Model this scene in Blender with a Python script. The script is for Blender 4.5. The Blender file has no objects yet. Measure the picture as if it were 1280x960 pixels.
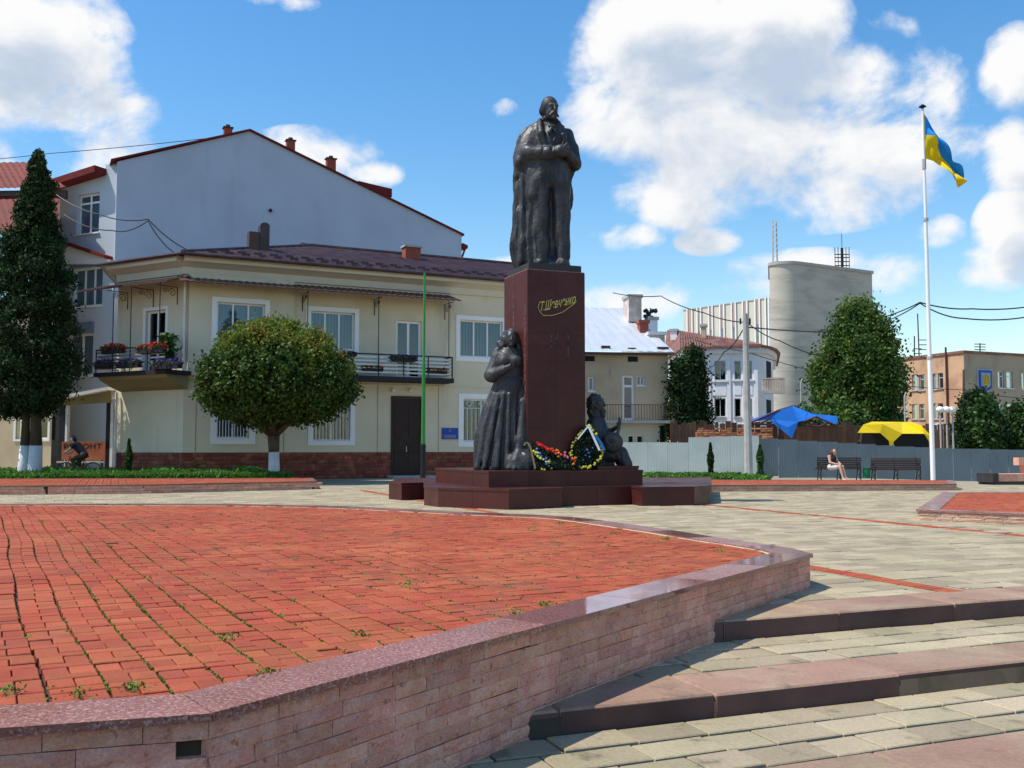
import bpy, bmesh, math, random
import numpy as np
from mathutils import Vector, Matrix

random.seed(7)
rng = np.random.default_rng(7)
C = bpy.context.scene.collection
SC = bpy.context.scene
PI = math.pi

# ------------------------------------------------------------------ camera
F_PX, EYE, PITCH = 1240.0, 1.30, math.atan(80 / 1240)
cam_d = bpy.data.cameras.new('camera')
cam_d.sensor_width = 36
cam_d.lens = 36 * F_PX / 1280
cam_d.clip_start = 0.05
cam_d.clip_end = 4000
cam = bpy.data.objects.new('camera', cam_d)
cam.location = (0, 0, EYE)
cam.rotation_euler = (PI / 2 + PITCH, 0, 0)
C.objects.link(cam)
SC.camera = cam
SC.view_settings.view_transform = 'Standard'
SC.view_settings.look = 'None'
SC.view_settings.exposure = 0.0
SC.view_settings.gamma = 1

# ------------------------------------------------------------------ sun
SUN_EL, SUN_DIR = math.radians(59), math.radians(12)     # light travels to +X, a little to +Y
sd = Vector((math.cos(SUN_DIR) * math.cos(SUN_EL), math.sin(SUN_DIR) * math.cos(SUN_EL), -math.sin(SUN_EL)))
sl = bpy.data.lights.new('sun', 'SUN')
sl.energy = 5.0
sl.angle = math.radians(0.5)
sl.color = (1.0, 0.94, 0.84)
so = bpy.data.objects.new('sun', sl)
so.rotation_euler = sd.to_track_quat('-Z', 'Y').to_euler()
so.location = (-30, -8, 60)
C.objects.link(so)


def ray(px, py):
    xc, yc = (px - 640) / F_PX, (480 - py) / F_PX
    return Vector((xc, math.cos(PITCH) - yc * math.sin(PITCH), math.sin(PITCH) + yc * math.cos(PITCH)))


def G(px, py, z=0.0):
    d = ray(px, py)
    t = (z - EYE) / d.z
    return Vector((d.x * t, d.y * t, z))


def AT(px, py, Y):
    d = ray(px, py)
    t = Y / d.y
    return Vector((d.x * t, Y, EYE + d.z * t))


# ------------------------------------------------------------------ world: Nishita sky with cumulus
W = bpy.data.worlds.new('World')
SC.world = W
W.use_nodes = True
nt = W.node_tree
nt.nodes.clear()


def N(tree, t, **kw):
    n = tree.nodes.new(t)
    for k, v in kw.items():
        setattr(n, k, v)
    return n


def MATH(tree, op, a, b=None, clamp=False):
    n = tree.nodes.new('ShaderNodeMath')
    n.operation = op
    n.use_clamp = clamp
    for i, x in enumerate((a, b)):
        if x is None:
            continue
        if isinstance(x, (int, float)):
            n.inputs[i].default_value = x
        else:
            tree.links.new(x, n.inputs[i])
    return n.outputs[0]


def VM(tree, op, a, b=None):
    n = tree.nodes.new('ShaderNodeVectorMath')
    n.operation = op
    for i, x in enumerate((a, b)):
        if x is None:
            continue
        if isinstance(x, (tuple, list, Vector)):
            n.inputs[i].default_value = tuple(x)
        else:
            tree.links.new(x, n.inputs[i])
    return n


def SMOOTH(tree, x, lo, hi, a=0.0, b=1.0):
    n = tree.nodes.new('ShaderNodeMapRange')
    n.interpolation_type = 'SMOOTHSTEP'
    tree.links.new(x, n.inputs[0])
    n.inputs[1].default_value, n.inputs[2].default_value = lo, hi
    n.inputs[3].default_value, n.inputs[4].default_value = a, b
    return n.outputs[0]


# where the cumulus stand (centre and radii read off the photograph as directions)
BLOBS = [
    (30, 60, 120, 85, 1.0), (108, 140, 82, 60, .85), (30, 150, 75, 50, .62), (70, 195, 80, 38, .42), (-60, 120, 120, 120, .8),
    (395, 195, 85, 34, .9), (460, 216, 45, 20, .8), (350, 0, 50, 14, .5), (628, 136, 22, 14, .42),
    (840, 60, 130, 75, 1.15), (935, 58, 120, 85, 1.05), (880, 150, 170, 75, .95), (1065, 118, 120, 62, .95), (1000, 190, 230, 75, .95),
    (860, 235, 130, 50, .85), (1040, 245, 120, 42, .68), (1160, 125, 46, 48, .7), (1120, 30, 42, 26, .5),
    (775, 298, 52, 24, .95), (888, 300, 44, 20, .55), (1000, 345, 100, 32, .66), (940, 352, 55, 30, .6), (1125, 350, 80, 32, .72),
    (1272, 95, 42, 52, .95), (1272, 185, 42, 52, .9), (1268, 292, 42, 52, 1.1), (1176, 292, 28, 22, .66), (1142, 412, 26, 24, .5),
    (640, 330, 45, 14, .8), (800, 378, 80, 30, .7), (1410, 180, 110, 160, .9), (1245, 330, 60, 30, .8),
]


def az_el(px, py):
    d = ray(px, py).normalized()
    return math.atan2(d.x, d.y), math.asin(d.z)


g = bpy.data.node_groups.new('cloud_cover', 'ShaderNodeTree')
g.interface.new_socket('Dir', in_out='INPUT', socket_type='NodeSocketVector')
g.interface.new_socket('Cover', in_out='OUTPUT', socket_type='NodeSocketFloat')
gi, go_ = g.nodes.new('NodeGroupInput'), g.nodes.new('NodeGroupOutput')
sx = g.nodes.new('ShaderNodeSeparateXYZ')
g.links.new(gi.outputs[0], sx.inputs[0])
azn = MATH(g, 'ARCTAN2', sx.outputs[0], sx.outputs[1])
eln = MATH(g, 'ARCSINE', sx.outputs[2])
cx = g.nodes.new('ShaderNodeCombineXYZ')
g.links.new(azn, cx.inputs[0])
g.links.new(eln, cx.inputs[1])
acc = None
for (bx, by, rx, ry, w) in BLOBS:
    a0, e0 = az_el(bx, by)
    d1 = VM(g, 'SUBTRACT', cx.outputs[0], (a0, e0, 0)).outputs[0]
    d2 = VM(g, 'MULTIPLY', d1, (F_PX / (rx * 1.2), F_PX / (ry * 1.2), 0)).outputs[0]
    r2 = VM(g, 'DOT_PRODUCT', d2, d2)
    v = MATH(g, 'SUBTRACT', 1.0, r2.outputs['Value'], clamp=True)
    v = MATH(g, 'MULTIPLY', v, w)
    acc = v if acc is None else MATH(g, 'SMOOTH_MAX', acc, v)
    if acc is not v:
        acc.node.inputs[2].default_value = 0.12
# the same kind of fair-weather cloud goes on all round, outside the blobs
far = VM(g, 'MULTIPLY', gi.outputs[0], (2.2, 2.2, 5.0)).outputs[0]
nb = N(g, 'ShaderNodeTexNoise')
nb.inputs['Scale'].default_value = 1.3
nb.inputs['Detail'].default_value = 3
g.links.new(far, nb.inputs['Vector'])
base = SMOOTH(g, nb.outputs[0], 0.5, 0.75, 0, .9)
absaz = MATH(g, 'ABSOLUTE', azn)
outm = MATH(g, 'MAXIMUM', SMOOTH(g, absaz, .58, .75), SMOOTH(g, eln, .42, .6))
base = MATH(g, 'MULTIPLY', base, outm)
acc = MATH(g, 'MAXIMUM', acc, base)
nf = N(g, 'ShaderNodeTexNoise')
nf.inputs['Scale'].default_value = 9.5
nf.inputs['Detail'].default_value = 10
nf.inputs['Roughness'].default_value = .58
nf.inputs['Distortion'].default_value = .25
st = VM(g, 'MULTIPLY', gi.outputs[0], (1, 1, 1.35)).outputs[0]
g.links.new(st, nf.inputs['Vector'])
fn = MATH(g, 'MULTIPLY', MATH(g, 'SUBTRACT', nf.outputs[0], .53), 2.5)
tot = MATH(g, 'ADD', acc, fn)
tot = MATH(g, 'MULTIPLY', tot, SMOOTH(g, acc, 0.0, .2))
g.links.new(tot, go_.inputs[0])

tc = N(nt, 'ShaderNodeTexCoord')
sky = N(nt, 'ShaderNodeTexSky', sky_type='NISHITA', sun_disc=False)
sky.sun_elevation = SUN_EL
sky.sun_rotation = math.radians(270 - 12)
sky.altitude = 300
sky.air_density = 1.25
sky.dust_density = .6
sky.ozone_density = 1.6
hs = N(nt, 'ShaderNodeHueSaturation')
hs.inputs['Saturation'].default_value = 1.38
hs.inputs['Value'].default_value = 1.85
nt.links.new(sky.outputs[0], hs.inputs['Color'])


def cover(vec):
    n = nt.nodes.new('ShaderNodeGroup')
    n.node_tree = g
    nt.links.new(vec, n.inputs[0])
    return n.outputs[0]


c0 = cover(tc.outputs['Generated'])
up = VM(nt, 'ADD', tc.outputs['Generated'], (-.018, 0, .035)).outputs[0]
c1 = cover(VM(nt, 'NORMALIZE', up).outputs[0])
alpha = SMOOTH(nt, c0, .17, .72)
thick = SMOOTH(nt, c1, .35, 1.25)
ccol = N(nt, 'ShaderNodeMix', data_type='RGBA')
ccol.inputs[6].default_value = (10.0, 10.0, 10.0, 1)
ccol.inputs[7].default_value = (5.3, 6.3, 7.8, 1)
nt.links.new(thick, ccol.inputs[0])
mx = N(nt, 'ShaderNodeMix', data_type='RGBA')
nt.links.new(alpha, mx.inputs[0])
nt.links.new(hs.outputs[0], mx.inputs[6])
nt.links.new(ccol.outputs[2], mx.inputs[7])
bg = N(nt, 'ShaderNodeBackground')
bg.inputs['Strength'].default_value = 0.098
nt.links.new(mx.outputs[2], bg.inputs['Color'])
wo = N(nt, 'ShaderNodeOutputWorld')
nt.links.new(bg.outputs[0], wo.inputs['Surface'])

# ------------------------------------------------------------------ materials
MATS = {}


def M(name, col, rough=.75, var=.12, vs=3.0, col2=None, s2=1.0, lo=.45, hi=.65, bump=0.0, bs=40, rnd=0.0, hue=0.0,
      spec=.22, metal=0.0, stretch=(1, 1, 1), col3=None, s3=6.0, lo3=.5, hi3=.6, st3=(1, 1, 1), coat=0.0, bdist=.01, rvar=0.0, transl=0.0, fine=0.0):
    if name in MATS:
        return MATS[name]
    m = bpy.data.materials.new(name)
    m.use_nodes = True
    t = m.node_tree
    p = t.nodes['Principled BSDF']
    geo = N(t, 'ShaderNodeNewGeometry')
    vec = VM(t, 'MULTIPLY', geo.outputs['Position'], stretch).outputs[0]

    def noise(scale, detail=6, v=vec, rough_=.55):
        n = N(t, 'ShaderNodeTexNoise')
        n.inputs['Scale'].default_value = scale
        n.inputs['Detail'].default_value = detail
        n.inputs['Roughness'].default_value = rough_
        t.links.new(v, n.inputs['Vector'])
        return n.outputs[0]

    def mix(fac, a, b):
        n = N(t, 'ShaderNodeMix', data_type='RGBA')
        t.links.new(fac, n.inputs[0])
        for i, x in ((6, a), (7, b)):
            if isinstance(x, tuple):
                n.inputs[i].default_value = (*x, 1)
            else:
                t.links.new(x, n.inputs[i])
        return n.outputs[2]
    cur = None
    if col2:
        cur = mix(SMOOTH(t, noise(s2), lo, hi), col, col2)
    if col3:
        v3 = VM(t, 'MULTIPLY', geo.outputs['Position'], st3).outputs[0]
        cur = mix(SMOOTH(t, noise(s3, 8, v3, .65), lo3, hi3), cur if cur else col, col3)
    h = N(t, 'ShaderNodeHueSaturation')
    if cur:
        t.links.new(cur, h.inputs['Color'])
    else:
        h.inputs['Color'].default_value = (*col, 1)
    val = MATH(t, 'ADD', MATH(t, 'MULTIPLY', MATH(t, 'SUBTRACT', noise(vs), .5), 4 * var), 1.0)
    if fine:
        val = MATH(t, 'MULTIPLY', val, MATH(t, 'ADD', MATH(t, 'MULTIPLY', MATH(t, 'SUBTRACT', noise(bs * 1.3, 3), .5), 4 * fine), 1.0))
    if rnd or hue:
        oi = N(t, 'ShaderNodeObjectInfo')
        r = MATH(t, 'FRACT', MATH(t, 'ADD', oi.outputs['Random'], geo.outputs['Random Per Island']))
        val = MATH(t, 'MULTIPLY', val, MATH(t, 'ADD', MATH(t, 'MULTIPLY', r, 2 * rnd), 1 - rnd))
        if hue:
            r2 = MATH(t, 'FRACT', MATH(t, 'MULTIPLY', r, 7.31))
            t.links.new(MATH(t, 'ADD', MATH(t, 'MULTIPLY', r2, 2 * hue), .5 - hue), h.inputs['Hue'])
    t.links.new(val, h.inputs['Value'])
    t.links.new(h.outputs[0], p.inputs['Base Color'])
    p.inputs['Roughness'].default_value = rough
    if rvar:
        t.links.new(SMOOTH(t, noise(vs * 1.7), .35, .65, rough - rvar, rough + rvar), p.inputs['Roughness'])
    p.inputs['Specular IOR Level'].default_value = spec
    p.inputs['Metallic'].default_value = metal
    if coat:
        p.inputs['Coat Weight'].default_value = coat
        p.inputs['Coat Roughness'].default_value = .08
    if bump:
        b = N(t, 'ShaderNodeBump')
        b.inputs['Strength'].default_value = bump
        b.inputs['Distance'].default_value = bdist
        t.links.new(noise(bs, 8), b.inputs['Height'])
        t.links.new(b.outputs[0], p.inputs['Normal'])
    if transl:
        tr = N(t, 'ShaderNodeBsdfTranslucent')
        t.links.new(h.outputs[0], tr.inputs[0])
        ms = N(t, 'ShaderNodeMixShader')
        ms.inputs[0].default_value = transl
        t.links.new(p.outputs[0], ms.inputs[1])
        t.links.new(tr.outputs[0], ms.inputs[2])
        t.links.new(ms.outputs[0], t.nodes['Material Output'].inputs[0])
    MATS[name] = m
    return m


def glass_mat():
    m = bpy.data.materials.new('window_glass')
    m.use_nodes = True
    t = m.node_tree
    t.nodes.remove(t.nodes['Principled BSDF'])
    gl = N(t, 'ShaderNodeBsdfGlossy')
    gl.inputs['Roughness'].default_value = .03
    gl.inputs['Color'].default_value = (.9, .95, 1, 1)
    tr = N(t, 'ShaderNodeBsdfTransparent')
    tr.inputs[0].default_value = (.62, .70, .74, 1)
    fr = N(t, 'ShaderNodeLayerWeight')
    fr.inputs['Blend'].default_value = .5
    ms = N(t, 'ShaderNodeMixShader')
    t.links.new(MATH(t, 'ADD', MATH(t, 'MULTIPLY', MATH(t, 'POWER', fr.outputs['Facing'], 3.5), .75), .07), ms.inputs[0])
    t.links.new(tr.outputs[0], ms.inputs[1])
    t.links.new(gl.outputs[0], ms.inputs[2])
    t.links.new(ms.outputs[0], t.nodes['Material Output'].inputs[0])
    return m


GLASS = glass_mat()
m_slab = M('plaza_slab', (.37, .305, .20), .85, .13, 1.2, (.32, .275, .17), .9, .42, .7, bump=.6, bs=30, rnd=.2, hue=.008, col3=(.18, .155, .10), s3=3.5, lo3=.56, hi3=.72, fine=.12)
m_ground = M('ground_paving', (.34, .295, .21), .9, .10, .8, (.30, .27, .18), .6, bump=.4, bs=20)
m_joint = M('mossy_joint_earth', (.070, .055, .040), .95, .2, 6, (.045, .042, .026), 5)
m_riser_shade = M('riser_shade_tone', (.115, .068, .060), .85, .2, 3, (.095, .056, .050), 2.5, .5, .7, bump=.5, bs=25, rnd=.2)  # darkened step stone: shade of the step fronts put into the colour
m_step = M('step_sandstone', (.29, .18, .125), .8, .14, 2.2, (.34, .255, .17), 1.3, .4, .7, bump=.6, bs=25, rnd=.16, hue=.01, col3=(.14, .10, .075), s3=2.4, lo3=.54, hi3=.75, fine=.12)
m_brick = M('red_paver', (.335, .070, .032), .85, .14, 1.0, (.365, .098, .043), 1.3, .4, .7, bump=.6, bs=60, rnd=.14, hue=.006, col3=(.24, .075, .045), s3=1.6, lo3=.52, hi3=.72, fine=.12)
m_cap = M('polished_red_granite', (.26, .10, .075), .30, .12, 1.5, (.40, .25, .21), 60, .5, .62, rnd=.14, spec=.4, rvar=.12, col3=(.06, .025, .03), s3=110, lo3=.55, hi3=.62)
m_cap2 = M('high_polish_red_granite', (.23, .10, .09), .07, .12, 1.5, (.33, .20, .19), 70, .5, .62, rnd=.14, spec=.75, rvar=.03, col3=(.08, .035, .04), s3=110, lo3=.55, hi3=.62)
m_block = M('split_pink_stone', (.64, .31, .22), .85, .12, 3, (.70, .39, .29), 9, .4, .65, bump=1.0, bs=55, rnd=.14, hue=.008, col3=(.30, .13, .105), s3=22, lo3=.56, hi3=.72, bdist=.02, fine=.18)
m_ochre = M('split_ochre_stone', (.50, .31, .22), .85, .14, 3, (.56, .38, .28), 8, bump=.9, bs=30, rnd=.15)
m_gran = M('dark_red_granite', (.058, .013, .012), .42, .16, 1.3, (.095, .026, .020), 60, .45, .62, rnd=.12, spec=.28, rvar=.08, col3=(.045, .016, .018), s3=.9, lo3=.5, hi3=.7)
m_gran2 = M('black_granite', (.035, .034, .036), .35, .2, 3, (.06, .055, .055), 40)
m_bronze = M('weathered_bronze', (.038, .039, .042), .50, .25, 2.0, (.064, .060, .058), 2.5, .4, .7, bump=.7, bs=11, metal=.15, spec=.4, col3=(.024, .028, .032), s3=3.5, st3=(1, 1, .35), bdist=.03, rvar=.12)
m_cream = M('cream_render', (.70, .625, .455), .85, .05, .7, (.65, .58, .415), .5, bump=.25, bs=60, col3=(.50, .455, .33), s3=1.1, lo3=.52, hi3=.80, st3=(1, 1, .16), fine=.05)
m_cream2 = M('cornice_render', (.66, .62, .50), .85, .06, 1.2)
m_white = M('white_plastic', (.86, .85, .83), .4, .03, 2)
m_whitepaint = M('white_paint', (.76, .76, .76), .7, .05, 2, (.70, .70, .70), 1.5)
m_rooftile = M('dark_brown_metal_tile', (.045, .024, .026), .42, .18, 1.2, (.07, .038, .038), 2, spec=.4)
m_awning = M('brown_canopy_sheet', (.10, .055, .05), .5, .12, 2)
m_redbase = M('red_cladding_stone', (.21, .062, .040), .85, .18, 2, (.29, .105, .06), 3, bump=.7, bs=25, rnd=.22, hue=.01)
m_darkdoor = M('dark_brown_door', (.032, .016, .014), .4, .2, 3)
m_black = M('black_iron', (.02, .02, .022), .5, .1, 5)
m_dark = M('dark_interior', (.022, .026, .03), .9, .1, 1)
m_blind_sky = M('sky_reflection_blind', (.55, .66, .74), .8, .06, .8, rnd=.08)  # blind paled to stand in for sky reflected in the panes
m_blind = M('vertical_blind', (.36, .46, .49), .8, .10, .8, rnd=.14)
m_curt = M('sheer_curtain', (.55, .30, .27), .9, .15, 2, (.55, .50, .50), 2.5)
m_steel = M('painted_grey_steel', (.42, .43, .44), .45, .08, 3)
m_rail = M('silver_rail', (.45, .46, .47), .35, .1, 3, metal=.6)
m_bluesign = M('blue_plate', (.02, .07, .38), .35, .04, 3)
m_green = M('green_paint', (.045, .26, .06), .45, .08, 3)
m_grey = M('grey_render', (.48, .535, .62), .9, .045, .25, (.45, .50, .58), .4, bump=.2, bs=50, fine=.03, col3=(.41, .45, .52), s3=.8, lo3=.54, hi3=.85, st3=(1, 1, .12))
m_greyl = M('pale_blue_render', (.47, .52, .58), .9, .04, .3)
m_redroof = M('red_roof_sheet', (.17, .020, .015), .62, .10, 1, (.13, .018, .014), 2, rnd=.08, spec=.15)
m_bark = M('bark', (.10, .075, .055), .95, .25, 6, bump=1, bs=20, stretch=(1, 1, .3), bdist=.03)
m_lime = M('whitewash', (.62, .62, .60), .9, .10, 6, bump=.5, bs=30)
m_leaf_round = M('round_tree_leaf', (.055, .105, .018), .5, .25, 1.5, rnd=.45, hue=.03, transl=.2)
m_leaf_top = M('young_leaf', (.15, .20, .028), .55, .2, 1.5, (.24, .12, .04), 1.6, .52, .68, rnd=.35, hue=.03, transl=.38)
m_leaf_dark = M('conifer_leaf', (.026, .056, .016), .8, .3, 1.3, rnd=.45, hue=.02, transl=.15)
m_leaf_lind = M('linden_leaf', (.06, .12, .025), .55, .28, .5, (.13, .20, .035), .6, rnd=.4, hue=.025, transl=.32)
m_leaf_mid = M('shrub_leaf', (.045, .10, .025), .6, .25, 1.2, rnd=.4, hue=.025, transl=.25)
m_grass = M('grass_blade', (.09, .21, .03), .6, .25, 1.0, rnd=.35, hue=.025, transl=.3)
m_moss = M('moss_weed', (.12, .21, .035), .8, .3, 3, rnd=.4, hue=.03)
m_soil = M('soil', (.10, .09, .045), .95, .25, 2, (.06, .10, .025), 2)
m_fence = M('shaded_fence_sheet', (.155, .195, .215), .6, .06, .8, (.14, .175, .195), .9, rnd=.05, col3=(.20, .22, .21), s3=1.4, lo3=.6, hi3=.8, st3=(1, 1, .3))  # darker copy of the fence grey, its shade put into the colour
m_conc = M('concrete', (.42, .41, .39), .85, .10, 3, (.36, .35, .33), 2, bump=.4, bs=40)
m_tan = M('stained_tan_render', (.60, .47, .31), .9, .10, .6, (.52, .40, .26), .5, bump=.3, bs=30, col3=(.25, .20, .15), s3=.8, lo3=.58, hi3=.75, st3=(1, 1, .3), fine=.04)
m_paleg = M('pale_lime_render', (.58, .60, .53), .9, .08, .7, (.50, .52, .45), .6)
m_zinc = M('galvanised_roof', (.66, .69, .72), .42, .06, 1.2, metal=.25, rnd=.05, spec=.5)
m_chim = M('pale_chimney', (.52, .42, .35), .9, .12, 2, (.60, .55, .50), 2)
m_chimred = M('red_brick_chimney', (.30, .085, .055), .9, .2, 4)
m_whitew = M('white_facade', (.80, .80, .82), .85, .03, .5, (.74, .74, .76), .5)
m_tower = M('tower_render', (.52, .48, .40), .9, .05, .25, (.42, .395, .34), .3, bump=.3, bs=14, stretch=(1, 1, 3), col3=(.33, .31, .27), s3=.5, lo3=.5, hi3=.75, st3=(.3, .3, 4), fine=.05)
m_pinkst = M('pink_stripe', (.46, .32, .26), .9, .06, .5)
m_creamst = M('cream_stripe', (.60, .57, .47), .9, .05, .5)
m_orange = M('orange_brick_facade', (.56, .34, .20), .9, .09, .6, (.42, .24, .15), .7, rnd=.06, col3=(.56, .37, .25), s3=1.6, lo3=.55, hi3=.75, fine=.06)
m_beige = M('beige_brick_facade', (.40, .33, .24), .9, .08, .6, (.34, .28, .20), .7, col3=(.30, .19, .14), s3=.6, lo3=.6, hi3=.75, st3=(1, 1, .3), fine=.06)
m_rust = M('old_roof_sheet', (.20, .085, .065), .7, .16, .8, (.30, .19, .16), 1.1, .45, .7, rnd=.12)
m_blue = M('blue_tarpaulin', (.02, .17, .62), .45, .08, 2, bump=.3, bs=8, transl=.25)
m_yellow = M('yellow_awning', (.85, .60, .015), .5, .04, 2, transl=.15)
m_rustpost = M('rust_red_steel', (.09, .035, .03), .7, .2, 4)
m_wood = M('weathered_plank', (.17, .09, .055), .9, .2, 3, rnd=.3)
m_rubble = M('orange_brick_rubble', (.50, .20, .10), .9, .2, 3, rnd=.3, hue=.02, bump=.5, bs=20)
m_bench = M('dark_brown_slat', (.075, .045, .042), .6, .15, 5, rnd=.15)
m_bin = M('green_bin_paint', (.01, .15, .06), .5, .1, 3)
m_gold = M('gilded_letter', (.55, .42, .14), .35, .12, 20, metal=.5)
m_skin = M('skin', (.55, .34, .26), .55, .05, 6)
m_hairb = M('auburn_hair', (.10, .03, .02), .5, .3, 30)
m_cloth_d = M('dark_cloth', (.025, .022, .03), .85, .15, 8)
m_cloth_w = M('pale_cloth', (.68, .60, .58), .85, .06, 8)
m_cloth_g = M('olive_cloth', (.05, .055, .03), .9, .15, 8)
m_bike = M('red_bicycle_paint', (.28, .02, .04), .35, .1, 4)
m_rubber = M('rubber', (.02, .02, .02), .8, .1, 5)
m_flagb = M('flag_blue', (.02, .30, .80), .75, .04, 3, transl=.3)
m_flagy = M('flag_yellow', (.90, .66, .02), .75, .04, 3, transl=.3)
m_fred = M('red_petal', (.60, .015, .01), .6, .1, 10, rnd=.25, hue=.01)
m_forange = M('orange_petal', (.85, .20, .03), .6, .1, 10, rnd=.25, hue=.03)
m_fpurple = M('purple_petal', (.10, .03, .22), .6, .15, 10, rnd=.35, hue=.02)
m_fyel = M('yellow_petal', (.62, .60, .08), .6, .1, 10, rnd=.25, hue=.02)
m_fwhite = M('white_petal', (.75, .75, .72), .6, .05, 10, rnd=.1)
m_fblue = M('blue_petal', (.10, .22, .62), .6, .1, 10, rnd=.2)
m_fpink = M('pink_petal', (.75, .18, .35), .6, .1, 10, rnd=.2)
m_fir = M('dark_fir_needle', (.014, .030, .016), .7, .3, 8, rnd=.5)
m_ribw = M('white_ribbon', (.72, .78, .82), .5, .05, 8)
m_ribb = M('blue_ribbon', (.03, .16, .42), .5, .05, 8)
m_orsign = M('orange_sign_board', (.34, .10, .045), .7, .15, 2)
m_pot = M('dark_planter_box', (.03, .025, .03), .7, .1, 4)
m_beigesof = M('ochre_soffit', (.30, .245, .13), .9, .06, 2)


# ------------------------------------------------------------------ mesh helpers
OFF = {}


class Frame:
    """vertical wall line: s along it (to the right seen from outside), d outwards, z up"""

    def __init__(s, P0, P1):
        s.o = Vector((P0[0], P0[1]))
        e = Vector((P1[0], P1[1])) - s.o
        s.L = e.length
        s.u = e / s.L
        s.n = Vector((s.u.y, -s.u.x))

    def __call__(s, a, d, z):
        p = s.o + s.u * a + s.n * d
        return (p.x, p.y, z)

    def pix(s, px, py, d=0.0):
        r = ray(px, py)
        o = s.o + s.n * d
        t = (o.x * s.n.x + o.y * s.n.y) / (r.x * s.n.x + r.y * s.n.y)
        return (Vector((r.x * t, r.y * t)) - s.o).dot(s.u), EYE + r.z * t

    def rect(s, x0, y0, x1, y1, d=0.0):
        ym, xm = (y0 + y1) / 2, (x0 + x1) / 2
        return s.pix(x0, ym, d)[0], s.pix(x1, ym, d)[0], s.pix(xm, y1, d)[1], s.pix(xm, y0, d)[1]


WORLD = Frame((0, 0), (1, 0))


class MB:
    def __init__(s):
        s.v, s.f = [], []

    def add(s, vs, fs):
        o = len(s.v)
        s.v += [tuple(x) for x in vs]
        s.f += [tuple(i + o for i in q) for q in fs]

    def box(s, F, s0, s1, d0, d1, z0, z1, bev=0.0):
        if bev:
            b = bev
            ring = lambda a0, a1, e0, e1, z: [F(a0, e0, z), F(a1, e0, z), F(a1, e1, z), F(a0, e1, z)]
            vs = ring(s0, s1, d0, d1, z0) + ring(s0, s1, d0, d1, z1 - b) + ring(s0 + b, s1 - b, d0 + b, d1 - b, z1)
            fs = [(i, (i + 1) % 4, 4 + (i + 1) % 4, 4 + i) for i in range(4)] + [(4 + i, 4 + (i + 1) % 4, 8 + (i + 1) % 4, 8 + i) for i in range(4)] + [(8, 9, 10, 11), (3, 2, 1, 0)]
            s.add(vs, fs)
            return
        vs = [F(a, d, z) for z in (z0, z1) for (a, d) in ((s0, d0), (s1, d0), (s1, d1), (s0, d1))]
        s.add(vs, [(3, 2, 1, 0), (4, 5, 6, 7), (0, 1, 5, 4), (1, 2, 6, 5), (2, 3, 7, 6), (3, 0, 4, 7)])

    def prism(s, poly, z0, z1):
        n = len(poly)
        vs = [(p[0], p[1], z0) for p in poly] + [(p[0], p[1], z1) for p in poly]
        s.add(vs, [tuple(range(n - 1, -1, -1)), tuple(range(n, 2 * n))] + [(i, (i + 1) % n, n + (i + 1) % n, n + i) for i in range(n)])

    def slab(s, F, poly, d0, d1):
        """polygon in the wall plane (s,z), thickness along d"""
        n = len(poly)
        vs = [F(p[0], d0, p[1]) for p in poly] + [F(p[0], d1, p[1]) for p in poly]
        s.add(vs, [tuple(range(n - 1, -1, -1)), tuple(range(n, 2 * n))] + [(i, (i + 1) % n, n + (i + 1) % n, n + i) for i in range(n)])

    def tube(s, pts, r, n=8, r1=None, cap=True):
        pts = [Vector(p) for p in pts]
        m = len(pts)
        o = len(s.v)
        prev = None
        for i, p in enumerate(pts):
            t = (pts[min(i + 1, m - 1)] - pts[max(i - 1, 0)]).normalized()
            if prev is None:
                a = Vector((0, 0, 1)) if abs(t.z) < .9 else Vector((1, 0, 0))
            else:
                a = prev
            b = t.cross(a).normalized()
            a = b.cross(t).normalized()
            prev = a
            rr = r if r1 is None else r + (r1 - r) * i / (m - 1)
            for k in range(n):
                an = 2 * PI * k / n
                s.v.append(tuple(p + a * (rr * math.cos(an)) + b * (rr * math.sin(an))))
        for i in range(m - 1):
            for k in range(n):
                k2 = (k + 1) % n
                s.f.append((o + i * n + k, o + (i + 1) * n + k, o + (i + 1) * n + k2, o + i * n + k2))
        if cap:
            s.f.append(tuple(o + k for k in range(n)))
            s.f.append(tuple(o + (m - 1) * n + k for k in range(n - 1, -1, -1)))

    def ball(s, c, r, n=8, m=5, sz=1.0):
        o = len(s.v)
        c = Vector(c)
        s.v.append((c.x, c.y, c.z - r * sz))
        for i in range(1, m):
            a = -PI / 2 + PI * i / m
            for k in range(n):
                b = 2 * PI * k / n
                s.v.append((c.x + r * math.cos(a) * math.cos(b), c.y + r * math.cos(a) * math.sin(b), c.z + r * sz * math.sin(a)))
        s.v.append((c.x, c.y, c.z + r * sz))
        e = len(s.v) - 1
        for k in range(n):
            k2 = (k + 1) % n
            s.f.append((o, o + 1 + k2, o + 1 + k))
            for i in range(m - 2):
                a = o + 1 + i * n
                s.f.append((a + k, a + k2, a + n + k2, a + n + k))
            a = o + 1 + (m - 2) * n
            s.f.append((a + k, a + k2, e))

    def mesh(s, name, mat, off=(0, 0, 0), smooth=False):
        me = bpy.data.meshes.new(name)
        v = [(a - off[0], b - off[1], c - off[2]) for a, b, c in s.v]
        me.from_pydata(v, [], s.f)
        me.materials.append(mat)
        if smooth:
            me.polygons.foreach_set('use_smooth', [True] * len(me.polygons))
        me.update()
        return me

    def build(s, name, mat, parent=None, smooth=False, kind=None, fix=True):
        off = OFF[parent.name] if parent else (0, 0, 0)
        me = s.mesh(name, mat, off, smooth)
        if fix:
            bm = bmesh.new()
            bm.from_mesh(me)
            bmesh.ops.recalc_face_normals(bm, faces=bm.faces)
            bm.to_mesh(me)
            bm.free()
        return link(name, me, parent, kind)


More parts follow.
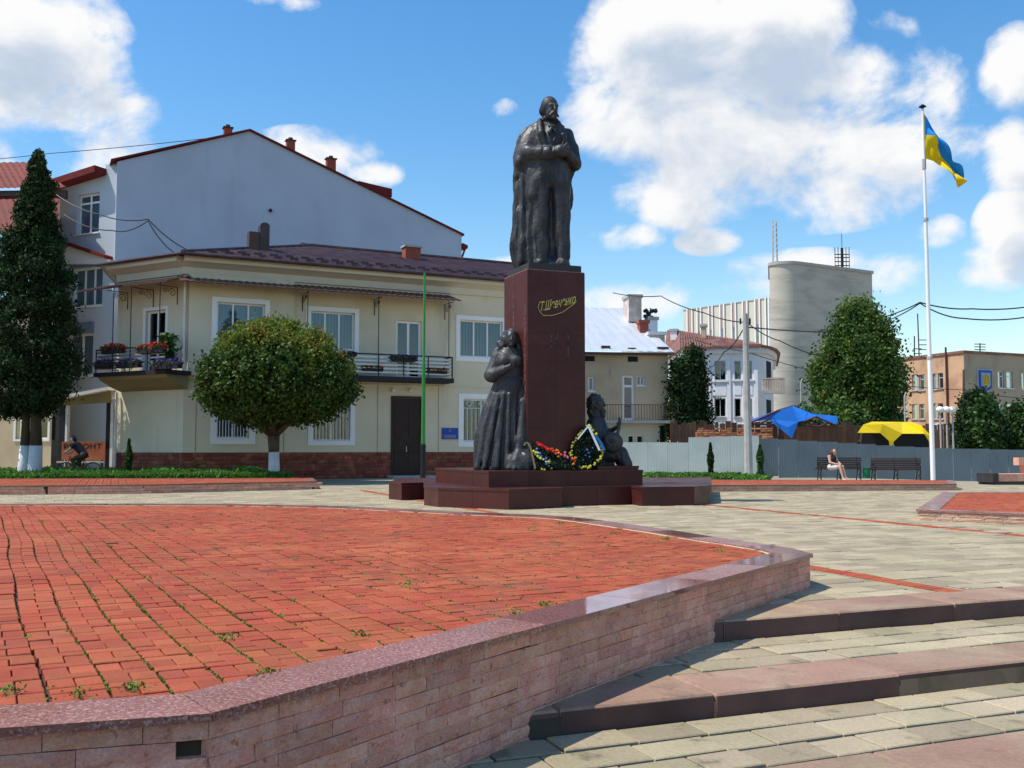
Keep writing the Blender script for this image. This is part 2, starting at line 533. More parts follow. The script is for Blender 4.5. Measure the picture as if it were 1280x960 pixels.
def link(name, me, parent=None, kind=None, loc=None, rotz=0.0):
    o = bpy.data.objects.new(name, me)
    C.objects.link(o)
    if parent:
        o.parent = parent
        OFF[o.name] = OFF[parent.name]
        if loc is not None:
            o.location = Vector(loc) - Vector(OFF[parent.name])
    else:
        OFF[o.name] = (0, 0, 0)
        if loc is not None:
            o.location = loc
    o.rotation_euler = (0, 0, rotz)
    if kind:
        o['kind'] = kind
    return o


def T(name, label, cat, loc=(0, 0, 0), group=None, rz=0.0):
    o = bpy.data.objects.new(name, None)
    o.empty_display_size = .3
    C.objects.link(o)
    o.location = loc
    o.rotation_euler = (0, 0, rz)
    OFF[o.name] = tuple(loc)
    return tag(o, label, cat, group)


def tag(o, label=None, cat=None, group=None, kind=None):
    if label:
        o['label'] = label
    if cat:
        o['category'] = cat
    if group:
        o['group'] = group
    if kind:
        o['kind'] = kind
    return o


def struct(o):
    o['kind'] = 'structure'
    return o


KIDS = {}


def copy_tree(o, parent=None):
    c = o.copy()
    C.objects.link(c)
    if parent:
        c.parent = parent
    OFF[c.name] = OFF.get(o.name, (0, 0, 0))
    for ch in list(o.children):
        copy_tree(ch, c)
    return c


def np_mesh(name, V, Fc, mat, parent=None, smooth=False, kind=None):
    """fast mesh from numpy arrays (all faces the same size)"""
    off = np.array(OFF[parent.name]) if parent else np.zeros(3)
    me = bpy.data.meshes.new(name)
    n, k = Fc.shape
    me.vertices.add(len(V))
    me.vertices.foreach_set('co', (V - off).astype(np.float32).ravel())
    me.loops.add(n * k)
    me.loops.foreach_set('vertex_index', Fc.astype(np.int32).ravel())
    me.polygons.add(n)
    me.polygons.foreach_set('loop_start', np.arange(0, n * k, k, dtype=np.int32))
    me.polygons.foreach_set('loop_total', np.full(n, k, dtype=np.int32))
    me.materials.append(mat)
    me.update(calc_edges=True)
    me.validate()
    if smooth:
        me.polygons.foreach_set('use_smooth', np.ones(n, dtype=bool))
    return link(name, me, parent, kind)


def leaves(name, P, size, mat, parent=None, aspect=1.6, up=0.0, out=None, kind=None, jitter=.5):
    """one small folded leaf (a rhomb) at each point"""
    n = len(P)
    d = rng.normal(size=(n, 3))
    d[:, 2] = d[:, 2] + up
    if out is not None:
        d += out
    d /= np.linalg.norm(d, axis=1)[:, None] + 1e-9
    e = rng.normal(size=(n, 3))
    e -= (e * d).sum(1)[:, None] * d
    e /= np.linalg.norm(e, axis=1)[:, None] + 1e-9
    sz = size * (1 - jitter / 2 + jitter * rng.random(n))[:, None]
    a, b = d * sz * aspect * .5, e * sz * .5
    V = np.empty((n, 4, 3))
    V[:, 0], V[:, 1], V[:, 2], V[:, 3] = P - a, P + b, P + a, P - b
    Fc = np.arange(n * 4).reshape(n, 4)
    return np_mesh(name, V.reshape(-1, 3), Fc, mat, parent, kind=kind)


def clumps(centers, radii, per, spread=1.0):
    """points gathered in clumps: centers (k,3), radii (k,)"""
    P = []
    for c, r in zip(centers, radii):
        q = rng.normal(size=(per, 3)) * (r * .5 * spread)
        P.append(c + q)
    return np.concatenate(P)


# ------------------------------------------------------------------ sculpting: distance fields + surface nets
class Field:
    def __init__(s, lo, hi, h):
        s.lo, s.h = np.array(lo, float), h
        n = [int(math.ceil((b - a) / h)) + 1 for a, b in zip(lo, hi)]
        ax = [lo[i] + h * np.arange(n[i]) for i in range(3)]
        s.X, s.Y, s.Z = [a.astype(np.float32) for a in np.meshgrid(*ax, indexing='ij')]
        s.D = np.full(n, 9.0, np.float32)

    def cap(s, a, b, ra, rb=None):
        rb = ra if rb is None else rb
        a, b = np.array(a, float), np.array(b, float)
        d = b - a
        L = float(d @ d) + 1e-9
        t = np.clip(((s.X - a[0]) * d[0] + (s.Y - a[1]) * d[1] + (s.Z - a[2]) * d[2]) / L, 0, 1)
        return np.sqrt((s.X - a[0] - t * d[0]) ** 2 + (s.Y - a[1] - t * d[1]) ** 2 + (s.Z - a[2] - t * d[2]) ** 2) - (ra + (rb - ra) * t)

    def ell(s, c, r):
        x, y, z = (s.X - c[0]) / r[0], (s.Y - c[1]) / r[1], (s.Z - c[2]) / r[2]
        k0 = np.sqrt(x * x + y * y + z * z)
        k1 = np.sqrt((x / r[0]) ** 2 + (y / r[1]) ** 2 + (z / r[2]) ** 2) + 1e-6
        return k0 * (k0 - 1) / k1

    def loft(s, zs, xl, xr, yd, yc=0.0, folds=0.0, k=12, ph=0.0, fz=None, sq=2.0):
        l, r = np.interp(s.Z, zs, xl), np.interp(s.Z, zs, xr)
        cx_, a = (l + r) / 2, (r - l) / 2
        b = np.interp(s.Z, zs, yd)
        yy = s.Y - (np.interp(s.Z, zs, yc) if not np.isscalar(yc) else yc)
        x, y = np.abs((s.X - cx_) / a), np.abs(yy / b)
        q = (x ** sq + y ** sq) ** (1 / sq)
        d = (q - 1) * np.minimum(a, b)
        if folds:
            an = np.arctan2(yy / b, (s.X - cx_) / a)
            amp = folds if fz is None else folds * np.interp(s.Z, zs, fz)
            w = (2 * np.abs(np.sin(an * k * .5 + ph + .4 * np.sin(s.Z * 1.3 + ph))) - 1) * .65 + (2 * np.abs(np.sin(an * k * .93 + 2.1 + .5 * np.sin(s.Z * .8))) - 1) * .35
            d = d + amp * w
        return np.maximum(d, np.maximum(zs[0] - s.Z, s.Z - zs[-1]))

    def u(s, d, k=.1):
        if k <= 0:
            s.D = np.minimum(s.D, d)
        else:
            h = np.clip(.5 + .5 * (s.D - d) / k, 0, 1)
            s.D = s.D * (1 - h) + d * h - k * h * (1 - h)

    def sub(s, d, k=.08):
        nd = -d
        h = np.clip(.5 - .5 * (s.D - nd) / k, 0, 1)
        s.D = s.D * (1 - h) + nd * h + k * h * (1 - h)

    def nets(s):
        D = s.D
        pad = np.full(np.array(D.shape) + 2, 1.0, np.float32)
        pad[1:-1, 1:-1, 1:-1] = D
        D = pad
        S = D < 0
        n = np.array(D.shape) - 1
        acc_ = np.zeros((*n, 3), np.float32)
        cnt = np.zeros(n, np.float32)
        cr = [(i, j, k) for i in (0, 1) for j in (0, 1) for k in (0, 1)]
        sl_ = lambda c: tuple(slice(c[q], c[q] + n[q]) for q in range(3))
        for a in cr:
            for q in range(3):
                if a[q] == 0:
                    b = list(a)
                    b[q] = 1
                    Da, Db = D[sl_(a)], D[sl_(b)]
                    m = (Da < 0) != (Db < 0)
                    t = np.where(m, Da / (Da - Db + 1e-12), 0)
                    for r in range(3):
                        acc_[..., r] += m * (a[r] + (t if r == q else 0))
                    cnt += m
        act = cnt > 0
        idx = np.full(n, -1, np.int64)
        idx[act] = np.arange(act.sum())
        base_ = np.stack(np.nonzero(act), 1)
        V = (base_ + acc_[act] / cnt[act][:, None] - 1) * s.h + s.lo
        Q = []
        for q in range(3):
            r, t = (q + 1) % 3, (q + 2) % 3
            A = [slice(1, n[i]) for i in range(3)]
            A[q] = slice(0, n[q])
            Bq = list(A)
            Bq[q] = slice(1, n[q] + 1)
            Sa, Sb = S[tuple(A)], S[tuple(Bq)]
            for inv in (False, True):
                m = (Sa & ~Sb) if not inv else (~Sa & Sb)
                p = np.stack(np.nonzero(m), 1)
                if len(p) == 0:
                    continue
                for i in range(3):
                    if i != q:
                        p[:, i] += 1
                dr, dt = np.zeros(3, int), np.zeros(3, int)
                dr[r] = 1
                dt[t] = 1
                g_ = lambda w: idx[w[:, 0], w[:, 1], w[:, 2]]
                quad = [g_(p - dr - dt), g_(p - dt), g_(p), g_(p - dr)]
                if inv:
                    quad = quad[::-1]
                Q.append(np.stack(quad, 1))
        return V, np.concatenate(Q)

    def place(s, name, mat, loc, scale, rz=0.0, parent=None):
        V, Q = s.nets()
        V = V * (np.array(scale) if isinstance(scale, tuple) else scale)
        c, sn = math.cos(rz), math.sin(rz)
        V = np.stack([V[:, 0] * c - V[:, 1] * sn, V[:, 0] * sn + V[:, 1] * c, V[:, 2]], 1) + np.array(loc)
        return np_mesh(name, V, Q, mat, parent, smooth=True)


# ------------------------------------------------------------------ building helpers
def wall_face(mb, F, s0, s1, z0, z1, op, depth=.22, d=0.0):
    """wall skin with openings [(s0,s1,z0,z1)] and their reveals"""
    xs = sorted({s0, s1, *[v for o in op for v in (o[0], o[1]) if s0 < v < s1]})
    zs = sorted({z0, z1, *[v for o in op for v in (o[2], o[3]) if z0 < v < z1]})
    for i in range(len(xs) - 1):
        for j in range(len(zs) - 1):
            xm, zm = (xs[i] + xs[i + 1]) / 2, (zs[j] + zs[j + 1]) / 2
            if any(o[0] < xm < o[1] and o[2] < zm < o[3] for o in op):
                continue
            mb.add([F(xs[i], d, zs[j]), F(xs[i + 1], d, zs[j]), F(xs[i + 1], d, zs[j + 1]), F(xs[i], d, zs[j + 1])], [(0, 1, 2, 3)])
    for a, b, c, e in op:
        q = [(a, c), (b, c), (b, e), (a, e)]
        for i in range(4):
            p, r = q[i], q[(i + 1) % 4]
            mb.add([F(p[0], d, p[1]), F(p[0], d - depth, p[1]), F(r[0], d - depth, r[1]), F(r[0], d, r[1])], [(0, 1, 2, 3)])


def window(root, F, r, panes=3, sur=.16, recess=.12, blind=None, grille=0, frame=.07, d=0.0, mat=None, sill=True, transom=0.0, scroll=False, dark=True):
    """part 'window' of root: surround and sashes, with pane / blind / grille sub-parts"""
    a, b, z0, z1 = r
    mat = mat or m_white
    mb = MB()
    if sur:
        mb.box(F, a - sur, a, d - .02, d + .04, z0 - sur, z1 + sur)
        mb.box(F, b, b + sur, d - .02, d + .04, z0 - sur, z1 + sur)
        mb.box(F, a, b, d - .02, d + .04, z1, z1 + sur)
        mb.box(F, a, b, d - .02, d + .04, z0 - sur, z0)
    elif sill:
        mb.box(F, a - .06, b + .06, d - .02, d + .10, z0 - .06, z0 - .002)
    D0, D1 = d - recess - .06, d - recess
    mb.box(F, a, a + frame, D0, D1, z0, z1)
    mb.box(F, b - frame, b, D0, D1, z0, z1)
    mb.box(F, a + frame, b - frame, D0, D1, z0, z0 + frame)
    mb.box(F, a + frame, b - frame, D0, D1, z1 - frame, z1)
    wd = (b - a - frame) / panes
    cells = []
    for i in range(panes):
        x0, x1 = a + frame + wd * i, a + wd * (i + 1)
        if i:
            mb.box(F, x0 - frame, x0, D0 + .005, D1 + .005, z0 + frame, z1 - frame)
        if transom:
            zt = z1 - (z1 - z0) * transom
            mb.box(F, x0, x1, D0 + .002, D1 + .002, zt - frame / 2, zt + frame / 2)
            cells += [(x0, x1, z0 + frame, zt - frame / 2), (x0, x1, zt + frame / 2, z1 - frame)]
        else:
            cells.append((x0, x1, z0 + frame, z1 - frame))
    w = mb.build('window', mat, root)
    for c in cells:
        p = MB()
        p.box(F, c[0] - .01, c[1] + .01, D0 + .022, D0 + .032, c[2] - .01, c[3] + .01)
        p.build('pane', GLASS, w)
    if blind is not None:
        p = MB()
        n = max(4, int((b - a) / .13))
        for i in range(n):
            s = a - .05 + (b - a + .1) * (i + .5) / n
            h = (b - a + .1) / n * .47
            p.add([F(s - h, D0 - .03, z0), F(s + h, D0 - .07, z0), F(s + h, D0 - .07, z1), F(s - h, D0 - .03, z1)], [(0, 1, 2, 3)])
        p.build('blind', blind, w)
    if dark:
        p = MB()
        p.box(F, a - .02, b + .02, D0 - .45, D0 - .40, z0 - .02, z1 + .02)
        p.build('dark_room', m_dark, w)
    if grille:
        p = MB()
        n = grille
        for i in range(n + 1):
            s = a + (b - a) * i / n
            p.tube([F(s, d + .02, z0), F(s, d + .02, z1 - (.22 * (z1 - z0) if scroll else 0))], .016, 5)
        for z in (z0 + .03, z1 - .03 if not scroll else z0 + .78 * (z1 - z0)):
            p.tube([F(a, d + .02, z), F(b, d + .02, z)], .018, 5)
        if scroll:
            for k in range(3):
                sc, zc, rr = a + (b - a) * (k + .5) / 3, z0 + .89 * (z1 - z0), .1 * (z1 - z0) * .95
                p.tube([F(sc + rr * math.cos(t * .6) * (1 - t * .05), d + .02, zc + rr * math.sin(t * .6) * (1 - t * .05)) for t in range(14)], .016, 5)
        p.build('grille', m_whitepaint, w)
    return w


def door(root, F, r, mat, d=0.0, recess=.1, glass=False):
    a, b, z0, z1 = r
    mb = MB()
    mb.box(F, a, b, d - recess - .05, d - recess, z0, z1)
    w = (b - a)
    for i in range(2):
        for (f0, f1) in ((.06, .42), (.50, .92)):
            mb.box(F, a + w * (.06 + .49 * i), a + w * (.45 + .49 * i), d - recess, d - recess + .02, z0 + (z1 - z0) * f0, z0 + (z1 - z0) * f1)
    o = mb.build('door', mat, root)
    h = MB()
    h.tube([F(a + w * .47, d - recess + .06, z0 + 1.1), F(a + w * .47, d - recess + .06, z0 + 1.35)], .02, 6)
    h.box(F, a + w * .455, a + w * .485, d - recess, d - recess + .05, z0 + 1.12, z0 + 1.33)
    h.build('handle', m_rail, o)
    return o

# ================================================================== GROUND, STEPS, PLAZA
UD, VD = Vector((.928, .371)).normalized(), Vector((-.371, .928)).normalized()
UV = Frame((0, 0), (UD.x, UD.y))                      # UV(s, d, z): s along the steps, -d away from the camera


def vof(p):
    return Vector((p[0], p[1])).dot(VD)


def uof(p):
    return Vector((p[0], p[1])).dot(UD)


V1 = (vof(G(890, 777, 0)) + vof(G(1280, 747, 0))) / 2
V2 = (vof(G(675, 892, -.15)) + vof(G(1280, 825, -.15))) / 2
V3 = vof(G(1140, 932, -.28)) - .60
Z1, Z2, Z3 = -.15, -.28, -.42


def hgt(x, y):
    """the square falls away a little beyond the right-hand benches"""
    a = min(max((x - 13) / 10, 0), 1) * min(max((y - 33) / 9, 0), 1)
    return -.22 * a * a * (3 - 2 * a)


def ground():
    vv = [-80, -20, V3, V3, V2, V2, V1, V1] + [V1 + 2 + 2 * i for i in range(30)] + [80, 110, 160, 260, 420, 900]
    zz = [Z3, Z3, Z3, Z2, Z2, Z1, Z1, 0] + [0] * 36
    uu = [-700, -300, -150, -80, -50] + list(range(-40, 62, 2)) + [80, 150, 300, 700]
    V, Fc = [], []
    for v, z in zip(vv, zz):
        for u in uu:
            x, y = UD.x * u + VD.x * v, UD.y * u + VD.y * v
            V.append((x, y, z - .035 + (hgt(x, y) if z == 0 else 0)))
    n = len(uu)
    for j in range(len(vv) - 1):
        for i in range(n - 1):
            Fc.append((j * n + i, j * n + i + 1, (j + 1) * n + i + 1, (j + 1) * n + i))
    o = np_mesh('ground', np.array(V), np.array(Fc), m_joint, kind='structure')
    # the far paving and lanes, one pale sheet above the earth
    P = []
    for (x, y) in ((-90, 37.5), (110, 37.5), (110, 240), (-90, 240)):
        P.append((x, y, -.02))
    return o


ground()

# sheet of older asphalt-grey paving beyond the slabs
Vg, Fg = [], []
xs_, ys_ = list(range(-90, 112, 2)), list(range(31, 140, 2))
for y in ys_:
    for x in xs_:
        Vg.append((x, y, -.012 + hgt(x, y)))
for j in range(len(ys_) - 1):
    for i in range(len(xs_) - 1):
        a = j * len(xs_) + i
        Fg.append((a, a + 1, a + 1 + len(xs_), a + len(xs_)))
np_mesh('far_pavement', np.array(Vg, float), np.array(Fg), m_ground, kind='structure')

# --- terrace outline (top of its cap)
ZT = .315
tl = G(0, 907, ZT)
t1 = G(262, 889, ZT)
t2 = G(1012, 692, ZT)
dirl = (t1 - tl).normalized()
back_px = [(985, 685), (960, 681), (925, 676), (890, 671), (840, 663), (790, 656), (750, 650.5), (715, 646.5), (680, 644), (640, 642.5), (580, 640), (520, 637), (460, 634), (400, 631.8), (300, 630), (190, 629.5), (60, 629.5), (-120, 629.5)]
TER = [tl - dirl * 9, t1, t2] + [G(a, b, ZT) for a, b in back_px]
TER = [Vector((p.x, p.y)) for p in TER]


def offset_poly(poly, w):
    n = len(poly)
    out = []
    for i in range(n):
        p0, p1, p2 = poly[i - 1], poly[i], poly[(i + 1) % n]
        a, b = (p1 - p0).normalized(), (p2 - p1).normalized()
        na, nb_ = Vector((-a.y, a.x)), Vector((-b.y, b.x))
        m = (na + nb_).normalized()
        out.append(p1 + m * (w / max(.35, m.dot(na))))
    return out


def inside(poly, X, Y):
    r = np.zeros(np.shape(X), bool)
    n = len(poly)
    for i in range(n):
        x0, y0 = poly[i][0], poly[i][1]
        x1, y1 = poly[(i + 1) % n][0], poly[(i + 1) % n][1]
        if y0 == y1:
            continue
        c = ((y0 > Y) != (y1 > Y)) & (X < (x1 - x0) * (Y - y0) / (y1 - y0) + x0)
        r ^= c
    return r


def piece(L, Wd, H, bev=.004):
    mb = MB()
    mb.box(WORLD, -L / 2, L / 2, -Wd / 2, Wd / 2, 0, H, bev=bev)
    return mb


def rough_block(L, H, D=.05, seed=0, amp=.012):
    """split-faced stone: front (-y) is broken, back flat"""
    r = random.Random(seed)
    nx, nz = max(3, int(L / .07)), 3
    V, Fc = [], []
    for j in range(nz + 1):
        for i in range(nx + 1):
            e = i in (0, nx) or j in (0, nz)
            y = -(r.uniform(0, .35) if e else r.uniform(.25, 1)) * amp
            V.append((L * i / nx + (0 if e else r.uniform(-.01, .01)), y, H * j / nz))
    for j in range(nz):
        for i in range(nx):
            a = j * (nx + 1) + i
            Fc.append((a, a + 1, a + nx + 2, a + nx + 1))
    o = len(V)
    V += [(0, D, 0), (L, D, 0), (L, D, H), (0, D, H)]
    Fc += [tuple(range(0, nx + 1)[::-1]) + (o, o + 1)]
    top = [nz * (nx + 1) + i for i in range(nx + 1)]
    Fc += [tuple(top) + (o + 2, o + 3)]
    Fc += [(0,) + tuple(j * (nx + 1) for j in range(1, nz + 1)) + (o + 3, o)]
    Fc += [tuple(j * (nx + 1) + nx for j in range(nz, -1, -1)) + (o + 1, o + 2)]
    mb = MB()
    mb.add(V, Fc)
    return mb


def spread_pieces(items, meshes, parent, name, stuff_name, mat, limit=300, cam_pos=(0, 0)):
    """items: (x,y,z,rot,variant); the nearest become objects, the rest one mesh of real pieces"""
    items = sorted(items, key=lambda q: (q[0] - cam_pos[0]) ** 2 + (q[1] - cam_pos[1]) ** 2)
    for it in items[:limit]:
        o = link(name, meshes[it[4]], parent, loc=it[:3], rotz=it[3])
        if len(it) > 5 and it[5] != 1.0:
            o.scale = (it[5], 1, 1)
        o.rotation_euler = (random.gauss(0, .006), random.gauss(0, .006), it[3])
    if len(items) > limit:
        groups = {}
        for it in items[limit:]:
            groups.setdefault(it[4], []).append(it)
        mb = MB()
        for v, its in groups.items():
            me = meshes[v]
            vs = [tuple(q.co) for q in me.vertices]
            fs = [tuple(p.vertices) for p in me.polygons]
            for it in its:
                c, s_ = math.cos(it[3]), math.sin(it[3])
                k_ = it[5] if len(it) > 5 else 1.0
                mb.add([(it[0] + a * k_ * c - b * s_, it[1] + a * k_ * s_ + b * c, it[2] + z) for a, b, z in vs], fs)
        mb.build(stuff_name, mat, parent, kind='stuff', fix=False)


def rect_mesh(name, L, Wd, H, mat, bev=.004):
    mb = MB()
    mb.box(WORLD, -L / 2, L / 2, -Wd / 2, Wd / 2, 0, H, bev=bev)
    mb.f = mb.f[:-1]                                 # no underside
    me = mb.mesh(name, mat)
    bm = bmesh.new()
    bm.from_mesh(me)
    bmesh.ops.recalc_face_normals(bm, faces=bm.faces)
    if max(f.normal.z for f in bm.faces) < .9:
        bmesh.ops.reverse_faces(bm, faces=bm.faces)
    bm.to_mesh(me)
    bm.free()
    return me


# --- brick terrace
ter = T('brick_terrace', 'large raised terrace of red pavers in the foreground with split pink stone wall', 'terrace', (TER[1].x, TER[1].y, Z3))
core = MB()
inn = offset_poly(TER, .045)
core.prism([tuple(p) for p in inn], -.6, .267)
core.build('core', m_joint, ter)
INN = offset_poly(TER, .31)
for i in range(0, len(TER) - 1):
    a, b, c, d = TER[i], TER[i + 1], INN[i + 1], INN[i]
    n = max(1, round((b - a).length / 1.15))
    oa = offset_poly(TER, -.03)
    for k in range(n):
        f0, f1 = k / n, (k + 1) / n
        g0 = .0022 / max(.1, (b - a).length)
        A, B = oa[i].lerp(oa[i + 1], f0 + g0), oa[i].lerp(oa[i + 1], f1 - g0)
        Cc, Dd = d.lerp(c, f1 - g0), d.lerp(c, f0 + g0)
        mb = MB()
        mb.prism([tuple(A), tuple(B), tuple(Cc), tuple(Dd)], .281 + random.uniform(0, .001), ZT + random.uniform(-.0015, .0015))
        mb.build('cap_slab', m_cap2 if (i == 1 and k in (2, 3, 5)) or (i > 1 and (i + k) % 3 == 0) else m_cap, ter)
# pale mortar edging inside the far cap
IN2 = offset_poly(TER, .355)
mb = MB()
for i in range(2, len(TER) - 1):
    mb.add([(*INN[i], .3005), (*INN[i + 1], .3005), (*IN2[i + 1], .2985), (*IN2[i], .2985)], [(0, 1, 2, 3)])
mb.build('mortar_edging', m_tan, ter)
# wall blocks
bm_meshes = []
BL = [.22, .28, .34, .42]
for L in BL:
    for q in range(3):
        bm_meshes.append(rough_block(L - .003, .0665, .045, seed=int(L * 100) + q).mesh('wall_block', m_block))
items = []
for i in (0, 1):
    a, b = TER[i], TER[i + 1]
    e = (b - a)
    L = e.length
    u = e / L
    rot = math.atan2(u.y, u.x)
    hole = (b - u * .0) if i == 0 else None
    for r in range(10):
        z = .213 - r * .069
        Lf, L = L, (e.length - .115 if i == 0 and r == 1 else e.length)
        s = -random.uniform(0, .3) if i == 0 else 0.0
        if i and r % 2:
            s = -.0
        while s < L - .02:
            w = random.choice(BL)
            sc_ = 1.0
            if L - s - w < .14:
                w = min(BL, key=lambda q: abs(q - (L - s)))
                sc_ = (L - s) / w
            p = a + u * max(s, 0 if i else -1)
            miss = (i == 0 and r == 1 and s + w > L - .16 and False)
            if not miss and s > -.001 - (0.3 if i == 0 else 0):
                items.append((p.x, p.y, z, rot, BL.index(w) * 3 + random.randrange(3), sc_))
            s += w * sc_ + .0001
        if i == 0:
            pass
# the weep hole: drop the blocks around one spot near the corner
hx = G(246, 936, .19)
H0 = TER[0].lerp(TER[1], 1) - (TER[1] - TER[0]).normalized() * .10
spread_pieces(items, bm_meshes, ter, 'wall_block', 'distant_wall_blocks', m_block, 300)

UB_ = Vector((math.cos(math.radians(28)), math.sin(math.radians(28))))
VB_ = Vector((-UB_.y, UB_.x))
# pavers
PL, PW = .209, .100
pav = [rect_mesh('brick', PL + a, PW + b, .045, m_brick, .005) for a, b in ((0, 0), (-.003, .001), (.001, -.003))]
tpav = [rect_mesh('brick', .213 + a, .084 + b, .045, m_brick, .004) for a, b in ((0, 0), (-.003, .001), (.001, -.002))] + [rect_mesh('brick', .163 + a, .103 + b, .045, m_brick, .004) for a, b in ((0, 0), (-.003, .001), (.001, -.002))]
AREA = offset_poly(TER, .27)
items = []
cw, per = .2270, .262
uoff = G(95, 870, .297).xy.dot(UB_)
moss_pts = []
for ci in range(-110, 70):
    u0 = uoff + ci * cw
    ph = random.random() * per
    for ri in range(0, 112):
        v0 = -2 + ri * per + ph
        du = .02 * math.sin(v0 * .55 + .5) + .012 * math.sin(v0 * 1.7 + ci * .4) + random.uniform(-.003, .003)
        uc = u0 + du
        cand = [(uc, v0, 0.0, 0), (uc - cw * .25 + .002, v0 + .131, PI / 2, 3), (uc + cw * .25 - .002, v0 + .131, PI / 2, 3)]
        for (uu, vv, rr, vb_) in cand:
            x, y = UB_.x * uu + VB_.x * vv, UB_.y * uu + VB_.y * vv
            items.append((x, y, .253 + random.gauss(0, .0022), rr + math.atan2(UB_.y, UB_.x) + random.gauss(0, .008), vb_ + random.randrange(3)))
        moss_pts.append((UB_.x * (uc - cw / 2) + VB_.x * v0, UB_.y * (uc - cw / 2) + VB_.y * v0))
A = np.array([it[:2] for it in items])
ok = inside([tuple(p) for p in AREA], A[:, 0], A[:, 1]) & (A[:, 0] > -12.5)
items = [it for it, k in zip(items, ok) if k]
spread_pieces(items, tpav, ter, 'brick', 'distant_bricks', m_brick, 300, cam_pos=(-.6, 2.5))

# weeds in the joints
Pm = np.array(moss_pts)
ok = inside([tuple(p) for p in INN], Pm[:, 0], Pm[:, 1])
Pm = Pm[ok]
pts = []
for (x, y) in Pm:
    d = math.hypot(x, y)
    if d > 16:
        continue
    nclump = 3 if d < 8 else 2
    for _ in range(nclump):
        t = random.random() * per - per / 2
        if random.random() < .80:
            continue
        bx, by = x + VB_.x * t, y + VB_.y * t
        big = random.random() < .06
        for _ in range(12 if big else 5):
            pts.append((bx + random.gauss(0, .022 if big else .008) + VB_.x * random.uniform(-.03, .03), by + random.gauss(0, .022 if big else .008) + VB_.y * random.uniform(-.03, .03), .297 + random.random() * (.018 if big else .004)))
moss = []
for (x, y) in Pm:
    d = math.hypot(x, y)
    if d > 15:
        continue
    if math.sin(x * 3.1 + y * 1.3) + random.uniform(-.8, .8) < -.1:
        continue
    for _ in range(int(80 if d < 6 else 40 if d < 10 else 18)):
        t = random.uniform(-.5, .5) * per
        moss.append((x + VB_.x * t + random.gauss(0, .005), y + VB_.y * t + random.gauss(0, .005), .283 + random.random() * .017))
tag(leaves('joint_moss', np.array(moss), .008, m_moss, aspect=1.6, up=.5), 'fine green moss lining the long joints of the red terrace pavers', 'moss', kind='stuff')
for (a, b, k) in ((512, 731, 50), (335, 845, 90), (168, 862, 70), (10, 868, 60), (95, 872, 40), (680, 758, 60), (645, 768, 40), (285, 800, 50), (450, 795, 40), (770, 668, 60), (832, 675, 70), (700, 655, 60), (900, 690, 50)):
    p = G(a, b, .297)
    for _ in range(k):
        pts.append((p.x + random.gauss(0, .03), p.y + random.gauss(0, .03), .297 + random.random() * .03))
tag(leaves('joint_weeds', np.array(pts), .010, m_moss, aspect=2.2, up=.6), 'small green weeds and moss growing in the joints of the red paver terrace', 'weeds', kind='stuff')

# --- steps: blocks of sandstone
st_specs = [(V1, .0, Z1, .56, 'upper'), (V2, Z1, Z2, .52, 'middle'), (V3, Z2, Z3, .60, 'lowest')]
for (v, zt_, zb, dep, w) in st_specs:
    p0 = UD * 0 + VD * v
    lab = {'upper': 'uppermost reddish sandstone step, flush with the square',
           'middle': 'middle reddish sandstone step, running out from the pink terrace wall',
           'lowest': 'lowest reddish sandstone step, cut off by the bottom right corner'}[w]
    r = T('stone_step', lab, 'step', (p0.x + 1, p0.y, zb), 'sandstone steps down from the square')
    u = {'upper': -3.2, 'middle': -3.5, 'lowest': -3}[w]
    while u < 16:
        L = random.uniform(.85, 1.5)
        if w == 'upper' and u < 16:
            L = random.uniform(.95, 1.4)
        mb = MB()
        j = random.uniform(-.014, .014)
        mb.box(UV, u + .004, u + L - .004, -(v + dep), -v + j, zb - .06, zt_ + random.uniform(-.004, .004), bev=.012)
        mb.build('step_block', m_step, r)
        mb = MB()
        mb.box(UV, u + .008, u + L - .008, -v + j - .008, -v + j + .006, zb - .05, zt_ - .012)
        mb.build('riser_shade_slab', m_riser_shade, r)  # thin added sheet on the block front, painted with its shade
        u += L

# --- plaza slabs
SLU, SLV = .44, .262
slabm = [rect_mesh('paving_slab', SLU * f - .011, SLV - .011, .04, m_slab, .006) for f in (1, .72, 1.2, .88)]
fac = (1, .72, 1.2, .88)
strips = (7.10, 12.6)
items, sitems = [], []
rot0 = math.atan2(UD.y, UD.x)
TERn = [tuple(p) for p in offset_poly(TER, .35)]


def lay(v_from, v_to, z, u_from, u_to):
    n = max(1, round((v_to - v_from) / SLV))
    dv = (v_to - v_from) / n
    for j in range(n):
        vv = v_from + dv * (j + .5)
        u = u_from - random.random() * .5
        while u < u_to:
            k = random.randrange(4)
            w = SLU * fac[k]
            uc = u + w / 2
            u += w
            x, y = UD.x * uc + VD.x * vv, UD.y * uc + VD.y * vv
            if y < 1.5 or abs(x) > .62 * y + 3.5:
                continue
            if z == 0 and any(abs(uc - s) < w / 2 - .02 for s in strips):
                items.append((x, y, z - .048, rot0, k))
                continue
            items.append((x, y, z - .04 + hgt(x, y) + random.gauss(0, .0025), rot0 + random.gauss(0, .006), k))


lay(V1 + .565, V1 + .565 + 26.8, 0, -16, 32)
lay(V2 + .525, V1 - .012, Z1, -1, 15)
lay(V3 + .605, V2 - .012, Z2, -3, 15)
A = np.array([it[:2] for it in items])
ins = inside(TERn, A[:, 0], A[:, 1])
items = [it for it, k in zip(items, ins) if not k and it[1] < 33.5]
pz = bpy.data.objects.new('plaza_pavement', None)
C.objects.link(pz)
OFF[pz.name] = (0, 0, 0)
pz['kind'] = 'structure'
spread_pieces(items, slabm, pz, 'paving_slab', 'distant_slabs', m_slab, 300, cam_pos=(1.6, 3.5))
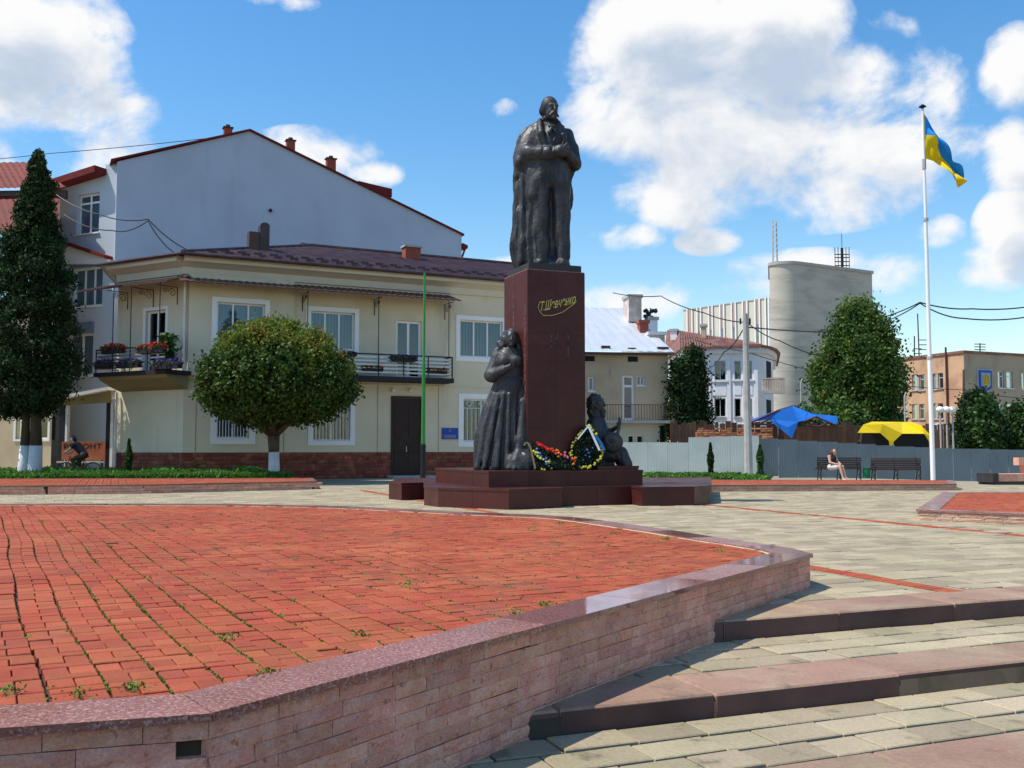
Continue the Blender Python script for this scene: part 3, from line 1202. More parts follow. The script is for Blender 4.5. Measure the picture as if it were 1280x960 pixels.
# two inlaid lines of red brick
bi = []
bmesh_ = [rect_mesh('inlay_brick', .20, .195, .045, m_brick, .005)]
for s in strips:
    v = V1 + .58
    while v < 30:
        x, y = UD.x * s + VD.x * v, UD.y * s + VD.y * v
        bi.append((x, y, -.0405, rot0, 0))
        v += .205
spread_pieces(bi, bmesh_, pz, 'inlay_brick', 'distant_inlay_bricks', m_brick, 300)


# --- other planters
def planter(name, label, P, z, mat_wall, capw=.28, brick=True, first=0, last=None, loc=None, blockL=.4, front=()):
    root = T(name, label, 'planter', loc or (P[0].x, P[0].y, 0))
    mb = MB()
    inn_ = offset_poly(P, .05)
    mb.prism([tuple(p) for p in inn_], -.3, z - .045)
    mb.build('core', m_joint, root)
    oa, ic = offset_poly(P, -.025), offset_poly(P, capw)
    for i in range(len(P)):
        j = (i + 1) % len(P)
        L = (P[j] - P[i]).length
        n = max(1, round(L / 1.6))
        for k in range(n):
            f0, f1 = k / n + .002 / L, (k + 1) / n - .002 / L
            m2 = MB()
            m2.prism([tuple(oa[i].lerp(oa[j], f0)), tuple(oa[i].lerp(oa[j], f1)), tuple(ic[i].lerp(ic[j], f1)), tuple(ic[i].lerp(ic[j], f0))], z - .035, z)
            m2.build('cap_slab', m_cap, root)
    its = []
    bl = [rough_block(l - .006, .073, .045, seed=int(l * 77) + q, amp=.014).mesh('wall_block', mat_wall) for l in (.3, .4, .52) for q in (0, 1)]
    for i in front:
        a, b = P[i], P[(i + 1) % len(P)]
        e = b - a
        L, u = e.length, e.normalized()
        rot = math.atan2(u.y, u.x)
        zz = z - .035 - .078
        while zz > -.14:
            s = 0
            while s < L - .15:
                q = random.choice([0, 1, 2])
                w = (.3, .4, .52)[q]
                p = a + u * s
                its.append((p.x, p.y, zz, rot, q * 2 + random.randrange(2)))
                s += w
            zz -= .078
    spread_pieces(its, bl, root, 'wall_block', 'distant_wall_blocks', mat_wall, 120)
    return root, ic


def pave_area(root, poly, z, cwid=.223, limit=200):
    xs = [p[0] for p in poly]
    ys = [p[1] for p in poly]
    cx_, cy_ = sum(xs) / len(xs), sum(ys) / len(ys)
    R = max(math.hypot(x - cx_, y - cy_) for x, y in zip(xs, ys)) + 1
    its = []
    n = int(R / cwid) + 1
    for i in range(-n, n):
        ph = random.random() * .3
        for j in range(-int(R / .333) - 1, int(R / .333) + 1):
            for (du, dv, rr) in ((0, 0, 0), (-.056, .166, PI / 2), (.056, .166, PI / 2)):
                uu, vv = i * cwid + du, j * .333 + ph + dv
                its.append((cx_ + UD.x * uu + VD.x * vv, cy_ + UD.y * uu + VD.y * vv, z - .045 + random.gauss(0, .002), rr + rot0, random.randrange(3)))
    A_ = np.array([i[:2] for i in its])
    k = inside([tuple(p) for p in poly], A_[:, 0], A_[:, 1])
    its = [i for i, q in zip(its, k) if q]
    spread_pieces(its, pav, root, 'brick', 'distant_bricks', m_brick, limit)


def V2d(p):
    return Vector((p.x, p.y))


PA = [V2d(G(-160, 607.8, .26)), V2d(G(60, 606.5, .26)), V2d(G(180, 605.5, .26)), V2d(G(395, 601.2, .26)), V2d(G(390, 597.4, .26)), V2d(G(180, 597.8, .26)), V2d(G(-160, 598.2, .26))]
pa, ica = planter('left_planter', 'long low red-paved bed with pink stone kerb in front of the left lawn', PA, .26, m_block, capw=.2, front=(0, 1, 2, 3))
pave_area(pa, offset_poly(PA, .18), .25, limit=60)
PB = [V2d(G(800, 606.3, .2)), V2d(G(893, 606.0, .2)), V2d(G(958, 605.8, .2)), V2d(G(1195, 604.6, .2)), V2d(G(1190, 600.2, .2)), V2d(G(960, 599.8, .2)), V2d(G(800, 599.3, .2))]
pb, icb = planter('middle_planter', 'long low red-paved bed in front of the two benches, behind the monument platform', PB, .2, m_ochre, capw=.2, front=(0, 1, 2, 3))
pave_area(pb, offset_poly(PB, .18), .19, limit=60)
PC = [V2d(G(1147, 637, .19)), V2d(G(1290, 642.5, .19)), V2d(G(1500, 650, .19)), V2d(G(1560, 616, .19)), V2d(G(1280, 615, .19)), V2d(G(1180, 615.2, .19))]
pc, icc = planter('right_planter', 'raised red-paved bed cut by the right edge, with bright ochre split stone wall', PC, .19, m_ochre, capw=.34, front=(5, 0, 1))
pave_area(pc, offset_poly(PC, .32), .18, limit=80)


# ================================================================== MONUMENT
def faced(poly, z0, z1, root, mat, L0=.95, cope=.05, top=True, gap=.0025):
    inn_ = offset_poly(poly, .03)
    mb = MB()
    mb.prism([tuple(p) for p in inn_], z0 - .05, z1 - .02)
    mb.build('core', m_gran2, root)
    for i in range(len(poly)):
        a, b = poly[i], poly[(i + 1) % len(poly)]
        L = (b - a).length
        if L < .05:
            continue
        F = Frame(a, b)
        n = max(1, round(L / L0))
        for k in range(n):
            m2 = MB()
            m2.box(F, L * k / n + gap, L * (k + 1) / n - gap, -.028, 0, z0 - .04, z1 - cope)
            m2.build('granite_slab', mat, root)
    if top:
        m2 = MB()
        m2.prism([tuple(p) for p in offset_poly(poly, -.012)], z1 - cope + .001, z1)
        m2.build('coping', mat, root)


base_c = G(700, 625, 0)
mon = T('granite_pedestal', 'tall square pillar of dark red granite on a two-tiered platform, gold signature on its front', 'monument pedestal', (base_c.x, base_c.y + 1.5, 0))
z_t1 = .43
P1 = [G(530, 631.5), G(548, 633.8), G(636, 637.3), G(703, 634.6), G(703, 632.9), G(789, 630.6), G(803, 632.9), G(868, 631.8), G(888, 629.2)]
P1 = [V2d(p) for p in P1] + [V2d(AT(889, 600, 29.5)), V2d(AT(500, 600, 29.0))] + [V2d(G(486, 623.8)), V2d(G(502, 625.3)), V2d(G(530, 624.3))]
faced(P1, 0, z_t1, mon, m_gran)
z_t2 = z_t1 + .36
c2 = V2d(G(611, 609.5, z_t1))
uR = 3.85
P2 = [c2, c2 + UD * uR, c2 + UD * uR + VD * 3.9, c2 + VD * 2.15 + VD * 1.75, c2 + VD * 2.15]
faced(P2, z_t1, z_t2, mon, m_gran)
# raised block under the seated bard
b0 = c2 + UD * 2.75 + VD * .10
P3 = [b0, b0 + UD * 1.05, b0 + UD * 1.05 + VD * 3.0, b0 + VD * 3.0]
faced(P3, z_t2, z_t2 + .09, mon, m_gran, cope=.04)
# shaft
sc = V2d(AT(659.5, 560, 22.9))
SW = 1.48
S = [sc, sc + UD * SW, sc + UD * SW + VD * SW, sc + VD * SW]
SF = Frame(S[0], S[1])
SLf = Frame(S[3], S[0])
z_s = SF.pix(660, 336.5)[1]
mb = MB()
mb.prism([tuple(p) for p in offset_poly(S, .03)], z_t2, z_s - .01)
mb.build('core', m_gran2, mon)
rows = [z_t2, z_t2 + .95, z_t2 + 1.95, z_t2 + 2.9, SF.pix(690, 418)[1], z_s]
rows = sorted(rows)
for i in range(4):
    F = Frame(S[i], S[(i + 1) % 4])
    for j in range(len(rows) - 1):
        for k in range(2):
            m2 = MB()
            a, b = SW * k / 2, SW * (k + 1) / 2
            m2.box(F, a + (.002 if k else 0), b - (.002 if not k else 0) - (.0 if k == 0 else .028), -.028, 0, rows[j] + .0015, rows[j + 1] - .0015)
            m2.build('granite_slab', m_gran, mon)
mb = MB()
cp = [S[0] + (UD + VD) * .01, S[1] + (VD - UD) * .01, S[2] - (UD + VD) * .01, S[3] + (UD - VD) * .01]
mb.prism([tuple(p) for p in cp], z_s - .01, z_s + .018)
mb.build('pale_joint', m_cap, mon)
Pp = [S[0] + UD * .06 + VD * .06, S[1] - UD * .06 + VD * .06, S[2] - UD * .06 - VD * .06, S[3] + UD * .06 - VD * .06]
z_p = z_s + .018 + .16
mb = MB()
mb.prism([tuple(p) for p in Pp], z_s + .018, z_p)
mb.build('plinth', m_gran2, mon)

# lime stains that ran out of a joint, and the gold signature
m_stain = M('lime_stain', (.12, .075, .07), .8, .3, 9, (.062, .018, .016), 14, .42, .55)
mb = MB()
for (x0, y0, x1, y1) in ((672, 417.5, 711, 418.5), (709.5, 418, 711.5, 446), (688, 418, 690, 436), (695, 419, 697.5, 432), (693, 392, 694.2, 409)):
    r = SF.rect(x0, y0, x1, y1)
    mb.box(SF, r[0], r[1], 0.0, .0015, r[2], r[3])
for (x0, y0, x1, y1) in ((655, 380, 657, 500), (641, 345, 642.5, 420)):
    r = SLf.rect(x0, y0, x1, y1)
    mb.box(SLf, r[0], r[1], 0.0, .0015, r[2], r[3])
mb.build('lime_stain', m_stain, mon)


def text_mesh(body, size, shear=0.0, extrude=.01):
    c = bpy.data.curves.new('lettering', 'FONT')
    c.body = body
    c.size = size
    c.shear = shear
    c.extrude = extrude
    c.offset = .007
    o = bpy.data.objects.new('tmp_lettering', c)
    C.objects.link(o)
    bpy.context.view_layer.update()
    me = bpy.data.meshes.new_from_object(o.evaluated_get(bpy.context.evaluated_depsgraph_get()))
    C.objects.unlink(o)
    bpy.data.objects.remove(o)
    return me


def wall_text(body, F, r, d, mat, name, parent, slope=0.0, shear=0.0, extrude=.012):
    me = text_mesh(body, 1.0, shear, extrude)
    xs = [v.co.x for v in me.vertices]
    ys = [v.co.y for v in me.vertices]
    x0, x1, y0, y1 = min(xs), max(xs), min(ys), max(ys)
    off = OFF[parent.name]
    for v in me.vertices:
        fx, fy = (v.co.x - x0) / (x1 - x0), (v.co.y - y0) / (y1 - y0)
        p = F(r[0] + (r[1] - r[0]) * fx, d + extrude + v.co.z, r[2] + (r[3] - r[2]) * fy + slope * fx)
        v.co = (p[0] - off[0], p[1] - off[1], p[2] - off[2])
    me.materials.clear()
    me.materials.append(mat)
    return link(name, me, parent)


s0, zb0 = SF.pix(673, 390.5)
s1, zb1 = SF.pix(719, 379.5)
wall_text('Т.Шевченко', SF, (s0 + .05, s1, zb0 + .02, zb0 + .25), .004, m_gold, 'signature', mon, slope=(zb1 - zb0) - .02, shear=.35)
mb = MB()
mb.tube([SF(*a) for a in [(s0 + .02, .02, zb0 + .02), (s0 + .12, .02, zb0 - .07), (s0 + .35, .02, zb0 - .055), (s0 + .6, .02, zb0 + .03), (s1 - .05, .02, zb1 - .02), (s1 + .02, .02, zb1 + .06)]], .011, 6)
mb.tube([SF(*a) for a in [(s0 + .02, .02, zb0 + .02), (s0 - .02, .02, zb0 + .12), (s0 + .03, .02, zb0 + .25), (s0 + .16, .02, zb0 + .24)]], .011, 6)
mb.build('signature_flourish', m_gold, mon)


# ------------------------------------------------------------------ statues
def standing_statue():
    s = Field((-1.95, -1.5, -.05), (1.85, 1.1, 8.3), .034)
    zs = [0, .8, 1.4, 2.0, 3.3, 4.5, 5.3, 6.0, 6.5, 6.8, 7.0]
    xl = [-1.48, -1.63, -1.66, -1.63, -1.58, -1.58, -1.57, -1.40, -1.10, -.80, -.35]
    xr = [1.00, 1.08, 1.02, 1.10, 1.27, 1.30, 1.40, 1.36, 1.20, .85, .50]
    yd = [.78, .80, .76, .72, .70, .70, .72, .66, .52, .40, .30]
    s.u(s.loft(zs, xl, xr, yd, folds=.085, k=13, ph=.6, fz=[1, 1, 1, 1, .9, .7, .4, .4, .3, .1, 0]), 0)
    # open front of the cloak, legs in it
    s.sub(s.ell((.28, -.85, 2.2), (.80, .62, 2.9)), .15)
    s.sub(s.cap((.28, -.95, .3), (.28, -.95, 4.2), .40), .15)
    s.u(s.cap((-.25, -.42, .25), (-.20, -.50, 4.7), .36, .44), .08)
    s.u(s.cap((.72, -.36, .25), (.66, -.45, 4.7), .33, .42), .08)
    s.sub(s.cap((.26, -.98, .35), (.24, -1.02, 4.1), .13, .08), .12)
    s.u(s.cap((.26, -.02, .2), (.26, -.05, 4.5), .42), .12)
    # trouser creases
    for (x, z0, z1, r) in ((-.42, .5, 2.9, .05), (-.12, .4, 2.2, .05), (.80, .5, 3.0, .05), (.58, 1.2, 4.0, .05)):
        s.sub(s.cap((x, -.84, z0), (x + .08, -.98, z1), r), .07)
    # frock-coat skirt with its hem
    s.u(s.cap((-.52, -.50, 4.7), (-.60, -.56, 3.35), .32, .31), .10)
    s.sub(s.cap((-1.0, -1.05, 3.08), (-.1, -1.05, 3.02), .10), .05)
    s.u(s.cap((.35, -.48, 4.9), (.25, -.55, 4.0), .42, .35), .12)
    s.u(s.cap((-.86, -.52, 4.5), (-.84, -.45, .5), .10, .14), .10)
    s.sub(s.cap((-.99, -.72, 4.3), (-1.0, -.66, .9), .07), .09)
    s.u(s.cap((1.10, -.50, 4.6), (1.0, -.42, .5), .10, .14), .10)
    s.u(s.cap((-1.15, -.48, 4.4), (-1.22, -.5, .3), .10, .16), .12)
    s.sub(s.cap((-1.32, -.55, 4.2), (-1.38, -.55, .8), .06), .09)
    # chest, cloak over shoulders
    s.u(s.ell((.28, -.30, 5.85), (.80, .50, .95)), .15)
    s.u(s.cap((-.86, -.10, 6.12), (-1.12, -.30, 5.0), .36, .44), .15)
    s.u(s.cap((1.00, -.10, 6.20), (1.28, -.22, 5.2), .38, .36), .15)
    s.u(s.cap((-1.28, -.12, 5.6), (-1.40, -.2, 4.35), .22, .16), .12)
    s.sub(s.cap((-1.12, -.66, 4.75), (-1.02, -.72, 4.3), .10), .08)
    # arms: one folded across, the other raised to the breast
    s.u(s.cap((-.95, -.50, 5.28), (.10, -.92, 5.22), .40, .33), .09)
    s.u(s.cap((.10, -.92, 5.22), (.78, -.98, 5.28), .33, .24), .06)
    s.u(s.cap((.60, -.98, 5.26), (.70, -.98, 5.27), .30), .04)
    s.sub(s.cap((-1.2, -.75, 4.80), (.6, -1.15, 4.80), .08), .10)
    for k in range(4):
        s.u(s.cap((.82, -1.02, 5.42 - .09 * k), (1.12 - .03 * k, -1.00, 5.46 - .10 * k), .065, .05), .03)
    s.u(s.cap((.80, -1.08, 5.40), (.98, -1.16, 5.60), .06, .05), .03)
    s.u(s.cap((1.30, -.20, 5.6), (1.46, -.32, 4.85), .30, .27), .12)
    s.u(s.cap((1.46, -.32, 4.88), (1.12, -.80, 5.2), .28, .22), .08)
    for k in range(4):
        s.u(s.cap((1.06, -.92, 5.35 + .08 * k), (.78 + .02 * k, -1.04, 5.62 + .09 * k), .06, .05), .03)
    # sleeve folds
    for (x, z) in ((-.65, 5.35), (-.25, 5.28), (.15, 5.3)):
        s.sub(s.cap((x, -1.12, z - .28), (x + .14, -1.20, z + .25), .035), .07)
    # lapels, collar, cravat
    s.u(s.cap((-.30, -.42, 6.90), (-.24, -.70, 6.2), .11, .16), .09)
    s.u(s.cap((-.24, -.70, 6.2), (-.06, -.80, 5.5), .16, .09), .09)
    s.u(s.cap((.62, -.40, 6.80), (.82, -.68, 6.1), .10, .15), .09)
    s.u(s.cap((.82, -.68, 6.1), (.92, -.76, 5.7), .14, .08), .09)
    s.sub(s.cap((.05, -.90, 6.35), (.25, -.98, 5.65), .09), .07)
    s.u(s.cap((.16, -.76, 6.52), (.42, -.78, 6.52), .09), .04)
    s.u(s.cap((.30, -.78, 6.5), (.16, -.88, 6.2), .07, .09), .04)
    s.u(s.cap((.30, -.78, 6.5), (.45, -.86, 6.25), .06, .08), .04)
    s.u(s.cap((.45, -.92, 6.2), (.36, -1.0, 5.75), .05), .04)
    s.u(s.cap((-.28, -.02, 6.88), (.0, -.30, 7.02), .17), .08)
    s.u(s.cap((.60, -.02, 6.85), (.42, -.30, 6.98), .15), .08)
    # neck and head, bowed and turned to the right
    s.u(s.cap((.15, -.12, 6.7), (.20, -.26, 7.2), .27), .08)
    s.u(s.ell((.17, -.36, 7.58), (.42, .47, .46)), .06)
    s.u(s.ell((.28, -.54, 7.24), (.29, .33, .36)), .10)
    s.u(s.ell((-.06, -.20, 7.42), (.28, .34, .28)), .08)
    s.u(s.ell((.42, -.16, 7.42), (.16, .30, .24)), .08)
    s.u(s.ell((-.22, -.30, 7.36), (.12, .13, .16)), .03)
    f = Vector((.38, -.90, 0)).normalized()
    rt = Vector((.92, .38, 0))
    c = Vector((.23, -.44, 7.38))

    def at(fw, r_, z):
        q = c + f * fw + rt * r_
        return (q.x, q.y, q.z + z)
    s.u(s.cap(at(.385, -.17, .11), at(.385, .17, .11), .07), .08)
    for sg in (-1, 1):
        s.sub(s.ell(at(.46, .15 * sg, -.01), (.09, .09, .065)), .04)
        s.u(s.ell(at(.40, .15 * sg, -.02), (.055, .055, .04)), .02)
        s.u(s.cap(at(.42, .05 * sg, -.23), at(.36, .24 * sg, -.38), .075, .05), .03)
    s.u(s.cap(at(.44, 0, .08), at(.54, 0, -.14), .05, .075), .04)
    s.u(s.ell(at(.36, 0, -.44), (.14, .14, .13)), .06)
    s.sub(s.cap(at(.50, -.08, -.33), at(.50, .08, -.33), .02), .03)
    # shoes
    s.u(s.cap((-.32, -.55, .14), (-.38, -1.12, .12), .20, .19), .05)
    s.u(s.cap((.66, -.50, .14), (.78, -.98, .12), .20, .18), .05)
    s.u(s.cap((-.4, -.3, .05), (.7, -.3, .05), .45), .1)
    s.D = s.D + (.03 * np.sin(s.X * 5.1 + 2 * np.sin(s.Z * 2.3)) * np.sin(s.Y * 6.3 + s.Z * 1.7) + .022 * np.sin(s.X * 9 + s.Z * 2.2) * np.sin(s.Z * 3.1 - s.X * 4)) * (s.Z < 6.7)
    s.D = np.maximum(s.D, -.0 - s.Z)
    return s


cS = (S[0] + S[1] + S[2] + S[3]) / 4
dS = cS.y
US = 26.04 / F_PX * (dS - .15)
pxs = AT(684.5, 328, dS)
st = standing_statue()
st.Z = st.Z
o = st.place('bronze_statue', m_bronze, (pxs.x - .04, cS.y - .02, z_p - .01), (US, US, US * 1.052), rz=.0)
tag(o, 'dark bronze moustached man in a long cloak standing on the granite pillar', 'statue')


def woman_statue():
    s = Field((-2.15, -1.9, -.05), (1.75, 1.2, 7.95), .042)
    zs = [0, 1, 2, 3, 4, 4.6, 5.0, 5.5, 6.0, 6.4, 6.72]
    xl = [-1.95, -1.93, -1.80, -1.55, -1.22, -.98, -.88, -.92, -.95, -.85, -.35]
    xr = [1.28, 1.25, 1.20, 1.10, .98, .92, .88, .90, .93, .85, .42]
    yd = [1.10, 1.05, .98, .86, .70, .60, .52, .55, .56, .42, .28]
    s.u(s.loft(zs, xl, xr, yd, folds=.10, k=11, ph=1.1, fz=[1.1, 1.1, 1, .8, .5, .2, .05, .05, .05, 0, 0]), 0)
    s.u(s.ell((-.30, -.40, 5.92), (.38, .32, .36)), .12)
    s.u(s.ell((.34, -.40, 5.92), (.38, .32, .36)), .12)
    s.u(s.ell((0, -.25, 4.65), (.72, .42, .55)), .2)
    s.u(s.cap((-.9, -.30, 5.02), (.85, -.40, 4.98), .10), .08)
    s.u(s.cap((-.72, -.05, 6.20), (-1.02, -.25, 5.15), .30, .36), .12)
    s.u(s.cap((-1.02, -.25, 5.15), (-.30, -.72, 5.45), .38, .22), .10)
    s.u(s.cap((-.30, -.72, 5.45), (0, -.80, 5.62), .18, .15), .05)
    for k in range(4):
        s.u(s.cap((.02, -.84, 5.70 - .08 * k), (.26, -.82, 5.74 - .09 * k), .055, .045), .03)
    s.u(s.cap((-.02, -.86, 5.7), (.1, -.92, 5.86), .05), .03)
    s.u(s.cap((.80, 0, 6.15), (.98, -.12, 4.95), .28, .27), .12)
    s.u(s.cap((.98, -.12, 4.95), (.80, -.50, 4.05), .26, .17), .08)
    s.u(s.cap((.80, -.52, 4.0), (.76, -.60, 3.8), .17), .05)
    for k in range(4):
        s.u(s.cap((.90 - .07 * k, -.70, 3.85), (.86 - .08 * k, -.74, 3.52), .055, .045), .03)
    s.u(s.cap((.62, -.66, 3.9), (.58, -.76, 3.68), .055), .03)
    s.u(s.cap((.72, -.66, 3.7), (.55, -1.05, 1.6), .16, .22), .14)
    s.u(s.cap((.55, -1.05, 1.6), (.30, -1.30, .15), .22, .30), .14)
    s.u(s.cap((.80, -.66, 3.6), (1.1, -.95, .4), .12, .30), .14)
    for (x0, x1, y) in ((-.9, -1.35, -.92), (-.45, -.7, -1.08), (-.05, -.15, -1.12), (-1.15, -1.75, -.55)):
        s.u(s.cap((x0 * .75, y * .62, 4.1), (x1, y, .2), .08, .17), .13)
        s.sub(s.cap((x0 * .75 + .18, y * .72, 3.8), (x1 + .24, y * 1.05, .3), .05, .10), .10)
    # spread hem and foot, lower right
    s.u(s.ell((.75, -1.05, .35), (.95, .62, .75)), .25)
    for (x, y) in ((-.1, -1.42), (.45, -1.58), (.95, -1.55), (1.35, -1.25)):
        s.u(s.cap((1.0, -.95, 1.05), (x, y, .10), .08, .11), .16)
    s.u(s.cap((.30, -1.45, .14), (.22, -1.75, .10), .13, .11), .04)
    # hair, head
    s.u(s.cap((.05, -.05, 6.5), (.08, -.20, 6.95), .21), .08)
    s.u(s.ell((.08, -.26, 7.18), (.33, .37, .47)), .05)
    s.u(s.ell((.04, .10, 7.30), (.46, .44, .48)), .06)
    for (a, b, c_, r) in (((-.22, .10, 7.40), (-.52, .12, 6.95), (-.78, .10, 6.50), .20), ((-.20, .05, 7.20), (-.42, .0, 6.80), (-.88, .02, 6.42), .15),
                          ((.34, .12, 7.4), (.58, .12, 6.95), (.80, .08, 6.50), .20), ((.34, .05, 7.2), (.50, .0, 6.8), (.72, -.02, 6.40), .15), ((.0, .25, 7.1), (.0, .4, 6.6), (.1, .4, 6.0), .4)):
        s.u(s.cap(a, b, r), .10)
        s.u(s.cap(b, c_, r, r * .75), .10)
    wv = .03 * np.sin((s.X * 1.2 + s.Z) * 11 + s.Y * 5) * np.clip((s.Z - 6.1) * 1.2, 0, 1) * (s.Y > -.42)
    s.D = s.D + wv
    s.u(s.ell((.08, -.30, 7.16), (.30, .34, .43)), .03)
    for sg in (-1, 1):
        s.sub(s.ell((.08 + .13 * sg, -.63, 7.20), (.08, .07, .055)), .03)
        s.u(s.ell((.08 + .13 * sg, -.57, 7.19), (.05, .05, .035)), .02)
    s.u(s.cap((.08, -.62, 7.24), (.08, -.70, 7.06), .04, .06), .03)
    s.u(s.cap((.0, -.60, 6.93), (.16, -.60, 6.93), .035), .03)
    s.u(s.ell((.08, -.54, 6.82), (.11, .1, .09)), .05)
    s.D = s.D + .02 * np.sin(s.X * 4.1 + 2 * np.sin(s.Z * 2.0)) * np.sin(s.Y * 5.3 + s.Z * 1.7)
    s.D = np.maximum(s.D, -s.Z)
    return s


gw = G(634, 587.2, z_t2)
UW = 22.9 / F_PX * (gw.y - .1)
wl = AT(637.5, 588, gw.y)
o = woman_statue().place('bronze_woman', m_bronze, (wl.x, gw.y, z_t2 - .005), UW)
tag(o, 'bronze statue of a woman in a full skirt at the left foot of the pillar', 'statue')


def bard_statue():
    s = Field((-2.4, -2.2, -.05), (2.7, 1.7, 6.7), .062)
    zs = [0, 1, 2, 3, 3.9, 4.4]
    s.u(s.loft(zs, [-1.9, -1.8, -1.6, -1.5, -1.2, -.7], [1.1, 1.0, .95, .75, .35, 0], [1.2, 1.15, 1.0, .85, .7, .4], folds=.09, k=9, fz=[1, 1, .8, .4, .2, 0]), 0)
    s.u(s.cap((-.1, -.3, 3.7), (.35, -.75, 2.3), .45, .36), .15)
    s.u(s.cap((.35, -.75, 2.3), (.85, -1.15, 2.25), .34, .17), .1)
    for k in range(4):
        s.u(s.cap((.9, -1.22, 2.36 - .1 * k), (1.15, -1.3, 2.32 - .12 * k), .08, .06), .04)
    s.u(s.cap((-.6, .2, 3.6), (.4, .5, 2.7), .45, .32), .15)
    s.u(s.cap((.4, .5, 2.7), (1.35, -.75, 3.35), .28, .16), .1)
    for k in range(4):
        s.u(s.cap((1.38, -.85, 3.30 + .1 * k), (1.22, -1.1, 3.34 + .11 * k), .07, .06), .04)
    # knees under the robe
    s.u(s.cap((-.3, -.4, .95), (1.55, -.95, 1.05), .75, .55), .2)
    s.u(s.cap((1.55, -.95, 1.05), (2.05, -1.15, .15), .55, .45), .2)
    s.u(s.cap((-.2, .4, .9), (1.3, .5, 1.0), .7, .5), .2)
    s.u(s.cap((1.3, .5, 1.0), (1.9, .4, .1), .5, .5), .2)
    for (x, z) in ((.5, 1.5), (1.0, 1.5), (1.5, 1.35)):
        s.sub(s.cap((x, -1.5, .1), (x - .1, -1.45, z), .10), .14)
    # bandura: pear body with a bright soundboard facing out, curved rib, neck
    s.u(s.ell((.85, -1.38, 1.98), (.84, .34, .86)), .05)
    s.sub(s.ell((.72, -1.80, 2.12), (.54, .18, .56)), .04)
    s.u(s.cap((.45, -1.66, 1.75), (1.20, -1.66, 2.75), .05), .03)
    s.u(s.ell((.66, -1.70, 2.12), (.16, .07, .16)), .03)
    s.u(s.cap((1.20, -1.28, 2.45), (1.46, -1.15, 3.6), .17, .12), .08)
    s.u(s.cap((1.46, -1.15, 3.6), (1.42, -1.10, 4.05), .16, .11), .06)
    # head bowed to the right, heavy curly hair and beard
    s.u(s.cap((-.45, .0, 4.1), (-.3, -.1, 4.7), .40), .15)
    s.u(s.ell((-.22, -.22, 5.2), (.50, .50, .66)), .1)
    s.u(s.ell((-.55, .05, 5.35), (.72, .70, .85)), .1)
    s.u(s.ell((-.62, .15, 4.6), (.60, .65, .70)), .15)
    s.u(s.cap((.05, -.35, 4.85), (.15, -.45, 4.25), .26, .18), .1)
    s.u(s.cap((.18, -.42, 5.35), (.30, -.52, 5.1), .07, .09), .04)
    n = np.sin(s.X * 9 + 1.3 * np.sin(s.Z * 5)) * np.sin(s.Y * 9 + 2) * np.sin(s.Z * 8.5)
    s.D = s.D + .11 * n * np.clip((s.Z - 4.1) * 1.5, 0, 1)
    s.D = s.D + .02 * np.sin(s.X * 4.1 + 2 * np.sin(s.Z * 2.0)) * np.sin(s.Y * 5.3 + s.Z * 1.7)
    s.D = np.maximum(s.D, -s.Z)
    return s


gb = b0 + UD * .30 + VD * .80
pb_ = AT(752, 580, gb.y)
UB = 14.58 / F_PX * gb.y
o = bard_statue().place('bronze_bard', m_bronze, (pb_.x, gb.y, z_t2 + .085), UB)
tag(o, 'bronze statue of a seated curly haired musician with a bandura, right of the pillar', 'statue')


# ------------------------------------------------------------------ wreaths
def blooms(name, mat, pts, r, root, stuff=True):
    mb = MB()
    for p in pts:
        rr = r * random.uniform(.75, 1.2)
        mb.ball(p, rr, 6, 4, .7)
        for k in range(5):
            a = 2 * PI * k / 5 + random.random()
            q = Vector(p) + Vector((math.cos(a), random.uniform(-.4, .1), math.sin(a))) * rr * .9
            mb.ball(q, rr * .5, 5, 3, .6)
    return mb.build(name, mat, root, smooth=True, kind='stuff' if stuff else None)


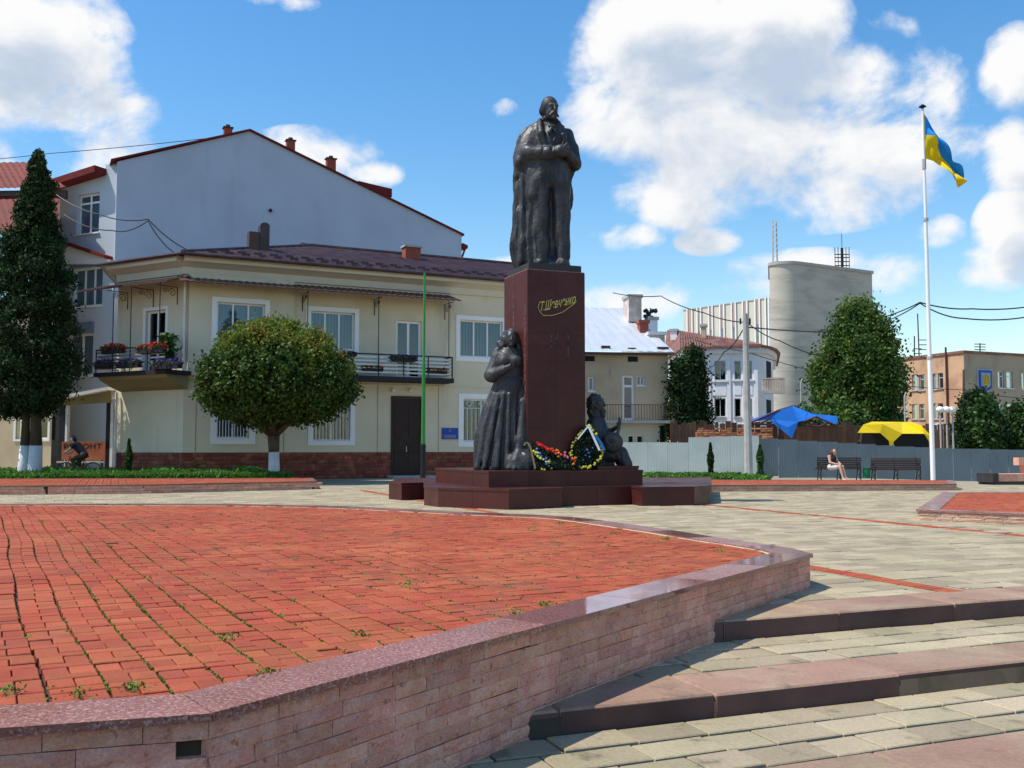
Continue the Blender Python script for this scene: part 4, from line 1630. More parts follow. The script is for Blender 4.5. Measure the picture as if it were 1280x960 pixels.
def wreath_upright():
    Y = 23.15
    base = AT(731, 586, Y)
    root = T('fir_wreath', 'upright pointed fir wreath with pale yellow flowers and white ribbon leaning on the pillar', 'wreath', (base.x, Y, z_t2))
    px_out = [(735, 531), (727, 538), (720, 547), (715, 556), (713, 565), (714, 573), (719, 580), (727, 585), (735, 584), (743, 580), (750, 574), (753, 566), (750, 555), (746, 545), (741, 537)]
    out = []
    for (x, y) in px_out:
        lean = (586 - y) / 55 * .16
        out.append(AT(x, y, Y + lean - .05))
    cen = AT(733, 562, Y + .03)
    P = []
    for _ in range(5200):
        i = random.randrange(len(out))
        a, b = Vector(out[i]), Vector(out[(i + 1) % len(out)])
        q = a.lerp(b, random.random())
        q = q.lerp(Vector(cen), random.random() ** .8 * .95)
        P.append((q.x, q.y + random.gauss(0, .03), q.z))
    leaves('fir_sprays', np.array(P), .022, m_fir, root, aspect=3.2, out=np.array([0, -.5, 0]), kind='stuff')
    mb = MB()
    mb.add([tuple(Vector(p) + Vector((0, .05, 0))) for p in out] + [tuple(Vector(p) + Vector((0, .09, 0))) for p in out],
           [tuple(range(len(out))), tuple(range(2 * len(out) - 1, len(out) - 1, -1))] + [(i, (i + 1) % len(out), len(out) + (i + 1) % len(out), len(out) + i) for i in range(len(out))])
    mb.build('backing', m_fir, root)
    rim = []
    for i in range(len(out)):
        a, b = Vector(out[i]), Vector(out[(i + 1) % len(out)])
        for t in (0, .33, .66):
            if random.random() < .84:
                q = a.lerp(b, t)
                rim.append((q.x + random.gauss(0, .012), q.y - .05, q.z + random.gauss(0, .012)))
    blooms('yellow_flowers', m_fyel, rim[::1], .030, root)
    inner = [tuple(AT(x + random.gauss(0, .5), y + random.gauss(0, .5), Y - .06 + (586 - y) / 55 * .16)) for (x, y) in ((724, 570), (725, 564), (727, 558), (729, 553), (732, 550), (735, 548), (722, 572), (731, 561))]
    blooms('white_flowers', m_fwhite, inner, .013, root)
    blooms('blue_flowers', m_fblue, [tuple(AT(x, y, Y - .07)) for (x, y) in ((734, 562), (736, 566), (732, 569), (737, 571), (741, 560), (729, 575))], .018, root)
    mb = MB()
    ap = AT(735, 532.5, Y + .04)
    for (x, y, w) in ((722, 549, .018), (749.5, 563, .026)):
        e = AT(x, y, Y - .09)
        a = Vector(ap) + Vector((0, -.11, 0))
        dr = (Vector(e) - a).normalized()
        sd_ = dr.cross(Vector((0, 1, 0))).normalized() * w
        mb.add([tuple(a - sd_), tuple(a + sd_), tuple(Vector(e) + sd_), tuple(Vector(e) - sd_), tuple(a - sd_ + Vector((0, .006, 0))), tuple(a + sd_ + Vector((0, .006, 0))), tuple(Vector(e) + sd_ + Vector((0, .006, 0))), tuple(Vector(e) - sd_ + Vector((0, .006, 0)))],
               [(0, 1, 2, 3), (7, 6, 5, 4), (0, 3, 7, 4), (1, 5, 6, 2), (0, 4, 5, 1), (3, 2, 6, 7)])
    rb = mb.build('white_ribbon', m_ribw, root)
    mb = MB()
    a, e = AT(742, 545, Y - .05), AT(754, 563, Y - .06)
    for k in range(2):
        off_ = Vector((.035 + .03 * k, .01, 0))
        mb.tube([Vector(a) + off_, Vector(a).lerp(Vector(e), .5) + off_ * 1.2, Vector(e) + off_ * .6], .022, 6)
    mb.build('blue_ribbon', m_ribb, root)


wreath_upright()


def wreath_lying(name, label, ctl, colr, mats, n_leaf=3600, thick=.10, Yb=None):
    """garland along a pixel polyline at the foot of the pillar"""
    pts = [AT(x, y, Yb + dy) for (x, y, dy) in ctl]
    root = T(name, label, 'wreath', (pts[0].x, pts[0].y, z_t2))
    P = []
    for _ in range(n_leaf):
        t = random.random() * (len(pts) - 1)
        i = int(t)
        q = Vector(pts[i]).lerp(Vector(pts[i + 1]), t - i)
        a, r = random.random() * 2 * PI, thick * math.sqrt(random.random())
        z = q.z + r * math.sin(a)
        P.append((q.x + random.gauss(0, .03), q.y + r * math.cos(a), max(z, z_t2 + .01)))
    leaves('fir_sprays', np.array(P), .024, m_fir, root, aspect=3.0, kind='stuff')
    mb = MB()
    mb.tube([Vector(p) + Vector((0, .03, 0)) for p in pts], thick * .72, 8)
    mb.build('straw_core', m_fir, root)
    for (nm, mt, spots, r) in mats:
        blooms(nm, mt, [tuple(AT(x + random.gauss(0, .4), y + random.gauss(0, .4), Yb + dy - .02)) for (x, y, dy) in spots], r, root)
    return root


Yw = 22.82
wreath_lying('flower_garland', 'dark fir wreath laid along the pillar foot, topped with red and orange flowers',
             [(668, 563, .25), (682, 568, .2), (698, 575, .12), (712, 579, .05), (722, 583, .0), (700, 583, -.02), (680, 580, 0), (665, 572, .1)], None,
             [('red_flowers', m_fred, [(672 + i * 1.55, 553.5 + i * .85, .05) for i in range(13)] + [(674 + i * 1.5, 556 + i * .8, .0) for i in range(11)], .030),
              ('orange_flowers', m_forange, [(690, 561, 0), (692, 564, -.02), (696, 563, 0), (699, 566, -.03), (694, 567, -.02), (701, 569, -.03), (698, 570, -.03), (716, 574, -.1), (719, 577, -.1), (717, 580, -.12), (720, 573, -.1)], .032),
              ('pink_flowers', m_fpink, [(707, 569, -.03), (709, 571, -.03), (706, 566, 0)], .030)], n_leaf=5200, thick=.15, Yb=Yw)
r2 = wreath_lying('small_wreath', 'small fir wreath with yellow and blue flowers and arched ribbon beside the bronze woman',
                  [(664, 560, .1), (672, 566, .05), (680, 573, .0), (688, 581, -.03), (676, 583, -.03), (668, 583, 0)], None,
                  [('yellow_flowers', m_fyel, [(667, 564, -.05), (669, 568, -.05), (672, 571, -.08), (670, 565, -.05), (675, 573, -.1), (678, 586, -.1), (681, 587, -.1), (686, 577, -.1), (688, 585, -.05)], .032),
                   ('blue_flowers', m_fblue, [(671, 562, -.05), (675, 567, -.08), (677, 570, -.08), (682, 573, -.1), (687, 574, -.05), (684, 580, -.1), (690, 579, -.05)], .024),
                   ('white_flowers', m_fwhite, [(673, 566, -.08), (679, 575, -.1), (683, 577, -.1), (655, 567, -.1), (656, 568, -.1), (686, 582, -.08)], .022)], n_leaf=3000, thick=.10, Yb=Yw - .12)
mb = MB()
pl = [AT(x, y, Yw - .28) for (x, y) in ((655, 557), (657, 553), (660, 554), (663, 559), (665, 567), (667, 576), (669, 586))]
for i in range(len(pl) - 1):
    a, b = Vector(pl[i]), Vector(pl[i + 1])
    sd_ = (b - a).normalized().cross(Vector((0, 1, 0))) * .020
    mb.add([tuple(a - sd_), tuple(a + sd_), tuple(b + sd_), tuple(b - sd_)], [(0, 1, 2, 3)])
    k = Vector((0, .01, 0))
    mb.add([tuple(a - sd_ + k), tuple(a + sd_ + k), tuple(b + sd_ + k), tuple(b - sd_ + k)], [(3, 2, 1, 0)])
mb.build('ribbon', m_beigesof, r2)


# ================================================================== CREAM HOUSE WITH BALCONIES
def sweep(F, s0, s1, prof):
    mb = MB()
    n = len(prof)
    vs = [F(s0, p[0], p[1]) for p in prof] + [F(s1, p[0], p[1]) for p in prof]
    mb.add(vs, [tuple(range(n)), tuple(range(2 * n - 1, n - 1, -1))] + [(i, (i + 1) % n, n + (i + 1) % n, n + i) for i in range(n)])
    return mb


HC = V2d(AT(228, 560, 39.8))
hd = Vector((1, .49)).normalized()
HR = HC + hd * 17.7
HF = Frame(HC, HR)
HLp = V2d(AT(143, 560, 41.8))
LF = Frame(HLp, HC)
ZE = 9.02
house = T('cream_house', 'two storey cream house with brown tiled roof, balconies and white windows behind the round tree', 'house', (HC.x, HC.y, 0))

w_low = [HF.rect(271, 497, 312, 548), HF.rect(391, 497, 438, 551), HF.rect(579, 499, 626, 552)]
w_up = [HF.rect(388, 390, 443, 437), HF.rect(575, 401, 628, 447)]
r_door = HF.rect(491, 498, 528, 597)
r_door = (r_door[0], r_door[1], .02, r_door[3])
r_bd = HF.rect(495, 401, 527, 470)
ZB = HF.pix(500, 471, 1.0)[1]
r_bd = (r_bd[0], r_bd[1], ZB + .02, r_bd[3])
bay0, bay1 = HF.pix(235, 450, .25)[0], HF.pix(367, 450, .25)[0]
r_w1 = HF.rect(271, 379, 331, 430, .25)
ZBASE = 1.12
mb = MB()
wall_face(mb, HF, 0, HF.L, ZBASE, ZE, w_low + w_up + [r_bd, (r_door[0], r_door[1], ZBASE, r_door[3])], depth=.3)
mb.build('wall', m_cream, house)
mb = MB()
wall_face(mb, HF, bay0, bay1, ZB - .15, ZE - .7, [r_w1], depth=.3, d=.25)
for s in (bay0, bay1):
    mb.add([HF(s, .25, ZB - .15), HF(s, 0, ZB - .15), HF(s, 0, ZE - .7), HF(s, .25, ZE - .7)], [(0, 1, 2, 3)])
mb.add([HF(bay0, .25, ZB - .15), HF(bay1, .25, ZB - .15), HF(bay1, 0, ZB - .35), HF(bay0, 0, ZB - .35)], [(0, 1, 2, 3)])
mb.build('bay_wall', m_cream, house)
# left flank
r_ld = LF.rect(182, 388, 207, 462)
r_ld = (r_ld[0], r_ld[1], ZB + .02, r_ld[3])
mb = MB()
wall_face(mb, LF, 0, LF.L, ZBASE, ZE, [r_ld], depth=.3)
mb.build('left_wall', m_cream, house)
# the other sides, closing the house off
HB = HR + Vector((-hd.y, hd.x)) * 9
LB = HLp + Vector((-.35, .94)) * 8
mb = MB()
for a, b in ((HR, HB), (HB, LB), (LB, HLp)):
    F = Frame(a, b)
    wall_face(mb, F, 0, F.L, 0, ZE, [])
mb.build('rear_wall', m_cream, house)
# thin grooves and the string course between floors
mb = MB()
zc = ZB - .28
mb.box(HF, 0.0, HF.L, .002, .03, zc - .04, zc)
mb.build('string_course', m_cream2, house)
mb = MB()
for px in (245, 355, 472, 548):
    s = HF.pix(px, 520)[0]
    mb.box(HF, s - .012, s + .012, .001, .012, ZBASE + .02, zc - .05)
mb.build('render_joint', m_beigesof, house)


# stone-clad base, stone by stone
def clad(F, s0, s1, z0, z1, root, gaps=(), limit=150):
    mb = MB()
    segs = []
    cur = s0
    for (a, b) in sorted(gaps):
        segs.append((cur, a))
        cur = b
    segs.append((cur, s1))
    for a, b in segs:
        mb.box(F, a, b, -.2, .02, z0, z1)
    mb.build('base_wall', m_redbase, root)
    Ls = (.34, .48, .62)
    rows_ = 7
    rh = (z1 - z0) / rows_
    bl = [rough_block(l - .015, rh - .015, .03, seed=int(l * 91) + q, amp=.02).mesh('base_stone', m_redbase) for l in Ls for q in (0, 1)]
    rot = math.atan2(F.u.y, F.u.x)
    its = []
    for r in range(rows_):
        for a, b in segs:
            s = a
            while s < b - .1:
                q = random.randrange(3)
                if s + Ls[q] > b:
                    q = 0
                if s + Ls[q] > b + .05:
                    break
                p = F(s, .05, z0 + rh * r)
                its.append((p[0], p[1], p[2], rot, q * 2 + random.randrange(2)))
                s += Ls[q]
    spread_pieces(its, bl, root, 'base_stone', 'distant_base_stones', m_redbase, limit)


clad(HF, 0, HF.L, .0, ZBASE, house, gaps=[(r_door[0] - .05, r_door[1] + .05)], limit=200)
clad(LF, 0, LF.L - .01, .0, ZBASE, house, limit=90)
# windows
window(house, HF, r_w1, 3, sur=.2, blind=m_blind, d=.25)
for i, r in enumerate(w_up):
    window(house, HF, r, 3, sur=.2, blind=m_blind)
window(house, HF, w_low[0], 2, sur=.24, blind=m_blind, grille=11)
window(house, HF, w_low[1], 2, sur=.2, blind=m_curt, grille=11)
window(house, HF, w_low[2], 2, sur=.24, blind=m_blind, grille=9, scroll=True)
bd = window(house, HF, r_bd, 2, sur=0, frame=.11, sill=False)
ld = window(house, LF, r_ld, 2, sur=.14, frame=.10, sill=False)
door(house, HF, r_door, m_darkdoor)
mb = MB()
mb.box(HF, r_door[0] - .09, r_door[0] - .002, -.05, .075, .02, r_door[3] + .09)
mb.box(HF, r_door[1] + .002, r_door[1] + .09, -.05, .075, .02, r_door[3] + .09)
mb.box(HF, r_door[0] - .002, r_door[1] + .002, -.05, .073, r_door[3] + .002, r_door[3] + .09)
mb.build('door_frame', m_darkdoor, house)
mb = MB()
mb.box(HF, r_door[0] - .3, r_door[1] + .3, .08, .9, -.01, .10)
mb.build('door_step', m_conc, house)
mb = MB()
r = HF.rect(552, 535, 572, 549)
mb.box(HF, r[0], r[1], .03, .06, r[2], r[3])
pq = mb.build('name_plate', m_bluesign, house)
mb = MB()
mb.tube([HF((r[0] + r[1]) / 2 + .05 * math.cos(t * .7), .065, r[3] - .12 + .05 * math.sin(t * .7)) for t in range(10)], .012, 5)
for k in range(3):
    mb.box(HF, r[0] + .1, r[1] - .1, .06, .066, r[2] + .05 + .06 * k, r[2] + .062 + .06 * k)
mb.build('crest_and_lines', m_gold, pq)
for px in (490, 512):
    p = HF.pix(px, 488)
    mb = MB()
    mb.ball(HF(p[0], .14, p[1]), .09, 8, 6)
    mb.tube([HF(p[0], 0, p[1] + .05), HF(p[0], .14, p[1] + .08)], .02, 6)
    mb.build('door_lamp', m_whitepaint, house)

# cornice and eaves
prof = [(0, ZE - .72), (.10, ZE - .70), (.14, ZE - .42), (.40, ZE - .30), (.62, ZE - .24), (.62, ZE - .03), (0, ZE - .03)]
sweep(HF, -.15, HF.L, prof).build('cornice', m_cream2, house)
sweep(LF, 0, LF.L + .1, [(a * .98, b - .004) for a, b in prof]).build('cornice', m_cream2, house)


def roof_sheet(E0, E1, R1, R0, z0, z1, name, root, mat, pitch=.25, row=.38, amp=.03, kind=None, dense=4):
    """ribbed tile sheet between eave E0-E1 and ridge R0-R1"""
    E0, E1, R0, R1 = [Vector((p[0], p[1])) for p in (E0, E1, R0, R1)]
    L = (E1 - E0).length
    u = (E1 - E0) / L
    sl_ = ((R0 + R1) / 2 - (E0 + E1) / 2).length
    rows_ = max(2, int(math.hypot(sl_, z1 - z0) / row))
    nx = max(4, int(L / pitch * dense))
    V, Fc = [], []
    for j in range(rows_ * 2 + 1):
        t = (j // 2 + (.93 if j % 2 else 0)) / rows_ if j < rows_ * 2 else 1.0
        a, b = E0.lerp(R0, t), E1.lerp(R1, t)
        for i in range(nx + 1):
            p = a.lerp(b, i / nx)
            s = (p - E0).dot(u)
            h = amp * abs(math.sin(PI * s / pitch)) + (.0 if j % 2 else .03)
            V.append((p.x, p.y, z0 + (z1 - z0) * t + h))
    for j in range(rows_ * 2):
        for i in range(nx):
            q = j * (nx + 1) + i
            Fc.append((q, q + 1, q + nx + 2, q + nx + 1))
    return np_mesh(name, np.array(V), np.array(Fc), mat, root, kind=kind)


nH = HF.n
E0 = HC + nH * .72 + LF.n * .35
E1 = HR + nH * .72
LE = HLp + LF.n * .72 - LF.u * .5
ZR = HF.pix(389, 308, -4.5)[1]
s_r = HF.pix(389, 308, -4.5)[0]
R0 = HF.o + HF.u * s_r - nH * 4.5
R1 = HR - nH * 4.5
roof_sheet(E0, E1, R1, R0, ZE, ZR, 'roof', house, m_rooftile)
RL = HF.o + HF.u * (s_r - .5) - nH * 4.5
roof_sheet(LE, E0, R0, RL, ZE, ZR, 'left_roof', house, m_rooftile)
roof_sheet(HB, LB, RL, R1, ZE, ZR, 'rear_roof', house, m_rooftile, pitch=1, dense=1)
roof_sheet(LB, LE, RL, RL + Vector((.01, 0)), ZE, ZR, 'end_roof', house, m_rooftile, pitch=1, dense=1)
mb = MB()
mb.tube([(E0.x, E0.y, ZE - .02), (E1.x, E1.y, ZE - .02)], .075, 8)
mb.tube([(LE.x, LE.y, ZE - .02), (E0.x, E0.y, ZE - .02)], .075, 8)
mb.build('gutter', m_rooftile, house)
mb = MB()
for k in range(25):
    s = .6 + k * .66
    for t in (.07, .16):
        q = E0.lerp(R0, t) + HF.u * s
        mb.box(Frame(q, q + HF.u), 0, .34, -.02, .02, ZE + (ZR - ZE) * t + .05, ZE + (ZR - ZE) * t + .13)
mb.build('snow_guard', m_rooftile, house, kind='stuff')
# ridge caps
mb = MB()
mb.tube([(RL.x, RL.y, ZR + .03), (R1.x, R1.y, ZR + .03)], .11, 8)
mb.tube([(E0.x, E0.y, ZE + .04), (R0.x, R0.y, ZR + .04)], .09, 8)
mb.build('ridge_cap', m_rooftile, house)
# flue and brick chimney on the roof
a0 = HF.pix(311, 300, -1.6)
a1 = HF.pix(324, 300, -1.6)
a2 = HF.pix(336, 300, -1.6)
zt_ = HF.pix(325, 283, -1.6)[1]
mb = MB()
mb.box(HF, a0[0], a1[0], -2.0, -1.5, ZE + .3, HF.pix(317, 290, -1.6)[1])
mb.build('flue_casing', m_awning, house)
mb = MB()
mb.box(HF, a1[0] + .01, a2[0], -2.0, -1.45, ZE + .3, zt_)
w = (a2[0] - a1[0]) / 2
mb.add([HF(a1[0] + .01 + w + w * math.cos(t), d_, zt_ + w * .8 * math.sin(t)) for d_ in (-1.45, -2.0) for t in [PI * k / 8 for k in range(9)]],
       [(k, k + 1, 10 + k, 9 + k) for k in range(8)] + [tuple(range(9)), tuple(range(17, 8, -1))])
mb.build('metal_flue', m_rooftile, house)
r = HF.rect(507, 307, 526, 322, -3.0)
mb = MB()
mb.box(HF, r[0], r[1], -3.5, -3.0, r[2] - .5, r[3] - .08)
ch = mb.build('chimney', m_chimred, house)
mb = MB()
mb.box(HF, r[0] - .06, r[1] + .06, -3.56, -2.94, r[3] - .078, r[3] + .01)
mb.build('chimney_cap', m_conc, ch)

# long canopy over the upper floor, with scroll brackets
s_c1 = HF.pix(563, 366)[0]
zc1, zc0 = ZE - .80, ZE - 1.16


def canopy(F, s0, s1, d1, name):
    mb = MB()
    n = int((s1 - s0) / .14)
    for i in range(n):
        a, b = s0 + (s1 - s0) * i / n, s0 + (s1 - s0) * (i + 1) / n
        h = .025 if i % 2 else 0
        mb.add([F(a, .02, zc1 + h), F(b, .02, zc1 + h), F(b, d1, zc0 + h), F(a, d1, zc0 + h), F(a, .02, zc1 - .03), F(b, .02, zc1 - .03), F(b, d1, zc0 - .05 + h), F(a, d1, zc0 - .05 + h)],
               [(0, 3, 2, 1), (4, 5, 6, 7), (3, 7, 6, 2), (0, 4, 7, 3), (1, 2, 6, 5)])
    return mb.build(name, m_awning, house)


canopy(HF, -.35, s_c1, 1.25, 'canopy')
canopy(LF, -1.1, LF.L + .3, 1.22, 'left_canopy')


def bracket(F, s, name='canopy_bracket'):
    mb = MB()
    mb.tube([F(s, .02, zc0 - .75), F(s, .03, zc0 - .05), F(s, 1.05, zc0 - .07)], .018, 5)
    for (c_d, c_z, rr, sg) in ((.28, zc0 - .30, .20, 1), (.62, zc0 - .20, .12, -1)):
        mb.tube([F(s, c_d + rr * math.cos(sg * t * .62) * (1 - t * .06), c_z + rr * math.sin(sg * t * .62) * (1 - t * .06)) for t in range(14)], .014, 5)
    mb.build(name, m_black, house)


for px in (378, 468, 556):
    bracket(HF, HF.pix(px, 380)[0])
for px in (160, 192, 222):
    bracket(LF, LF.pix(px, 380)[0])


def railing(F, s0, s1, d, z, root, name='railing', side=(), posts=5, H=.94, fill=5):
    top = MB()
    top.tube([F(s0, d, z + H), F(s1, d, z + H)], .03, 6)
    for i in range(posts + 1):
        s = s0 + (s1 - s0) * i / posts
        top.tube([F(s, d, z), F(s, d, z + H)], .022, 6)
    for s in side:
        top.tube([F(s, .05, z + H), F(s, d, z + H)], .03, 6)
        top.tube([F(s, d, z), F(s, d, z + H)], .028, 6)
    r_ = top.build(name, m_black, root)
    for k in range(fill):
        zz = z + .14 + (H - .3) * k / max(1, fill - 1)
        b = MB()
        b.box(F, s0 + .03, s1 - .03, d - .045, d - .03, zz, zz + .075)
        for s in side:
            b.box(F, s - .012, s + .012, .06, d - .05, zz, zz + .075)
        b.build('rail_bar', m_rail, r_)
    return r_


# right balcony
sb0, sb1 = bay1 + .02, HF.pix(567, 474, 1.0)[0]
mb = MB()
mb.box(HF, sb0, sb1, .032, 1.05, ZB - .2, ZB)
mb.build('balcony_slab', m_pot, house)
railing(HF, sb0 + .05, sb1 - .05, .98, ZB, house, side=(sb1 - .06,), posts=6)
mb = MB()
for px in (384, 473, 561):
    s = HF.pix(px, 440, .98)[0]
    mb.tube([HF(s, .98, ZB + .9), HF(s, .98, zc0)], .02, 5)
mb.build('canopy_rod', m_black, house)
# left balcony round the corner
lb0, lb1 = LF.pix(118, 467, 1.2)[0], LF.L + .35
mb = MB()
mb.box(LF, lb0, lb1, -.6, 1.25, ZB - .17, ZB)
mb.build('balcony_slab', m_pot, house)
sweep(LF, lb0 + .15, lb1 - .1, [(0, ZB - .172), (1.15, ZB - .172), (1.05, ZB - .30), (.45, ZB - .58), (.02, ZB - .72)]).build('balcony_soffit', m_beigesof, house)
railing(LF, lb0 + .05, lb1 - .1, 1.18, ZB, house, side=(lb0 + .06,), posts=4)
mb = MB()
for px in (141, 163, 199):
    s = LF.pix(px, 420, 1.18)[0]
    mb.tube([LF(s, 1.18, ZB + .9), LF(s, 1.18, zc0)], .02, 5)
mb.build('canopy_rod', m_black, house)
mb = MB()
s = LF.pix(145, 500, .15)[0]
mb.tube([LF(s, .14, ZB - .75), LF(s + .03, .16, 3.2), LF(s + .03, .16, .3)], .06, 8)
mb.build('downpipe', m_whitepaint, house)
mb = MB()
s = LF.pix(232, 420, .2)[0]
mb.tube([HF(-.06, .2, ZB), HF(-.06, .2, ZE - .8)], .05, 8)
mb.build('downpipe', m_whitepaint, house)


def flower_box(F, x0, x1, ytop, ybot, d, mat, label, box=True, droop=0.3):
    s0, z1 = F.pix(x0, ytop, d)
    s1, z0 = F.pix(x1, ybot, d)
    c = F((s0 + s1) / 2, d, z0)
    root = T('flower_box', label, 'flower box', c, 'flower boxes on the balconies')
    h = z1 - z0
    mb = MB()
    mb.box(F, s0 + .08, s1 - .08, d - .1, d + .1, z0, z0 + h * .45)
    mb.build('trough', m_pot, root)
    n = int(380 * (s1 - s0))
    P, Pg = [], []
    for _ in range(n):
        s = random.uniform(s0, s1)
        e = 1 - abs((s - (s0 + s1) / 2) / ((s1 - s0) / 2)) ** 3
        dd = d + random.gauss(.0, .06)
        P.append(F(s, dd, z0 + h * .35 + random.random() * h * .65 * (.5 + .5 * e) - (.12 * droop if random.random() < .3 else 0)))
        if random.random() < .35:
            Pg.append(F(s, d + random.gauss(.02, .08), z0 + h * .3 + random.random() * h * .4))
    leaves('flowers', np.array(P), .055, mat, root, aspect=1.1, kind='stuff')
    leaves('foliage', np.array(Pg), .08, m_leaf_mid, root, aspect=1.6, kind='stuff')


fb = [(LF, 128, 156, 430, 441, 1.28, m_fred, 'red geranium box on the left balcony rail, nearer the downpipe corner'),
      (LF, 172, 208, 429, 440, 1.28, m_fred, 'red geranium box on the left balcony rail, in front of the balcony door'),
      (LF, 119, 141, 449, 460, 1.32, m_fpurple, 'purple petunia box low at the outer corner of the left balcony'),
      (LF, 146, 176, 449, 459, 1.32, m_fpurple, 'purple petunia box low at the middle of the left balcony'),
      (LF, 190, 227, 449, 460, 1.32, m_fpurple, 'long purple petunia box low at the inner end of the left balcony'),
      (HF, 422, 446, 437, 447, 1.1, m_fpurple, 'purple petunia box on the right balcony rail beside the round tree'),
      (HF, 488, 521, 442, 453, 1.1, m_fpurple, 'purple petunia box on the right balcony rail in front of the dark balcony door'),
      (HF, 450, 480, 455, 465, .86, m_fred, 'dull red flower box on the right balcony floor, left of the balcony door'),
      (HF, 532, 560, 458, 468, .86, m_fred, 'dull red flower box on the right balcony floor at its far end')]
for a in fb:
    flower_box(*a)
# pot plant by the left balcony door
c = LF(LF.pix(211, 430, .7)[0], .7, ZB)
pp = T('potted_plant', 'bushy green plant in a dark pot beside the left balcony door', 'plant', c)
mb = MB()
mb.tube([Vector(c), Vector(c) + Vector((0, 0, .35))], .13, 10, .18)
mb.build('pot', m_pot, pp)
leaves('foliage', np.array([(c[0] + random.gauss(0, .14), c[1] + random.gauss(0, .12), c[2] + .35 + random.random() * 1.1) for _ in range(420)]), .13, m_leaf_mid, pp)

# ================================================================== GREY GABLED HOUSE BEHIND
g0 = V2d(AT(146.5, 560, 49.5))
g1 = g0 + hd * 17.2
GF = Frame(g0, g1)
sR = GF.pix(577, 300)[0]
GF = Frame(g0, g0 + hd * sR)
gh = T('grey_house', 'big blue-grey rendered house with a blank gable and red roof edge behind the cream house', 'house', (g0.x, g0.y, 0))
px_g = [(146.5, 202), (312, 164), (577, 293)]
pg = [GF.pix(*p) for p in px_g]
zs_ = [p[1] for p in pg]
mb = MB()
mb.slab(GF, [(pg[0][0], 0), (pg[2][0], 0), (pg[2][0], zs_[2]), (pg[1][0], zs_[1]), (pg[0][0], zs_[0])], -9, 0)
mb.build('gable_wall', m_grey, gh)


def strip(F, a, b, th, d0, d1):
    """sloping board along the line a-b in the wall plane"""
    mb = MB()
    mb.slab(F, [(a[0], a[1]), (b[0], b[1]), (b[0], b[1] + th), (a[0], a[1] + th)], d0, d1)
    return mb


strip(GF, (pg[0][0] - .3, zs_[0] - .03), pg[1], .10, -9.2, .14).build('roof', m_redroof, gh)
strip(GF, pg[1], (pg[2][0] + .12, zs_[2] - .08), .10, -9.2, .14).build('roof', m_redroof, gh)
lu = Vector((-.9, .44)).normalized()
g2 = g0 + lu * 5.1
GL = Frame(g2, g0)
pl0 = GL.pix(64, 400)[0]
poly = [GL.pix(132, 206), GL.pix(132, 214), GL.pix(62, 237)]
ztop = poly[2][1]
gw_ = [GL.rect(96, 242, 124, 292), GL.rect(90, 334, 128, 383), GL.rect(84, 417, 116, 470)]
mb = MB()
wall_face(mb, GL, pl0, GL.L, 0, ztop, gw_, depth=.3)
mb.slab(GL, [(pl0, ztop), (GL.L, ztop), (GL.L, zs_[0]), (poly[0][0], poly[0][1]), (poly[1][0], poly[1][1])], -.3, -.002)
mb.build('side_wall', m_greyl, gh)
mb = MB()
bk = GL.o - GL.n * 7
mb.add([GL(pl0, 0, 0), GL(pl0, -8, 0), GL(pl0, -8, ztop), GL(pl0, 0, ztop)], [(0, 1, 2, 3)])
mb.build('rear_wall', m_greyl, gh)
window(gh, GL, gw_[0], 2, sur=0, frame=.10, recess=.2, blind=m_blind_sky, transom=.22)
window(gh, GL, gw_[1], 3, sur=0, frame=.11, recess=.2, blind=m_blind_sky)
window(gh, GL, gw_[2], 2, sur=0, frame=.12, recess=.2, blind=m_blind_sky)
for i in (1, 2):
    r = gw_[i]
    mb = MB()
    mb.box(GL, r[0] - .05, r[1] + .05, .003, .12, r[3] + .003, r[3] + .55)
    mb.build('roller_blind_box', M('slate_blue_box', (.16, .20, .27), .6), gh)
mb = MB()
mb.slab(GL, [GL.pix(133, 211), GL.pix(60, 234), GL.pix(60, 242), GL.pix(133, 219)], -6, .75)
mb.build('side_roof', m_redroof, gh)
mb = MB()
mb.slab(GL, [GL.pix(141, 321), GL.pix(141, 324.5), GL.pix(82, 304.5), GL.pix(82, 301.5)], .003, .55)
mb.build('lower_roof_edge', m_redroof, gh)
mb = MB()
mb.slab(GL, [GL.pix(140, 325), GL.pix(140, 331), GL.pix(86, 331), GL.pix(86, 307)], .003, .30)
mb.build('pale_gable_panel', m_whitew, gh)


def pot_chimney(px, y0, y1, w, Fw, d, root):
    r = Fw.rect(px - w / 2, y0, px + w / 2, y1, d)
    mb = MB()
    mb.box(Fw, r[0], r[1], d - .35, d, r[2] - .3, r[3] - .12)
    c_ = mb.build('chimney', m_chimred, root)
    mb = MB()
    mb.box(Fw, r[0] - .06, r[1] + .06, d - .41, d + .06, r[3] - .118, r[3] - .06)
    mb.tube([Fw((r[0] + r[1]) / 2, d - .17, r[3] - .06), Fw((r[0] + r[1]) / 2, d - .17, r[3] + .08)], .13, 8)
    mb.build('chimney_cap', m_rooftile, c_)


pot_chimney(285.5, 157, 170, 10, GF, -1.0, gh)
pot_chimney(364, 173, 188, 10, GF, -1.0, gh)
pot_chimney(414.5, 196, 211, 11, GF, -1.0, gh)
mb = MB()
mb.slab(GF, [GF.pix(448, 226, -.6), GF.pix(490, 236, -.6), GF.pix(490, 246, -.6), GF.pix(470, 241, -.6)], -2.2, -.6)
mb.build('dormer_roof', m_redroof, gh)
mb = MB()
mb.slab(GF, [GF.pix(577.5, 304), GF.pix(584, 307), GF.pix(584, 311), GF.pix(577.5, 312)], -.6, .1)
mb.tube([GF(*((GF.pix(582, 311)[0]), -.1, GF.pix(582, 311)[1])), GF(GF.pix(578, 322)[0], -.1, GF.pix(578, 322)[1]), GF(GF.pix(578, 330)[0], -.1, GF.pix(578, 330)[1])], .06, 6)
mb.build('gutter_corner', m_redroof, gh)
mb = MB()
